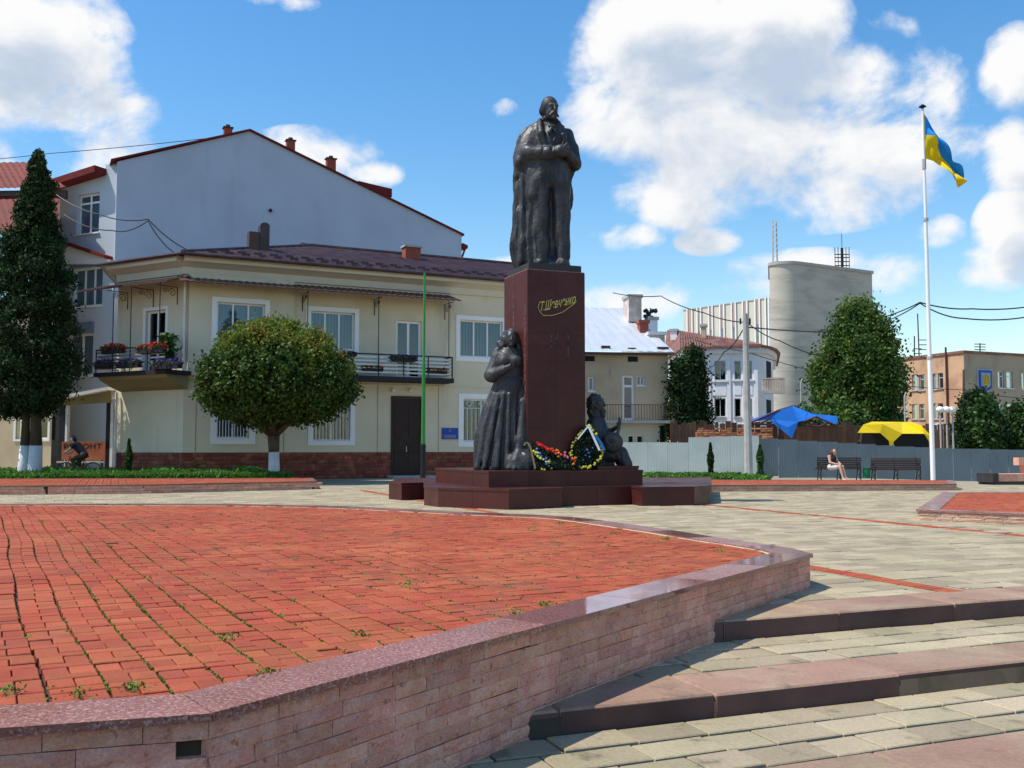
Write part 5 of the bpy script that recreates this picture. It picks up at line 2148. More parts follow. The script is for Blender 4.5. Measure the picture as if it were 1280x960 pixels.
q = GF.pix(338, 263, .1)
mb.ball(GF(q[0], .12, q[1]), .1, 8, 6)
mb.build('wall_lamp', m_black, gh)

# ================================================================== RED ROOFED HOUSE, far left
RF = Frame(V2d(AT(-140, 560, 48)), V2d(AT(64, 560, 47.4)))
rh = T('red_roofed_house', 'old tan house with bright red ribbed roof behind the conifer at the left edge', 'house', (RF.o.x, RF.o.y, 0))
rw = RF.rect(20, 521, 60, 549)
mb = MB()
wall_face(mb, RF, 0, RF.L, .0, 8.0, [rw], depth=.25)
mb.build('wall', m_tan, rh)
window(rh, RF, rw, 3, sur=.1, frame=.08)


def rp_(px, Y):
    return V2d(AT(px, 560, Y))


zb_, zt2 = AT(40, 294, 46.8).z, AT(40, 242, 50.2).z
roof_sheet(rp_(-140, 47.2), rp_(66, 46.8), rp_(66, 50.2), rp_(-140, 50.6), zb_, zt2, 'lower_roof', rh, m_redroof, pitch=.34, row=.6, amp=.06)
zt3, zt4 = AT(40, 237, 49.8).z, AT(18, 204, 52.5).z
roof_sheet(rp_(-140, 50), rp_(74, 49.6), rp_(24, 52.5), rp_(-140, 52.8), zt3, zt4, 'upper_roof', rh, m_redroof, pitch=.34, row=.6, amp=.06)
F = Frame(rp_(-140, 50.2), rp_(72, 49.9))
mb = MB()
mb.box(F, 0, F.L, -.3, -.1, zt2 - .3, zt3 + .03)
mb.build('dark_eave', m_rooftile, rh)
mb = MB()
e_, f_ = rp_(64, 47.4), rp_(64, 54)
mb.add([(e_.x, e_.y, 0), (f_.x, f_.y, 0), (f_.x, f_.y, zt3), (e_.x, e_.y, zb_)], [(0, 1, 2, 3)])
mb.build('side_wall', m_tan, rh)

# ================================================================== PORCH AND SIGN BOARD
PF = Frame(V2d(AT(66, 560, 43.0)), V2d(AT(142, 560, 42.6)))
po = T('porch', 'open lean-to porch with white sloping roof between the grey house and the cream house', 'porch', (PF.o.x, PF.o.y, 0))
mb = MB()
a, b = PF.pix(66, 499), PF.pix(140, 485)
mb.slab(PF, [(a[0], a[1] - .1), (b[0], b[1] - .1), (b[0], b[1] + .03), (a[0], a[1] + .03)], -2.6, .35)
mb.build('porch_roof', m_whitew, po)
mb = MB()
mb.slab(PF, [PF.pix(78, 500), PF.pix(138, 488), PF.pix(138, 503), PF.pix(78, 507)], -.1, -.02)
mb.build('fascia', m_beigesof, po)
for (x, w, mt) in ((75, .13, m_black), (137, .07, m_whitepaint), (133, .10, m_black), (80.5, .05, m_whitepaint)):
    s = PF.pix(x, 540)[0]
    mb = MB()
    mb.box(PF, s - w, s + w, -.3, -.12, 0, PF.pix(x, 502)[1])
    mb.build('post', mt, po)
mb = MB()
mb.box(PF, PF.pix(125, 520)[0], PF.pix(132, 520)[0], -.8, -.5, PF.pix(128, 525)[1], PF.pix(128, 509)[1])
mb.build('meter_box', m_pale if False else m_paleg, po)
sg = T('sign_board', 'long orange banner board with dark letters on a low stand inside the porch', 'sign', PF(PF.pix(100, 570)[0], .1, 0))
r = PF.rect(77, 552, 131, 575, .15)
mb = MB()
mb.box(PF, r[0], r[1], .10, .15, r[2], r[3])
mb.build('board', m_orsign, sg)
for f_ in (.08, .5, .92):
    mb = MB()
    s = r[0] + (r[1] - r[0]) * f_
    mb.box(PF, s - .03, s + .03, .04, .095, 0, r[2] + .1)
    mb.build('leg', m_black, sg)
wall_text('РЕМОНТ', PF, (r[0] + .1, r[1] - .15, r[3] - .30, r[3] - .08), .152, m_darkdoor, 'lettering', sg, extrude=.004)
mb = MB()
mb.box(PF, r[0], r[1], .2, .5, r[2] - .12, r[2] - .05)
mb.build('shelf', m_chim, sg)


# ================================================================== TREES
def trunk(root, pts, r0, r1, name='trunk', mat=None, n=10):
    mb = MB()
    mb.tube(pts, r0, n, r1)
    return mb.build(name, mat or m_bark, root, smooth=True)


def branches(root, top, ends, r=.07):
    mb = MB()
    for e in ends:
        m = Vector(top).lerp(Vector(e), .5) + Vector((random.gauss(0, .1), random.gauss(0, .1), random.gauss(.05, .1)))
        mb.tube([top, m, e], r, 6, r * .35)
    mb.build('limb', m_bark, root, smooth=True)


# --- conifer at the left
tY = 39.4
tc_ = AT(38, 560, tY)
thuja = T('conifer_tree', 'tall dark conifer with two whitewashed stems on the lawn at the left edge', 'tree', (tc_.x, tY, .3))
kx = tY / F_PX
prof_t = [(187, 1, 48), (205, 6, 48), (230, 12, 48), (260, 18, 46), (290, 25, 43), (320, 34, 41), (360, 43, 40), (400, 46, 38), (450, 50, 36), (490, 48, 34), (512, 36, 30), (523, 16, 28)]
Pc, Rc = [], []
for _ in range(820):
    y = random.uniform(190, 518)
    w = np.interp(y, [p[0] for p in prof_t], [p[1] for p in prof_t])
    cxp = np.interp(y, [p[0] for p in prof_t], [p[2] for p in prof_t])
    an, rr = random.random() * 2 * PI, math.sqrt(random.uniform(.25, 1.0)) * w
    rr *= 1 + .24 * math.sin(an * 3 + y * .11) + .2 * math.sin(an * 4 - y * .19)
    q = AT(cxp, y, tY)
    Pc.append((q.x + rr * math.cos(an) * kx, q.y + rr * math.sin(an) * kx * .9, q.z))
    Rc.append(.10 + .0052 * w * random.uniform(.4, 1.7))
P = clumps(np.array(Pc), np.array(Rc), 95)
leaves('foliage', P, .072, m_leaf_dark, thuja, aspect=2.4, up=.7, kind='stuff')
q0, q1 = AT(29, 587, tY), AT(33, 515, tY)
for (xb, xt, r0) in ((28.5, 33, .20), (43.5, 45, .27)):
    a, b, m_ = AT(xb, 588, tY), AT(xt, 500, tY), AT((xb + xt) / 2 + .6, 557, tY)
    trunk(thuja, [tuple(m_), tuple(b), tuple(AT(46, 300, tY))], r0 * .9, .05)
    trunk(thuja, [(a.x, a.y, .1), tuple(a), tuple(m_)], r0 * 1.12, r0 * .92, 'whitewashed_stem', m_lime)

# --- round clipped tree
rY = 37.2
cR = AT(341.5, 560, rY)
rt_ = T('round_tree', 'low tree with a broad clipped round crown and whitewashed stem before the cream house', 'tree', (cR.x, rY, .3))
kx = rY / F_PX
crown_c = AT(341.5, 482, rY)
Pc, Rc = [], []


def round_r(phi, el):
    """flattened dome, fuller above, tapering to the stem"""
    return 1.0 + .045 * math.sin(3 * phi + 1) + .04 * math.sin(5 * phi + 2 * el)


for _ in range(1100):
    d = Vector(rng.normal(size=3)).normalized()
    el = math.asin(d.z)
    ph = math.atan2(d.y, d.x)
    rr = round_r(ph, el) * random.uniform(.62, 1.0) ** .6
    hx_ = 100 * kx
    hz = (83 if d.z > 0 else 50 * (1 - .0)) * kx
    Pc.append((crown_c.x + d.x * hx_ * rr * .955, crown_c.y + d.y * hx_ * .9 * rr, crown_c.z + d.z * hz * rr * .95))
    Rc.append(random.uniform(.20, .36))
Pc, Rc = np.array(Pc), np.array(Rc)
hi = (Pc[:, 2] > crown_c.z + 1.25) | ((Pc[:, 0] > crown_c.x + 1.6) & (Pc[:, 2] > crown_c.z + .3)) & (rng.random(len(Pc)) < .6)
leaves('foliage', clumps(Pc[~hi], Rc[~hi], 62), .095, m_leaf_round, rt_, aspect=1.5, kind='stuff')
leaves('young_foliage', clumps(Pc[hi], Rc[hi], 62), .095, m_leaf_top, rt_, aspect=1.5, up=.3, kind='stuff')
a, b = AT(342.5, 594, rY), AT(342.5, 565, rY)
trunk(rt_, [(a.x, a.y, .1), tuple(a), tuple(b)], .235, .20, 'whitewashed_stem', m_lime)
top = AT(342, 545, rY)
trunk(rt_, [tuple(b), tuple(top)], .20, .23)
branches(rt_, tuple(top), [tuple(AT(341.5 + dx, 500 + dy, rY + dd)) for dx, dy, dd in ((-40, 8, 0), (-22, -5, .9), (0, -10, -.6), (20, -8, .8), (42, 6, -.2), (-10, 0, -1.2), (12, 4, 1.3))], .15)


def small_column(px, y0, y1, w, Y, label, name='columnar_shrub', mat=m_leaf_mid, group=None):
    a, t = AT(px, y1, Y), AT(px, y0, Y)
    k = Y / F_PX
    root = T(name, label, 'shrub', (a.x, Y, a.z - .1), group)
    P = []
    for _ in range(1500):
        u = random.random()
        r = w / 2 * k * (1 - u ** 2.2) ** .6 * (.75 + .25 * math.sin(u * 9 + px)) * math.sqrt(random.random()) * 1.15
        an = random.random() * 2 * PI
        P.append((a.x + r * math.cos(an), Y + r * math.sin(an), a.z + (t.z - a.z) * u))
    leaves('foliage', np.array(P), .062, mat, root, aspect=2.0, up=.6, kind='stuff')
    trunk(root, [(a.x, Y, a.z - .2), (a.x, Y, a.z + (t.z - a.z) * .6)], .03, .01, 'stem')


small_column(160.5, 549, 592, 10, 38.6, 'small dark green columnar shrub in the lawn before the stone-clad corner of the cream house')
small_column(888.5, 554, 596, 9, 39.0, 'small dark clipped column shrub in the hedge, left of the concrete pole', mat=m_leaf_dark)
small_column(950.5, 556, 599, 10, 38.6, 'thin light green column shrub just right of the concrete pole', mat=m_leaf_mid)

# --- lawn strip behind the left planter
V, Fc = [], []
LW = [(-160, 598.2), (60, 597.9), (180, 597.6), (300, 597.2), (366, 596.8)]
lawn_f = [G(x, y, .25) for x, y in LW]
lawn = MB()
bk_pts = [Vector((p.x * 1.2 - .3, p.y + 7.3, .33)) for p in lawn_f]
bk_pts[-1] = AT(352, 560, 38.6)
bk_pts[-1].z = .2
for i in range(len(lawn_f) - 1):
    lawn.add([tuple(lawn_f[i]), tuple(lawn_f[i + 1]), tuple(bk_pts[i + 1]), tuple(bk_pts[i])], [(0, 1, 2, 3)])
    lawn.add([(lawn_f[i].x, lawn_f[i].y, -.05), (lawn_f[i + 1].x, lawn_f[i + 1].y, -.05), tuple(lawn_f[i + 1]), tuple(lawn_f[i])], [(0, 1, 2, 3)])
e0, e1 = lawn_f[-1], bk_pts[-1]
lawn.add([tuple(e0), (e0.x, e0.y, -.05), (e1.x, e1.y, -.05), tuple(e1)], [(0, 1, 2, 3)])
lawn.build('lawn', m_soil, kind='structure')
P, Pt = [], []
for _ in range(26000):
    i = random.randrange(len(lawn_f) - 1)
    a = lawn_f[i].lerp(lawn_f[i + 1], random.random())
    b = bk_pts[i].lerp(bk_pts[i + 1], random.random())
    q = a.lerp(b, random.random() ** 1.5)
    P.append((q.x, q.y, q.z + random.random() * .12))
for _ in range(90):
    i = random.randrange(len(lawn_f) - 1)
    q = lawn_f[i].lerp(lawn_f[i + 1], random.random()).lerp(bk_pts[i], random.uniform(.05, .8))
    for _ in range(60):
        Pt.append((q.x + random.gauss(0, .12), q.y + random.gauss(0, .12), q.z + random.random() * random.choice((.12, .24))))
tag(leaves('lawn_grass', np.array(P), .07, m_grass, aspect=3.2, up=1.6), 'green grass of the lawn strip in front of the cream house', 'grass', kind='stuff')
tag(leaves('lawn_weeds', np.array(Pt), .10, m_grass, aspect=1.8, up=.4), 'leafy weeds standing in the lawn strip at the left', 'weeds', kind='stuff')

# --- low hedge by the right-hand bed
P = []
for _ in range(520):
    x = random.uniform(802, 957)
    f_ = 1 if x < 922 else .45
    if random.random() > f_:
        continue
    q = G(x, 599.5, .12)
    hh = random.uniform(.12, .26) * (.7 + .3 * f_)
    yy = q.y + random.uniform(0, 2.6)
    xx = q.x * yy / q.y
    for _ in range(34):
        P.append((xx + random.gauss(0, .12), yy + random.gauss(0, .12), .08 + hh * random.random()))
tag(leaves('low_hedge', np.array(P), .09, m_grass, aspect=1.7, up=.3), 'low ragged green hedge along the foot of the grey metal fence', 'hedge', kind='stuff')

# --- green flagpole without a flag
gp = G(528.5, 600.5, 0)
gpt = T('green_pole', 'thin bright green steel pole with dark foot standing before the cream house door', 'pole', tuple(gp))
zt_ = AT(531, 341, gp.y).z
mb = MB()
mb.tube([(gp.x, gp.y, 1.45), (gp.x + .01, gp.y, zt_ * .55)], .085, 8, .07)
mb.tube([(gp.x + .01, gp.y, zt_ * .55), (gp.x + .03, gp.y, zt_)], .055, 8, .045)
mb.build('shaft', m_green, gpt)
mb = MB()
mb.tube([(gp.x, gp.y, -.02), (gp.x, gp.y, 1.45)], .115, 8)
mb.build('foot', m_black, gpt)

# --- lone rider passing on a bicycle


def wheel(mb, c, r, F, w=.02):
    mb.tube([F(c[0] + r * math.cos(2 * PI * k / 24), 0, c[1] + r * math.sin(2 * PI * k / 24)) for k in range(25)], w, 6, cap=False)


BY = 38.2
k0 = 1.0
bc = AT(100, 560, BY)
BF = Frame((bc.x, bc.y), (bc.x - 1, bc.y + .05))      # s runs towards the left of the picture (riding direction)
bz = .05
bike = T('bicycle', 'dark red bicycle ridden past the porch at the left', 'bicycle', (bc.x, bc.y, bz))
for (s, nm) in ((-.52, 'wheel'), (.55, 'wheel')):
    mb = MB()
    wheel(mb, (s, bz + .36), .335, BF, .022)
    wo_ = mb.build('wheel', m_rubber, bike)
    mb = MB()
    for k in range(12):
        a = PI * k / 6
        mb.tube([BF(s, 0, bz + .36), BF(s + .33 * math.cos(a), 0, bz + .36 + .33 * math.sin(a))], .004, 3)
    mb.tube([BF(s, -.04, bz + .36), BF(s, .04, bz + .36)], .03, 6)
    mb.build('spokes', m_rail, wo_)
mb = MB()
for a, b, r in (((-.52, .36), (-.05, .30), .015), ((-.52, .36), (-.18, .78), .013), ((-.05, .30), (-.20, .85), .02), ((-.05, .30), (.40, .80), .022), ((-.16, .78), (.38, .88), .02), ((.38, .95), (.55, .36), .02)):
    mb.tube([BF(a[0], 0, bz + a[1]), BF(b[0], 0, bz + b[1])], r, 6)
mb.build('frame', m_bike, bike)
mb = MB()
mb.tube([BF(.38, 0, bz + .93), BF(.36, 0, bz + 1.05), BF(.44, -.05, bz + 1.06)], .014, 6)
mb.tube([BF(.44, -.27, bz + 1.05), BF(.44, .27, bz + 1.05)], .014, 6)
mb.build('handlebar', m_rail, bike)
mb = MB()
mb.box(BF, -.33, -.08, -.07, .07, bz + .90, bz + .95, bev=.015)
mb.tube([BF(-.20, 0, bz + .8), BF(-.21, 0, bz + .92)], .014, 6)
mb.build('saddle', m_black, bike)
mb = MB()
mb.tube([BF(-.05, .08, bz + .30), BF(.08, .09, bz + .20), BF(.08, .18, bz + .20)], .012, 5)
mb.tube([BF(-.05, -.08, bz + .30), BF(-.18, -.09, bz + .40), BF(-.18, -.18, bz + .40)], .012, 5)
mb.build('crank', m_rail, bike)


def figure(h, lo, hi, joints, parts):
    """one continuous body field from joints; returns Field"""
    f = Field(lo, hi, h)
    J = joints
    f.u(f.cap(J['hip'], J['chest'], .125, .145), 0)
    f.u(f.cap(J['shoulder_l'], J['shoulder_r'], .06), .06)
    f.u(f.cap(J['hip_l'], J['hip_r'], .10), .05)
    f.u(f.cap(J['chest'], J['neck'], .10, .05), .05)
    f.u(f.cap(J['neck'], J['head'], .05), .03)
    for s in 'lr':
        f.u(f.cap(J['shoulder_' + s], J['elbow_' + s], .052, .042), .03)
        f.u(f.cap(J['elbow_' + s], J['wrist_' + s], .042, .027), .02)
        f.u(f.cap(J['hip_' + s], J['knee_' + s], .088, .060), .04)
        f.u(f.cap(J['knee_' + s], J['ankle_' + s], .058, .036), .02)
        f.u(f.cap(J['ankle_' + s], J['toe_' + s], .038, .028), .02)
        w, e = Vector(J['wrist_' + s]), Vector(J['elbow_' + s])
        d = (w - e).normalized()
        side = d.cross(Vector((0, 0, 1))).normalized()
        f.u(f.cap(w, w + d * .07, .030, .030), .02)
        for k in range(4):
            o_ = side * (-.028 + .019 * k)
            f.u(f.cap(w + d * .07 + o_, w + d * (.12 + .012 * (k in (1, 2))) + o_ * 1.1 + Vector((0, 0, -.02)), .010), .006)
        f.u(f.cap(w + d * .02 - side * .03, w + d * .07 - side * .055, .011), .008)
    H, fd = Vector(J['head']), Vector(J['face']).normalized()
    f.u(f.ell(tuple(H), (.078, .090, .112)), .02)
    f.u(f.ell(tuple(H + fd * .045 - Vector((0, 0, .05))), (.055, .055, .055)), .02)
    f.u(f.cap(H + fd * .085 + Vector((0, 0, .01)), H + fd * .11 - Vector((0, 0, .015)), .009, .014), .01)
    rs = fd.cross(Vector((0, 0, 1))).normalized()
    for sg_ in (-1, 1):
        f.sub(f.ell(tuple(H + fd * .092 + rs * .032 * sg_ + Vector((0, 0, .012))), (.014, .014, .010)), .008)
        f.u(f.ell(tuple(H + rs * .082 * sg_ - fd * .005), (.014, .018, .03)), .006)
    f.u(f.cap(H + fd * .092 - rs * .02 - Vector((0, 0, .052)), H + fd * .092 + rs * .02 - Vector((0, 0, .052)), .006), .006)
    return f


# rider: u = riding direction along BF.u ; build in (x=-u) space directly in metres
J = dict(hip=(.20, 0, .98), chest=(-.10, 0, 1.33), neck=(-.22, 0, 1.47), head=(-.27, 0, 1.60), face=(-1, -.15, -.15),
         shoulder_l=(-.14, -.17, 1.38), shoulder_r=(-.14, .17, 1.38), elbow_l=(-.28, -.24, 1.20), elbow_r=(-.28, .24, 1.20), wrist_l=(-.42, -.25, 1.10), wrist_r=(-.42, .25, 1.10),
         hip_l=(.18, -.09, .98), hip_r=(.18, .09, .98), knee_l=(-.20, -.11, .82), knee_r=(-.10, .11, .68), ankle_l=(-.05, -.12, .30), ankle_r=(.10, .12, .42), toe_l=(-.20, -.12, .24), toe_r=(-.05, .12, .38))
lo, hi = (-.75, -.45, .1), (.55, .45, 1.85)
rider = T('person', 'person in dark clothes bent over the handlebar, riding the bicycle past the porch', 'person', (bc.x, bc.y, bz))
ofs = (bc.x - .02, bc.y, bz)
f = figure(.016, lo, hi, J, None)
f.place('body', m_skin, ofs, 1.0, parent=rider)


def shell(lo, hi, h, caps, name, mat, parent, ofs, k=.04):
    f = Field(lo, hi, h)
    for c in caps:
        f.u(f.cap(*c), k)
    f.place(name, mat, ofs, 1.0, parent=parent)


shell(lo, hi, .02, [(J['hip'], J['chest'], .145, .165), (J['shoulder_l'], J['shoulder_r'], .078), (J['chest'], J['neck'], .11, .055)] + [(J['shoulder_' + s], tuple(Vector(J['shoulder_' + s]).lerp(Vector(J['elbow_' + s]), .5)), .068, .062) for s in 'lr'], 'shirt', m_cloth_d, rider, ofs)
shell(lo, hi, .02, [(J['hip_l'], J['hip_r'], .125)] + [(J['hip_' + s], J['knee_' + s], .105, .078) for s in 'lr'] + [(J['knee_' + s], tuple(Vector(J['knee_' + s]).lerp(Vector(J['ankle_' + s]), .85)), .076, .058) for s in 'lr'], 'trousers', m_cloth_g, rider, ofs)
shell(lo, hi, .016, [((-.25, 0, 1.66), (-.21, 0, 1.60), .088, .085), ((-.20, 0, 1.6), (-.17, 0, 1.52), .07, .05)], 'hair', m_cloth_d, rider, ofs)
shell(lo, hi, .016, [(J['ankle_' + s], J['toe_' + s], .05, .042) for s in 'lr'], 'shoes', m_black, rider, ofs)


# ================================================================== BENCHES, BIN, SITTER
def make_bench(L, loc, rz, label):
    root = T('park_bench', label, 'bench', loc, 'dark slatted benches before the grey fence', rz=rz)

    def part(mb, name, mat):
        me = mb.mesh(name, mat)
        o_ = bpy.data.objects.new(name, me)
        C.objects.link(o_)
        o_.parent = root
        return o_
    for k in range(5):
        y, z = -.40 + k * .095, .43 + .012 * abs(k - 2)
        mb = MB()
        mb.box(WORLD, -L / 2, L / 2, y - .038, y + .038, z, z + .035, bev=.006)
        part(mb, 'seat_slat', m_bench)
    for k in range(5):
        z = .50 + k * .088
        y = .055 + k * .022
        mb = MB()
        mb.box(WORLD, -L / 2, L / 2, y, y + .032, z, z + .068)
        part(mb, 'back_slat', m_bench)
    for s in (-L / 2 + .10, 0, L / 2 - .10):
        mb = MB()
        mb.tube([(s, -.42, .0), (s, -.36, .22), (s, -.40, .42), (s, .04, .42), (s, .10, .60), (s, .19, .94)], .022, 6)
        mb.tube([(s, .03, .42), (s, .12, .2), (s, .22, .0)], .022, 6)
        mb.tube([(s + .0, -.26 + .10 * math.cos(t * .5), .17 + .10 * math.sin(t * .5)) for t in range(13)], .015, 5)
        if s != 0:
            mb.tube([(s, -.40, .42), (s, -.42, .60), (s, -.30, .66), (s, .12, .66)], .02, 6)
        part(mb, 'iron_frame', m_black)
    return root


Yb_ = 40.3
kb = Yb_ / F_PX
pB1 = AT(1048, 599, Yb_ + .1)
pB2 = AT(1119, 600, Yb_ - .1)
gz = lambda p: hgt(p.x, p.y)
make_bench(54 * kb, (pB1.x, pB1.y, gz(pB1)), math.radians(-4), 'dark slatted park bench with the woman sitting on it')
make_bench(60 * kb, (pB2.x, pB2.y, gz(pB2)), math.radians(-6), 'empty dark slatted park bench between the green bin and the flagpole')
pb3 = AT(1152, 600, Yb_ - .6)
low = T('low_bench', 'low dark backless bench beside the flagpole foot', 'bench', (pb3.x, pb3.y, gz(pb3)))
for k in range(3):
    mb = MB()
    mb.box(WORLD, pb3.x - .15, pb3.x + 1.2, pb3.y - .2 + k * .14, pb3.y - .08 + k * .14, gz(pb3) + .22, gz(pb3) + .26)
    mb.build('seat_slat', m_bench, low)
for s in (.0, 1.0):
    mb = MB()
    mb.box(WORLD, pb3.x + s, pb3.x + s + .06, pb3.y - .18, pb3.y + .18, gz(pb3), gz(pb3) + .22)
    mb.build('leg', m_black, low)
pbn = AT(1083.5, 600, Yb_)
bn = T('litter_bin', 'green cylindrical litter bin between the two benches', 'litter bin', (pbn.x, pbn.y, gz(pbn)))
mb = MB()
z0 = gz(pbn)
mb.tube([(pbn.x, pbn.y, z0 + .08), (pbn.x, pbn.y, z0 + .50)], .13, 14, .145)
mb.build('drum', m_bin, bn)
mb = MB()
mb.tube([(pbn.x + .148 * math.cos(a / 12 * 2 * PI), pbn.y + .148 * math.sin(a / 12 * 2 * PI), z0 + .5) for a in range(13)], .012, 5, cap=False)
mb.box(WORLD, pbn.x - .17, pbn.x - .15, pbn.y - .02, pbn.y + .02, z0, z0 + .52)
mb.box(WORLD, pbn.x + .15, pbn.x + .17, pbn.y - .02, pbn.y + .02, z0, z0 + .52)
mb.build('hoop', m_bin, bn)

# sitting woman, turned to the right
ps = AT(1042.5, 600, Yb_ - .12)
zs0 = gz(ps)
sit = T('person', 'young woman with auburn hair and bare legs sitting on the left bench', 'person', (ps.x, ps.y, zs0))
J = dict(hip=(0, .02, .55), chest=(.03, -.02, .88), neck=(.05, -.04, 1.02), head=(.08, -.07, 1.15), face=(.7, -.6, -.45),
         shoulder_l=(-.12, -.06, .95), shoulder_r=(.17, .05, .95), elbow_l=(-.12, -.16, .72), elbow_r=(.26, -.06, .72), wrist_l=(.10, -.32, .66), wrist_r=(.24, -.28, .68),
         hip_l=(-.07, -.03, .53), hip_r=(.09, .02, .53), knee_l=(.20, -.40, .55), knee_r=(.32, -.34, .56), ankle_l=(.28, -.50, .10), ankle_r=(.42, -.42, .10), toe_l=(.36, -.62, .05), toe_r=(.52, -.52, .05))
lo, hi = (-.4, -.85, -.02), (.8, .35, 1.42)
ofs = (ps.x - .08, ps.y, zs0)
f = figure(.015, lo, hi, J, None)
f.place('body', m_skin, ofs, 1.0, parent=sit)
shell(lo, hi, .018, [(tuple(Vector(J['hip']) + Vector((0, 0, .08))), J['chest'], .138, .152), (J['chest'], (.03, -.03, .96), .12, .09)], 'top', m_cloth_d, sit, ofs)
shell(lo, hi, .018, [(J['hip_l'], J['hip_r'], .115)] + [(J['hip_' + s], tuple(Vector(J['hip_' + s]).lerp(Vector(J['knee_' + s]), .65)), .102, .088) for s in 'lr'], 'shorts', m_cloth_w, sit, ofs)
shell(lo, hi, .016, [((.05, -.03, 1.19), (.03, -.01, 1.12), .092, .088), ((.01, .0, 1.12), (-.03, .03, .92), .085, .06), ((-.02, -.08, 1.12), (-.05, -.12, .95), .05, .03), ((.12, .02, 1.12), (.12, .0, .95), .045, .03)], 'hair', m_hairb, sit, ofs)
shell(lo, hi, .014, [(tuple(Vector(J['ankle_' + s]) - Vector((0, 0, .05))), tuple(Vector(J['toe_' + s]) - Vector((0, 0, .02))), .032, .03) for s in 'lr'], 'sandals', m_cloth_w, sit, ofs)


# ================================================================== FENCE
FA = Frame(V2d(AT(690, 560, 46.5)), V2d(AT(949, 560, 43.6)))
FB = Frame(V2d(AT(948, 560, 43.8)), V2d(AT(1290, 560, 45.5)))
FC = Frame(V2d(AT(1290, 560, 45.5)), V2d(AT(1620, 560, 47)))


def sheet_fence(F, xs, tops, root, seam=.9, d0=0.0, mat=m_fence):
    """corrugated sheets, each its own panel"""
    s = 0.0
    end = F.L
    while s < end - .05:
        w = min(seam * random.uniform(.96, 1.04), end - s)
        mid = Vector(F(s + w / 2, 0, 0))
        px = 640 + F_PX * mid.x / mid.y
        py = np.interp(px, xs, tops)
        zt_ = F.pix(px, py)[1] + random.uniform(-.012, .012)
        zb = -.35 if mid.x > 12 else -.02
        mb = MB()
        n = 9
        V = []
        for k in range(n * 2 + 1):
            a = s + .004 + (w - .008) * k / (n * 2)
            V.append((a, d0 + (.005 if (k // 1) % 2 else 0)))
        vs = [F(a, d_, zb + .08) for a, d_ in V] + [F(a, d_, zt_) for a, d_ in V]
        m_ = len(V)
        mb.add(vs, [(i, i + 1, m_ + i + 1, m_ + i) for i in range(m_ - 1)])
        mb.box(F, s + .004, s + w - .004, d0 - .03, d0 - .004, zt_ - .10, zt_ - .04)
        mb.build('fence_panel', mat, root, fix=False)
        s += w
    for i in range(int(F.L / 2.7) + 1):
        mb = MB()
        a = min(F.L - .05, i * 2.7)
        mid = Vector(F(a, 0, 0))
        px = 640 + F_PX * mid.x / mid.y
        mb.box(F, a, a + .05, d0 - .10, d0 - .032, -.4, F.pix(px, np.interp(px, xs, tops))[1] - .05)
        mb.build('fence_post', m_steel, root)


fa = T('metal_fence', 'sun-toned grey sheet-metal fence left of the concrete pole, stepping up beside the tan house', 'fence', FA(0, 0, 0), 'grey sheet-metal site fence')
sheet_fence(FA, [690, 848.5, 849, 950], [553, 553, 547, 544.5], fa, mat=M('sunlit_fence_sheet', (.36, .42, .415), .6, .05, .8, (.32, .385, .38), .9, rnd=.04, col3=(.42, .44, .42), s3=1.4, lo3=.6, hi3=.8, st3=(1, 1, .3)))  # paler copy of the fence grey, grazing sun put into the colour
fb_ = T('metal_fence', 'long shade-toned grey sheet-metal fence behind the benches and flagpole', 'fence', FB(0, 0, 0), 'grey sheet-metal site fence')
sheet_fence(FB, [948, 1060, 1166, 1290], [547.5, 554, 560, 562.5], fb_)
fc_ = T('metal_fence', 'end stretch of the grey sheet-metal fence running out of the picture at the right', 'fence', FC(0, 0, 0), 'grey sheet-metal site fence')
sheet_fence(FC, [1290, 1600], [562.5, 563], fc_)


# ================================================================== SILVER ROOFED OLD HOUSE
SB = Frame(V2d(AT(668, 560, 57)), V2d(AT(836, 560, 58.2)))
sb = T('tan_house', 'old tan rendered house with shiny sheet roof, balcony and chimneys right of the pillar', 'house', SB(0, 0, 0))
zse = SB.pix(836, 444)[1]
zbal = SB.pix(800, 526)[1]
so_ = [SB.rect(778, 469, 793, 525), SB.rect(796, 470, 806, 482), SB.rect(735, 471, 743, 489)]
so_[0] = (so_[0][0], so_[0][1], zbal + .02, so_[0][3])
mb = MB()
wall_face(mb, SB, 0, SB.L, zbal, zse, so_, depth=.25)
mb.build('upper_wall', m_tan, sb)
lo_ = [SB.rect(785, 544, 794, 555), SB.rect(796, 544, 805, 555), SB.rect(825, 532, 832, 556)]
mb = MB()
wall_face(mb, SB, 0, SB.L - .05, 0, zbal, lo_, depth=.25, d=-.02)
mb.add([SB(SB.L - .05, -.02, 0), SB(SB.L - .05, -9, 0), SB(SB.L - .05, -9, zbal), SB(SB.L - .05, -.02, zbal)], [(0, 1, 2, 3)])
mb.build('lower_wall', m_paleg, sb)
mb = MB()
mb.add([SB(SB.L, 0, zbal), SB(SB.L, -9, zbal), SB(SB.L, -9, zse), SB(SB.L, 0, zse)], [(0, 1, 2, 3)])
mb.build('side_wall', m_tan, sb)
window(sb, SB, so_[0], 1, sur=0, frame=.14, recess=.1, transom=.24)
window(sb, SB, so_[1], 2, sur=0, frame=.07, recess=.1)
window(sb, SB, so_[2], 1, sur=0, frame=.1, recess=.1)
window(sb, SB, lo_[0], 1, sur=0, frame=.06, recess=.1, d=-.02)
window(sb, SB, lo_[1], 1, sur=0, frame=.06, recess=.1, d=-.02)
mb = MB()
mb.box(SB, lo_[2][0], lo_[2][1], -.3, -.2, lo_[2][2], lo_[2][3])
mb.build('dark_doorway', m_dark, sb)
mb = MB()
mb.box(SB, SB.pix(752, 526)[0], SB.L + .15, .002, 1.0, zbal - .16, zbal)
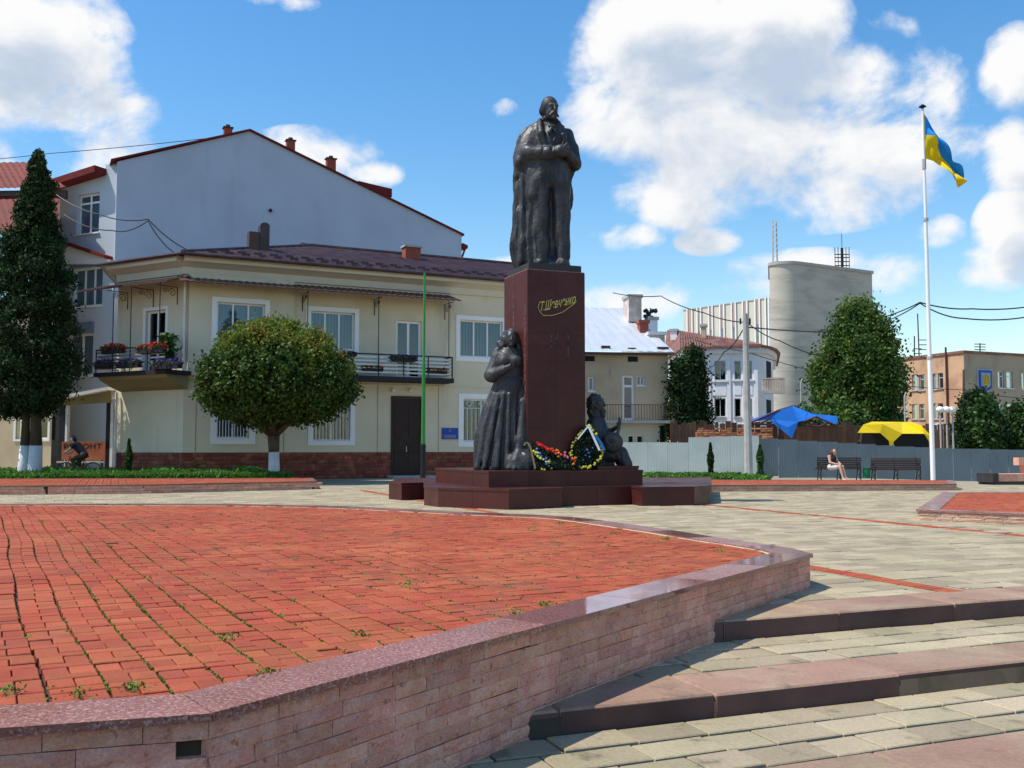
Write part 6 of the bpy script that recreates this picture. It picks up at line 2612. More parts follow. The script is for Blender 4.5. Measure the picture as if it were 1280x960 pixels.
mb.build('balcony_slab', m_conc, sb)
mb = MB()
b0_, b1_ = SB.pix(756, 510, 1)[0], SB.L + .1
for k in range(26):
    s = b0_ + (b1_ - b0_) * k / 25
    mb.tube([SB(s, .93, zbal), SB(s, .93, zbal + .9)], .014, 4)
mb.tube([SB(b0_, .93, zbal + .9), SB(b1_, .93, zbal + .9)], .022, 5)
mb.build('railing', m_rustpost, sb)
for x in (737, 791):
    s = SB.pix(x, 448)[0]
    mb = MB()
    mb.box(SB, s - .3, s + .3, .002, .03, zse - .42, zse - .12)
    mb.build('vent', m_dark, sb)
eL, eR = SB(-1, .5, 0), SB(SB.L + .25, .5, 0)
rdg = SB.pix(784, 388, -6)
rdgL = SB.pix(733, 383.5, -6)
zr = (rdg[1] + rdgL[1]) / 2
rR = SB(rdg[0], -6, 0)
rL = SB(-1, -6, 0)
roof_sheet(eL[:2], eR[:2], rR[:2], rL[:2], zse + .1, zr, 'roof', sb, m_zinc, pitch=.62, row=9, amp=.035, dense=8)
roof_sheet(eR[:2], SB(SB.L + .25, -12, 0)[:2], rR[:2], SB(rdg[0] + .01, -6, 0)[:2], zse + .1, zr, 'hip_roof', sb, m_zinc, pitch=.62, row=9, amp=.0, dense=1)
mb = MB()
mb.box(SB, -1, SB.L + .25, .02, .5, zse - .02, zse + .08)
mb.build('eave_board', m_rooftile, sb)
mb = MB()
for (x0, y0, x1, y1) in ((752, 432, 763, 436), (785, 434.5, 795, 438.5), (822, 433.5, 836, 437)):
    r = SB.rect(x0, y0, x1, y1, .2)
    mb.box(SB, r[0], r[1], .05, .2, r[2], r[3])
mb.build('snow_board', m_rooftile, sb)


def chimney_px(F, x0, y0, x1, y1, d, mat, root, dp=.6, cap_=.08, capm=None, name='chimney'):
    r = F.rect(x0, y0, x1, y1, d)
    mb = MB()
    mb.box(F, r[0], r[1], d - dp, d, r[2], r[3] - .2)
    c_ = mb.build(name, mat, root)
    mb = MB()
    mb.box(F, r[0] - cap_, r[1] + cap_, d - dp - cap_, d + cap_, r[3] - .198, r[3])
    mb.build('chimney_cap', capm or m_conc, c_)
    return r


chimney_px(SB, 786, 368, 802, 402, -3.6, m_chim, sb, dp=1.3)
chimney_px(SB, 800, 400, 810.5, 424, -2.2, m_chimred, sb, capm=m_chimred)
chimney_px(SB, 811, 396, 822, 416, -4.0, m_whitew, sb)
chimney_px(SB, 812, 414.5, 831, 434, -1.6, m_tan, sb, dp=2, cap_=.1, capm=m_zinc, name='parapet')
mb = MB()
r = SB.rect(806, 385, 820, 397, -4.2)
for k in range(16):
    s = random.uniform(r[0], r[1])
    z = random.uniform(r[2], r[3])
    mb.ball(SB(s, -4.2, z), random.uniform(.06, .16), 6, 4)
mb.tube([SB((r[0] + r[1]) / 2, -4.2, r[2] - .6), SB((r[0] + r[1]) / 2, -4.2, r[3])], .04, 5)
mb.build('antenna', m_black, sb)

# ================================================================== WHITE CORNER BUILDING
wb = T('white_building', 'white two storey corner building with rounded end and old brown sheet roof', 'building', tuple(AT(900, 560, 69))[:2] + (0,))
wpts = [AT(838, 560, 80), AT(860, 560, 70.5), AT(948, 560, 69), AT(957, 560, 69.8), AT(964, 560, 71.5), AT(968, 560, 74), AT(966, 560, 84)]
wpts = [V2d(p) for p in wpts]
WM = Frame(wpts[1], wpts[2])
zwe = WM.pix(900, 436)[1]
ww = [WM.rect(*q) for q in ((869, 451, 881, 474), (893, 451, 907, 475), (918, 451, 926, 474), (935, 451, 940, 474), (893, 498, 907, 521), (918, 498, 926, 521), (935, 498, 940, 521), (872, 498, 882, 521))]
mb = MB()
wall_face(mb, WM, 0, WM.L, 0, zwe, ww, depth=.2)
for i in range(6):
    if i == 1:
        continue
    F = Frame(wpts[i], wpts[i + 1])
    wall_face(mb, F, 0, F.L, 0, zwe, [])
mb.build('wall', m_whitew, wb)
for r in ww:
    window(wb, WM, r, 2 if r[1] - r[0] > .6 else 1, sur=0, frame=.05, recess=.15, mat=m_steel)
mb = MB()
for x in (866, 886, 911, 931, 945):
    s = WM.pix(x, 480)[0]
    mb.box(WM, s - .13, s + .13, .002, .08, 0, zwe - .5)
for r in ww[:4]:
    mb.box(WM, r[0] - .02, r[1] + .02, .002, .04, r[2] - 1.1, r[2] - .35)
    mb.box(WM, r[0] - .15, r[1] + .15, .002, .14, r[2] - .14, r[2] - .03)
mb.build('pilaster', m_whitew, wb)
F2 = Frame(wpts[3], wpts[4])
F3 = Frame(wpts[4], wpts[5])
for (y0, y1) in ((452, 487), (500, 519)):
    r = F2.rect(958, y0, 963.5, y1)
    mb = MB()
    mb.box(F2, r[0], r[1], .002, .03, r[2], r[3])
    mb.build('corner_window', m_dark, wb)
out = offset_poly([Vector(p) for p in wpts], -.55)
mb = MB()
mb.prism([tuple(p) for p in offset_poly([Vector(p) for p in wpts], -.3)], zwe - .35, zwe)
mb.build('cornice', m_whitew, wb)
mb = MB()
mb.prism([tuple(p) for p in out], zwe + .001, zwe + .14)
mb.build('eave', m_rust, wb)
rp = [AT(834, 412.5, 82), AT(850, 413, 79), AT(886, 419.5, 77), AT(931, 426, 75), AT(955, 431, 74)]
mb = MB()
ev = [(p.x, p.y, zwe + .14) for p in out[:6]]
rv = [tuple(p) for p in rp]
mb.add(ev + rv, [(0, 1, 7, 6), (1, 8, 7), (1, 2, 9, 8), (2, 3, 10, 9), (3, 4, 10), (4, 5, 10)])
mb.build('roof', m_rust, wb)
mb = MB()
for k in range(30):
    t = k / 29
    a = Vector(ev[1]).lerp(Vector(ev[2]), t)
    b = Vector(rv[1]).lerp(Vector(rv[3]), t) if t > 0 else Vector(rv[1])
    mb.tube([a + Vector((0, 0, .03)), a.lerp(b, .96) + Vector((0, 0, .03))], .035, 4)
mb.build('roof_seam', m_rust, wb, kind='stuff')
bq = F2.rect(954, 475, 966, 490, .6)
mb = MB()
p_c = AT(966, 487, 70.6)
zb2 = WM.pix(960, 489)[1]
mb.box(WM, WM.pix(954, 480)[0], WM.pix(981, 480)[0], .1, .75, zb2 - .2, zb2)
mb.build('balcony_slab', m_conc, wb)
mb = MB()
a_, b_ = WM.pix(954, 480)[0], WM.pix(981, 480)[0]
for k in range(14):
    s = a_ + (b_ - a_) * k / 13
    mb.tube([WM(s, .7, zb2), WM(s, .7, zb2 + .8)], .05, 5)
mb.box(WM, a_, b_, .64, .76, zb2 + .8, zb2 + .88)
mb.build('balustrade', m_chim, wb)
chimney_px(WM, 876, 405, 882, 423, -5, m_tan, wb, dp=.5)
chimney_px(WM, 838, 411, 846, 425, -8, m_whitew, wb, dp=.5)

# ================================================================== STRIPED WING AND BLANK TOWER
tw0, tw1 = AT(1003, 560, 92), AT(1095, 560, 97)
cd = (V2d(tw1) - V2d(tw0)).normalized()
sdv = Vector((-cd.y, cd.x))
tb = T('tower_block', 'tall windowless grey tower with rounded corner behind the big linden tree', 'building', (tw0.x, tw0.y, 0))
R_ = 1.9
arc = []
cen = V2d(tw0) + sdv * R_
for k in range(13):
    a = -PI / 2 - (PI / 2) * k / 12
    arc.append(cen + cd * (R_ * math.cos(a)) + sdv * (R_ * math.sin(a)))
arc = arc[::-1]
TP = [arc[0] * 1.08] + arc + [V2d(tw1), V2d(tw1) + sdv * 11]
TFm = Frame(V2d(tw0), V2d(tw1))
zt_w = TFm.pix(1040, 336)[1]
mb = MB()
mb.prism([tuple(p) for p in TP], -1, zt_w)
tw = mb.build('wall', m_tower, tb)
mb = MB()
mb.prism([tuple(p) for p in offset_poly(TP, -.12)], zt_w + .001, zt_w + .28)
mb.build('parapet_cap', m_conc, tb)
zz_ = 1.0
while zz_ < zt_w - .6:
    mb = MB()
    mb.prism([tuple(p) for p in offset_poly(TP, -.006)], zz_, zz_ + .04)
    mb.build('course_band', m_tower, tb)
    zz_ += 1.15
# cellular mast and lattice aerial
mp = AT(969, 332, 97)
mast = T('antenna_mast', 'slim mast with white panel antennas on the rounded corner of the tower block', 'antenna', (mp.x, mp.y, zt_w))
k = 97 / F_PX
mb = MB()
zt_m = AT(969, 276, 97).z
for dx in (-.22, .22):
    for dy in (-.2, .2):
        mb.tube([(mp.x + dx, mp.y + dy, zt_w - .3), (mp.x + dx * .7, mp.y + dy * .7, zt_m)], .045, 4)
for i in range(10):
    z = zt_w + (zt_m - zt_w) * i / 10
    mb.tube([(mp.x - .22, mp.y - .2, z), (mp.x + .22, mp.y - .2, z + .42)], .03, 4)
mb.build('lattice', m_steel, mast)
for dx in (-.38, 0, .38):
    z0_, z1_ = AT(969, 300, 97).z, AT(969, 280, 97).z
    mb = MB()
    mb.box(WORLD, mp.x + dx - .12, mp.x + dx + .12, mp.y - .42, mp.y - .28, z0_, z1_)
    mb.build('panel_antenna', m_white, mast)
mp = AT(1053, 338, 98)
aer = T('antenna_mast', 'dark lattice aerial with short whip rods on the middle of the tower block roof', 'antenna', (mp.x, mp.y, zt_w))
mb = MB()
zz = lambda y: AT(1053, y, 98).z
mb.tube([(mp.x, mp.y, zt_w - .2), (mp.x, mp.y, zz(310))], .14, 6)
mb.tube([(mp.x, mp.y, zz(310)), (mp.x, mp.y, zz(292))], .03, 5)
mb.build('mast', m_black, aer)
mb = MB()
for dx in (-9, -5, 5, 9):
    x = mp.x + dx * 98 / F_PX
    mb.tube([(x, mp.y, zz(336)), (x, mp.y, zz(309))], .035, 4)
for y in (318, 322, 327, 332):
    mb.tube([(mp.x - .75, mp.y, zz(y)), (mp.x + .75, mp.y, zz(y))], .05, 4)
mb.box(WORLD, mp.x - .75, mp.x + .75, mp.y - .2, mp.y + .2, zz(317.5), zz(315.8))
mb.build('rod', m_black, aer)

WF = Frame(V2d(AT(856, 560, 103)), V2d(AT(963, 560, 94.6)))
wg = T('striped_wing', 'long pink and cream striped wing with narrow windows behind the white building', 'building', WF(0, 0, 0))
zw = WF.pix(958, 373.5)[1]
mb = MB()
stripes = [(860, 866), (872.5, 877), (887, 891.5), (901, 906), (915.5, 920.5), (929.5, 935), (945, 950.5)]
wops = []
for (x0, x1) in stripes:
    xm = (x0 + x1) / 2
    yt = WF.pix(xm, 390)[1]
    s0_, s1_ = WF.pix(x0 + .8, 400)[0], WF.pix(x1 - .8, 400)[0]
    wops.append((s0_, s1_, zw - 5.2, zw - 2.4))
wall_face(mb, WF, 0, WF.L, 0, zw, wops, depth=.2)
mb.build('wall', m_creamst, wg)
for (x0, x1), r in zip(stripes, wops):
    s0_, s1_ = WF.pix(x0, 400)[0], WF.pix(x1, 400)[0]
    mb = MB()
    mb.box(WF, s0_, s1_, .002, .05, r[3] + .01, zw - .02)
    mb.box(WF, s0_, s1_, .002, .05, 0, r[2] - .01)
    mb.build('pink_panel', m_pinkst, wg)
    window(wg, WF, r, 1, sur=0, frame=.09, recess=.12, sill=False, transom=.3)
mb = MB()
for (x0, x1) in stripes + [(958, 962)]:
    for x in (x0, x1):
        s = WF.pix(x, 400)[0]
        mb.box(WF, s - .07, s + .07, .052, .16, 0, zw + .10)
mb.build('vertical_fin', m_whitew, wg, kind='stuff')
mb = MB()
mb.box(WF, 0, WF.L, -.4, .06, zw, zw + .1)
mb.build('parapet_cap', m_conc, wg)

# ================================================================== BROWN CIVIC BUILDING
bc_ = V2d(AT(1208, 560, 75))
BL_ = Frame(V2d(AT(1095, 560, 84)), bc_)
BR_ = Frame(bc_, V2d(AT(1330, 560, 79.5)))
bb = T('orange_brick_building', 'flat roofed orange and tan brick building with blue shield emblem at the right edge', 'building', (bc_.x, bc_.y, 0))
zbt = BL_.pix(1208, 441)[1]
wl_ = [BL_.rect(*q) for q in ((1128, 469, 1134, 488), (1140, 468, 1147, 488), (1149, 468, 1156, 488), (1166, 467, 1171, 487), (1172.5, 466, 1179, 486),
                              (1128, 505, 1134, 524), (1140, 505, 1147, 524), (1149, 505, 1156, 524), (1166, 504, 1171, 524), (1172.5, 504, 1179, 524))]
wr_ = [BR_.rect(*q) for q in ((1247.5, 464, 1255, 485), (1258, 464.5, 1266, 485.5), (1277, 466, 1285, 487), (1249, 504, 1256, 525), (1259, 504, 1266.5, 525), (1277, 504, 1285, 525), (1288, 466, 1296, 487))]
for F, ws, mt, nm in ((BL_, wl_, m_orange, 'left_wall'), (BR_, wr_, m_beige, 'right_wall')):
    mb = MB()
    wall_face(mb, F, 0, F.L, 0, zbt, ws, depth=.2)
    mb.build(nm, mt, bb)
    for r in ws:
        window(bb, F, r, 1, sur=0, frame=.07, recess=.12, mat=m_steel if F is BL_ else m_whitepaint, transom=.3)
mb = MB()
mb.box(BL_, 0, BL_.L + .1, -.5, .10, zbt + .001, zbt + .2)
mb.box(BR_, .0, BR_.L, -.5, .10, zbt + .003, zbt + .202)
mb.build('parapet_cap', m_rust, bb)
mb = MB()
s = BL_.pix(1184, 450)[0]
mb.tube([BL_(s, .12, 0), BL_(s, .12, zbt + .6)], .08, 6)
mb.build('downpipe', m_rustpost, bb)
# emblem: blue shield with the trident
r = BR_.rect(1222, 463, 1237.5, 490)
cxs, czs = (r[0] + r[1]) / 2, (r[2] + r[3]) / 2
hw, hh = (r[1] - r[0]) / 2, (r[3] - r[2]) / 2


def shield(k, d0, d1, mat, name, dz=0):
    mb = MB()
    pts = [(-1, 1), (1, 1), (1, -.55), (.72, -.74), (.3, -.88), (0, -1.0), (-.3, -.88), (-.72, -.74), (-1, -.55)]
    mb.slab(BR_, [(cxs + x * hw * k, czs + y * hh * k + dz) for x, y in reversed(pts)], d0, d1)
    return mb.build(name, mat, bb)


shield(1.08, .01, .10, M('pale_emblem_rim', (.45, .55, .62), .5), 'emblem_rim')
shield(1.0, .101, .18, m_bluesign, 'emblem_shield')
shield(.74, .181, .20, M('emblem_field', (.25, .36, .42), .5), 'emblem_field', dz=.02)
tri = MB()
U_ = lambda pts: [BR_(cxs + x * hw * .74, .24, czs + y * hh * .74) for x, y in pts]
for pts in ([(0, .75), (.06, .3), (.10, -.1), (0, -.45)], [(0, .75), (-.06, .3), (-.10, -.1), (0, -.45)], [(-.62, .72), (-.62, -.35), (-.25, -.42), (0, -.78), (.25, -.42), (.62, -.35), (.62, .72)],
            [(-.62, .72), (-.40, .45), (-.34, .05), (-.20, -.12), (-.12, -.35), (0, -.45), (.12, -.35), (.20, -.12), (.34, .05), (.40, .45), (.62, .72)], [(-.40, -.38), (.4, -.38)], [(0, -.4), (0, -.75)]):
    tri.tube(U_(pts), .03, 5)
tri.build('trident', m_flagy, bb)
# roof aerials
for (x, y0, lab, kk) in ((1149, 392, 'leaning red and white lattice aerial on the left end of the brick building roof', 0), (1225, 429, 'small television aerial above the corner of the brick building', 1), (1143, 420, 'short dark aerial post at the left end of the brick building roof', 2)):
    b_ = AT(x, 446, 80)
    t_ = AT(x - (2 if kk == 0 else 0), y0, 80)
    a_ = T('aerial', lab, 'antenna', (b_.x, b_.y, zbt), 'aerials on the brick building')
    mb = MB()
    mb.tube([(b_.x, b_.y, zbt - .1), tuple(t_)], .05, 5)
    mb.build('pole', m_rustpost if kk == 0 else m_black, a_)
    mb = MB()
    if kk == 1:
        for y in (430, 433.5, 437):
            mb.tube([tuple(AT(x - 7, y, 80)), tuple(AT(x + 7, y + .3, 80))], .035, 4)
    else:
        for y in (425, 431, 437) if kk == 0 else (436, 442):
            mb.tube([tuple(AT(x - 1, y, 80)), tuple(AT(x + 9, y, 80))], .035, 4)
    mb.build('element', m_black, a_)


# ================================================================== BEHIND THE FENCE
def plank_fence(F, z1, root, gap=.02, w=.18, limit=80):
    n = int(F.L / (w + gap))
    me = []
    for v in range(3):
        mb = MB()
        mb.box(WORLD, 0, w, -.02, .0, 0, 1.0)
        me.append(mb.mesh('plank', m_wood))
    rot = math.atan2(F.u.y, F.u.x)
    for k in range(n):
        p = F(k * (w + gap), 0, 0)
        o_ = link('plank', random.choice(me), root, loc=(p[0], p[1], 0), rotz=rot)
        o_.scale = (1, 1, z1 * random.uniform(.93, 1.04))


KF = Frame(V2d(AT(838, 560, 50)), V2d(AT(900, 560, 50.5)))
pf_ = T('plank_fence', 'weathered brown plank fence standing behind the metal fence beside the tan house', 'fence', KF(0, 0, 0))
plank_fence(KF, KF.pix(860, 527)[1], pf_)
KF2 = Frame(V2d(AT(900, 560, 52)), V2d(AT(1075, 560, 53)))
pf2 = T('plank_fence', 'long dark brown plank fence behind the blue tarpaulin shelter', 'fence', KF2(0, 0, 0))
plank_fence(KF2, KF2.pix(1000, 529)[1], pf2, w=.3)
KF3 = Frame(V2d(AT(1075, 560, 53)), V2d(AT(1200, 560, 53)))
pf3 = T('plank_fence', 'reddish brown plank fence behind the yellow awning', 'fence', KF3(0, 0, 0))
plank_fence(KF3, KF3.pix(1100, 531)[1], pf3, w=.3)
# broken brick walls
for (x0, x1, y, lab) in ((871, 921, 535, 'broken low orange brick wall behind the metal fence, left of the concrete pole'), (923, 966, 536, 'broken low orange brick wall behind the metal fence under the blue tarpaulin')):
    F = Frame(V2d(AT(x0, 560, 48.5)), V2d(AT(x1, 560, 48.5)))
    r_ = T('brick_wall', lab, 'wall', F(0, 0, 0), 'broken brick walls behind the fence')
    zt_ = F.pix((x0 + x1) / 2, y)[1]
    mb = MB()
    mb.box(F, 0, F.L, -.3, -.03, 0, zt_ - .2)
    mb.build('core', m_rubble, r_)
    me = [rough_block(.26, .085, .12, seed=q, amp=.02).mesh('brick', m_rubble) for q in range(4)]
    its = []
    nrow = int(zt_ / .1)
    for rr in range(max(0, nrow - 9), nrow + 1):
        s = random.uniform(0, .12)
        while s < F.L - .2:
            if rr > nrow - 3 and random.random() < .35:
                s += .28
                continue
            p = F(s, random.gauss(0, .02), rr * .1)
            its.append((p[0], p[1], p[2], random.gauss(0, .08), random.randrange(4)))
            s += .28
    spread_pieces(its, me, r_, 'brick', 'distant_bricks', m_rubble, 140)

# blue tarpaulin shelter
tY_ = 49.5
kk = tY_ / F_PX
pt = lambda x, y, dy=0: tuple(AT(x, y, tY_ + dy))
bt = T('tarpaulin_shelter', 'sagging blue tarpaulin over a rust red steel frame behind the grey fence', 'shelter', pt(990, 560)[:2] + (0,))
mb = MB()
P_ = dict(a=pt(937, 528, 0), b=pt(973, 512, 0), c=pt(990, 507, 2.5), d=pt(998, 527, -.4), e=pt(990, 548, -.6), f=pt(1022, 520, .5), g=pt(1016, 517, 3), h=pt(1030, 528, .5), i=pt(1048, 530, 1), j=pt(1046, 520, 3), k=pt(940, 524, 3), l=pt(960, 524, 0), m=pt(985, 534, -.5), n=pt(1006, 526, 0))
ks = list(P_)
ix = {k_: i for i, k_ in enumerate(ks)}
tris = ['abk', 'bck', 'abl', 'bld', 'bdc', 'ldm', 'mde', 'lme', 'cdn', 'cnf', 'cfg', 'fhg', 'hij', 'hjg']
mb.add([P_[k_] for k_ in ks], [tuple(ix[c_] for c_ in t) for t in tris])
mb.build('tarpaulin', m_blue, bt)
mb = MB()
for a, b in ((pt(937, 529), pt(973, 513)), (pt(973, 513), pt(1000, 529)), (pt(940, 530), pt(1052, 534)), (pt(1000, 529), pt(1020, 521)), (pt(1020, 521), pt(1045, 532)), (pt(950, 530), pt(965, 522)), (pt(973, 513), pt(990, 508, 2.5)), (pt(1010, 531), pt(1022, 534)), (pt(1022, 534), pt(1036, 528))):
    mb.tube([a, b], .05, 5)
mb.build('roof_frame', m_rustpost, bt)
for x in (940, 953, 1008, 1025, 1050, 1057):
    a = AT(x, 531, tY_)
    mb = MB()
    mb.box(WORLD, a.x - .07, a.x + .07, tY_ - .07, tY_ + .07, 0, a.z)
    mb.build('post', m_rustpost, bt)

# yellow awning: faceted roof with arched openings
yY = 46.8
pt = lambda x, y, dy=0: tuple(AT(x, y, yY + dy))
ya = T('yellow_awning', 'bright yellow faceted awning of a small pavilion behind the fence, left of the flagpole', 'awning', pt(1117, 560)[:2] + (0,))
mb = MB()
Yp = [pt(1072, 541), pt(1079, 531, .2), pt(1103, 530, .1), pt(1127, 528, 1.5), pt(1152, 532, .2), pt(1164, 556), pt(1155, 542), pt(1128, 542), pt(1117, 552), pt(1117, 558), pt(1112, 558), pt(1111, 551), pt(1100, 541), pt(1078, 541),
      pt(1090, 527, 2.4), pt(1140, 527.5, 2.6), pt(1164, 545)]
mb.add(Yp, [(0, 1, 13), (1, 2, 12, 13), (2, 8, 11, 12), (2, 3, 7, 8), (8, 9, 10, 11), (3, 4, 6, 7), (4, 16, 6), (16, 5, 6), (1, 14, 3, 2), (3, 15, 4), (14, 15, 3)])
yo = mb.build('awning_cloth', m_yellow, ya)
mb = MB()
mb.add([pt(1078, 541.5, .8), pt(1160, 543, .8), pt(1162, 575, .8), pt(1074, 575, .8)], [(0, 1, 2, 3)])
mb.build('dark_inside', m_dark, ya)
mb = MB()
for x in (1085, 1093, 1124, 1134, 1145, 1152):
    a = AT(x, 543, yY + .4)
    mb.box(WORLD, a.x - .1, a.x + .1, yY + .35, yY + .45, .5, a.z)
mb.build('striped_curtain', m_paleg, ya)
mb = MB()
for x in (1089, 1128, 1138):
    a = AT(x, 543, yY + .4)
    mb.box(WORLD, a.x - .06, a.x + .06, yY + .3, yY + .42, .5, a.z)
mb.build('blue_curtain', m_bluesign, ya)
# pale parasol behind
pq_ = AT(1172, 535, 54)
ps_ = T('parasol', 'pale blue and white parasol behind the fence, right of the flagpole', 'parasol', (pq_.x, 54, 0))
mb = MB()
o_ = AT(1172, 529, 54)
ring_ = [(pq_.x + .75 * math.cos(2 * PI * k / 10), 54 + .75 * math.sin(2 * PI * k / 10), pq_.z - .1) for k in range(10)]
mb.add([tuple(o_)] + ring_, [(0, 1 + k, 1 + (k + 1) % 10) for k in range(10)])
mb.build('canopy', M('pale_blue_cloth', (.50, .62, .72), .7, rnd=.2), ps_)
mb = MB()
mb.tube([(pq_.x, 54, 0), (pq_.x, 54, o_.z)], .03, 6)
mb.build('pole', m_steel, ps_)

# lamps
for (x, lab) in ((1175, 'white globe lamp behind the fence, leftmost of the three by the flagpole'), (1183, 'white globe lamp behind the fence, middle one of the three by the flagpole'), (1190.5, 'white globe lamp behind the fence, rightmost of the three by the flagpole')):
    p = AT(x, 512, 49)
    r_ = T('globe_lamp', lab, 'street lamp', (p.x, 49, 0), 'white globe lamps')
    mb = MB()
    mb.tube([(p.x, 49, 0), (p.x, 49, p.z - .15)], .045, 6)
    mb.build('post', m_steel, r_)
    mb = MB()
    mb.ball(tuple(p), .19, 12, 8, .85)
    mb.build('globe', m_white, r_, smooth=True)
for (x, y, Y, lab) in ((1130.5, 490, 58, 'tall grey street lamp before the orange brick building'), (1001, 473, 62, 'tall grey street lamp in front of the tower block')):
    p = AT(x, y, Y)
    r_ = T('street_lamp', lab, 'street lamp', (p.x, Y, 0), 'grey street lamps')
    mb = MB()
    mb.tube([(p.x, Y, 0), (p.x, Y, p.z - .3), (p.x + .1, Y, p.z)], .06, 6, .04)
    mb.build('post', m_steel, r_)
    mb = MB()
    mb.box(WORLD, p.x - .35, p.x + .1, Y - .1, Y + .1, p.z - .02, p.z + .12, bev=.03)
    mb.build('lamp_head', m_white, r_)


def tree(px, y0, y1, w, Y, label, mat, name, n=420, per=46, size=.2, blobs=None, cat='tree', up=0.0, cl=(.35, .7), shape='oval', gaps=.0):
    base = AT(px, 560, Y)
    k = Y / F_PX
    zt_, zb = AT(px, y0, Y).z, AT(px, y1, Y).z
    root = T(name, label, cat, (base.x, Y, 0))
    Pc, Rc = [], []
    lob = [(random.random() * 2 * PI, random.random(), random.uniform(.8, 1.12)) for _ in range(14)]
    for _ in range(n):
        u = random.random()
        z = zb + (zt_ - zb) * u
        if shape == 'oval':
            pr = math.sin(PI * min(1, .12 + u * .88)) ** .55 * (1.08 - .25 * u)
        elif shape == 'cone':
            pr = (1 - u) ** .75 * .95 + .06
        else:
            pr = (1 - u ** 3) ** .5
        an = random.random() * 2 * PI
        lobe = 1 + .15 * math.sin(3 * an + 7 * u + px) + .16 * math.sin(5 * an - 13 * u)
        rr = w / 2 * k * pr * lobe * math.sqrt(random.uniform(.3, 1))
        Pc.append((base.x + rr * math.cos(an), Y + rr * math.sin(an) * .9, z))
        Rc.append(random.uniform(*cl))
    leaves('crown', clumps(np.array(Pc), np.array(Rc), per), size, mat, root, aspect=1.5, up=up, kind='stuff')
    trunk(root, [(base.x, Y, -.2), (base.x, Y, zb + .5), (base.x + .1, Y, zb + (zt_ - zb) * .7)], .22 * w * k / 6 + .05, .05)
    ends = [(base.x + random.gauss(0, w * k * .22), Y + random.gauss(0, w * k * .2), zb + (zt_ - zb) * random.uniform(.4, .85)) for _ in range(6)]
    branches(root, (base.x, Y, zb + .3), ends, .06)
    return root


tree(1077, 386, 545, 100, 62, 'large green linden tree in front of the tower block', m_leaf_lind, 'linden_tree', n=520, per=120, size=.15, cl=(.35, 1.0))
tree(868, 441, 545, 34, 60, 'taller dark conifer in front of the white building', m_leaf_dark, 'spruce_tree', n=200, per=90, size=.13, shape='cone', cl=(.35, .7))
tree(850, 455, 545, 26, 58, 'smaller dark conifer between the tan house and the taller conifer', m_leaf_dark, 'spruce_tree', n=130, per=90, size=.13, shape='cone', cl=(.35, .6))
tree(1224, 497, 572, 50, 52, 'dark bushy tree behind the fence below the shield emblem', m_leaf_dark, 'bushy_tree', n=260, per=80, size=.13, cl=(.3, .6))
tree(1232, 500, 560, 30, 51, 'light green sapling rising in front of the dark bushy tree', m_leaf_mid, 'sapling', n=70, per=40, size=.15, cl=(.2, .4))
tree(1274, 514, 572, 40, 53, 'green bushy tree behind the fence at the right edge', m_leaf_mid, 'bushy_tree', n=190, per=80, size=.13, cl=(.3, .6))
tree(1345, 490, 572, 100, 55, 'large tree just beyond the right edge of the picture', m_leaf_mid, 'bushy_tree', n=200, per=55, size=.2, cl=(.4, .8))
tree(1052, 508, 560, 62, 57, 'light green bushes at the foot of the linden tree', m_leaf_lind, 'bush', n=150, per=50, size=.17, cat='shrub', cl=(.3, .6), shape='dome')
tree(1003, 515, 560, 40, 56, 'small green bush behind the blue tarpaulin', m_leaf_mid, 'bush', n=90, per=50, size=.17, cat='shrub', cl=(.3, .5), shape='dome')
pw = AT(1204, 462, 52)
dp = T('bare_post', 'dark bare wooden post standing left of the bushy tree', 'post', (pw.x, 52, 0))
mb = MB()
mb.tube([(pw.x, 52, 0), (pw.x - .05, 52, 3.2), (pw.x + .02, 52, pw.z)], .09, 6, .05)
mb.build('shaft', m_bark, dp)

# ================================================================== POLES, FLAG, CABLES
cp_ = G(936, 599, 0)
cpo = T('concrete_pole', 'tall pale concrete utility pole standing at the joint of the grey fences', 'utility pole', tuple(cp_))
zt_ = AT(934, 392, cp_.y).z
mb = MB()
mb.tube([(cp_.x, cp_.y, -.1), (cp_.x - .05, cp_.y, zt_)], .185, 8, .11)
mb.build('shaft', m_conc, cpo)
mb = MB()
mb.box(WORLD, cp_.x - .3, cp_.x + .2, cp_.y - .08, cp_.y + .08, zt_ - .55, zt_ - .45)
for dx in (-.25, .15):
    mb.tube([(cp_.x + dx, cp_.y, zt_ - .45), (cp_.x + dx, cp_.y, zt_ - .2)], .04, 6)
mb.build('crossarm', m_black, cpo)
mb = MB()
mb.box(WORLD, cp_.x + .2, cp_.x + .34, cp_.y + .12, cp_.y + .3, 0, AT(940, 548, cp_.y).z)
mb.build('cable_duct', m_pot, cpo)

fp = G(1166.5, 602.5, -.02)
fl = T('flagpole', 'very tall slim white flagpole with small finial, rising from the square', 'flagpole', tuple(fp))
zt_ = AT(1154.5, 136, fp.y).z
tp = AT(1154.5, 136, fp.y)
bse = Vector((fp.x, fp.y, -.1))
mb = MB()
q1, q2 = bse.lerp(Vector((fp.x - .02, fp.y, zt_)), .33), bse.lerp(Vector((fp.x - .02, fp.y, zt_)), .7)
mb.tube([tuple(bse), tuple(q1)], .095, 10, .09)
mb.tube([tuple(q1), tuple(q2)], .078, 10, .07)
mb.tube([tuple(q2), (fp.x - .02, fp.y, zt_)], .058, 10, .045)
mb.build('shaft', m_white, fl)
mb = MB()
for q in (q1, q2):
    mb.tube([tuple(q - Vector((0, 0, .06))), tuple(q + Vector((0, 0, .06)))], .105, 10)
mb.tube([(fp.x - .02, fp.y, zt_ * .835), (fp.x - .02, fp.y, zt_ * .862)], .085, 8)
mb.build('collar', m_steel, fl)
mb = MB()
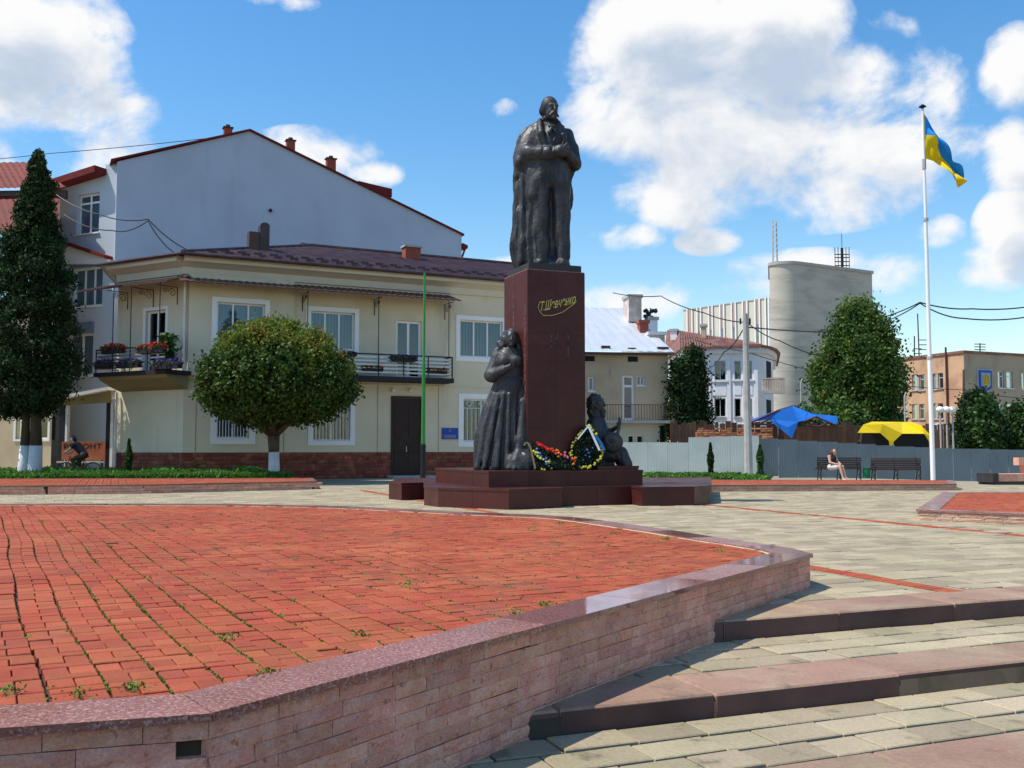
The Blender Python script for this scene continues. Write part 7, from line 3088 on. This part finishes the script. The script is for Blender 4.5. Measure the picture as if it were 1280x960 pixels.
mb.ball((fp.x - .02, fp.y, zt_ + .05), .07, 8, 6)
mb.add([(fp.x - .02 + .16 * math.cos(a), fp.y + .16 * math.sin(a), zt_ + .08) for a in [PI / 3 * k for k in range(6)]] + [(fp.x - .02, fp.y, zt_ + .2)], [(k, (k + 1) % 6, 6) for k in range(6)])
mb.build('finial', m_black, fl)
# flag: rows follow the cloth from the hoist to the fly
hx = fp.x - .02
flag = T('national_flag', 'blue and yellow flag drooping from the top of the tall flagpole', 'flag', (hx, fp.y, AT(1156, 170, fp.y).z))
sh = (hx - AT(1155.5, 170, fp.y).x) / (fp.y / F_PX)
topc = [(1156.8, 143), (1165, 151), (1173.5, 166.5), (1183, 184), (1190.5, 202.5), (1198, 211), (1205.5, 226)]
midc = [(1156.4, 168), (1163, 170), (1169, 174), (1177, 185), (1186, 198), (1196, 214), (1205.5, 228)]
botc = [(1155.6, 197), (1163, 198.5), (1172, 202.5), (1179, 209), (1186, 220), (1194, 230), (1203, 232.5)]


def curve(c, t):
    x = t * (len(c) - 1)
    i = min(int(x), len(c) - 2)
    a, b = Vector(c[i]), Vector(c[i + 1])
    p0 = Vector(c[max(i - 1, 0)])
    p3 = Vector(c[min(i + 2, len(c) - 1)])
    u = x - i
    return .5 * ((2 * a) + (b - p0) * u + (2 * p0 - 5 * a + 4 * b - p3) * u * u + (3 * a - p0 - 3 * b + p3) * u ** 3)


for nm, c0_, c1_, mt, ph, v0 in (('blue_stripe', topc, midc, m_flagb, 0, 0), ('yellow_stripe', midc, botc, m_flagy, .5, .5)):
    V, Fc = [], []
    nu, nv = 40, 14
    for j in range(nv + 1):
        for i in range(nu + 1):
            t, v = i / nu, j / nv
            p = curve(c0_, t).lerp(curve(c1_, t), v)
            vv = v0 + v * .5
            dy = (.30 * math.sin(t * 6 + vv * 7) + .14 * math.sin(t * 13 - vv * 11)) * min(1, t * 2.5)
            q = AT(p[0] + sh, p[1], fp.y)
            V.append((q.x, fp.y + dy, q.z))
    for j in range(nv):
        for i in range(nu):
            a = j * (nu + 1) + i
            Fc.append((a, a + 1, a + nu + 2, a + nu + 1))
    np_mesh(nm, np.array(V), np.array(Fc), mt, flag, smooth=True)
mb = MB()
mb.tube([(hx + .06, fp.y, AT(1156, 143, fp.y).z), (hx + .06, fp.y, AT(1156, 198, fp.y).z)], .025, 5)
mb.build('hoist_sleeve', m_flagy, flag)


def cable(pts, r, label, sag=0.0, mat=None):
    q = []
    for i in range(len(pts) - 1):
        a, b = Vector(AT(*pts[i])), Vector(AT(*pts[i + 1]))
        n = 9
        for k in range(n + (i == len(pts) - 2)):
            t = k / n
            p = a.lerp(b, t)
            p.z -= sag * 4 * t * (1 - t)
            q.append(tuple(p))
    mb = MB()
    mb.tube(q, r, 4)
    o_ = mb.build('overhead_cable', mat or m_black)
    tag(o_, label, 'cable', 'overhead cables')
    return o_


cp_y = cp_.y
cable([(-60, 203, 60), (60, 192, 58), (285, 170, 52)], .022, 'thin cable crossing the sky from the left edge to the grey gable chimney', .05)
cable([(70, 243, 46), (125, 268, 44), (185, 274, 40.5), (240, 315, 40.2)], .026, 'upper service cable from the conifer across the grey gable to the cream eave', .15)
cable([(80, 268, 46), (140, 288, 43), (185, 276, 40.5), (222, 318, 40.2)], .026, 'lower sagging service cable from the conifer to the cream eave', .2)
cable([(766, 366, 56), (826, 370, 50), (880, 391, 46), (934, 403, cp_y)], .024, 'cable from behind the pillar to the top of the concrete pole', .1)
cable([(936, 405, cp_y), (975, 426, 48), (1030, 446, 55)], .028, 'thick cable from the concrete pole to the linden tree', .1)
cable([(932, 406, cp_y), (905, 440, 55), (884, 461, 68)], .03, 'cable dropping from the concrete pole to the white building wall', .2)
cable([(934, 409, cp_y), (1095, 411, 90)], .03, 'straight thin cable from the concrete pole across the tower block', .25)
cable([(855, 420, 60), (934, 440, 46), (1040, 468, 60)], .018, 'faint low cable passing behind the concrete pole', .1)
cable([(1095, 398, 60), (1150, 378, 42), (1215, 386, 44), (1300, 381, 46)], .03, 'upper twisted cable passing the flagpole to the right edge', .1)
cable([(1095, 404, 60), (1150, 379, 42), (1205, 398, 44), (1300, 393, 46)], .03, 'lower sagging cable passing the flagpole to the right edge', .15)
cable([(1100, 477, 60), (1200, 487, 60), (1300, 499, 60)], .02, 'thin cable in front of the orange brick building', .1)

# far right: stone seat-planter with a dark end
qF = Frame(V2d(AT(1246, 560, 36.0)), V2d(AT(1330, 560, 36.5)))
zf = -.05
r = qF.rect(1248, 592.5, 1320, 602)
sp = T('stone_planter', 'low pink stone trough with dark end and dark plinth at the right edge', 'planter', qF(0, 0, zf))
mb = MB()
mb.box(qF, r[0] - .1, r[1], -1.0, -.03, -.15, r[2] + .01)
mb.build('plinth', m_gran2, sp)
for k in range(3):
    mb = MB()
    a = r[0] + (r[1] - r[0]) * k / 3
    mb.box(qF, a + .003, a + (r[1] - r[0]) / 3 - .003, -.9, 0, r[2] + .012, r[3])
    mb.build('stone_block', m_block, sp)
mb = MB()
mb.box(qF, r[0] - .24, r[0] - .004, -.9, .02, r[2] - .02, r[3] + .03)
mb.build('end_block', m_gran2, sp)
mb = MB()
r2_ = qF.rect(1273.5, 572, 1320, 581.5, -.6)
mb.box(qF, r2_[0], r2_[1], -.9, -.6, r2_[2], r2_[3])
mb.box(qF, r2_[0] + .25, r2_[0] + .5, -.88, -.62, r[3] + .002, r2_[2] - .002)
mb.build('back_slab', m_block, sp)
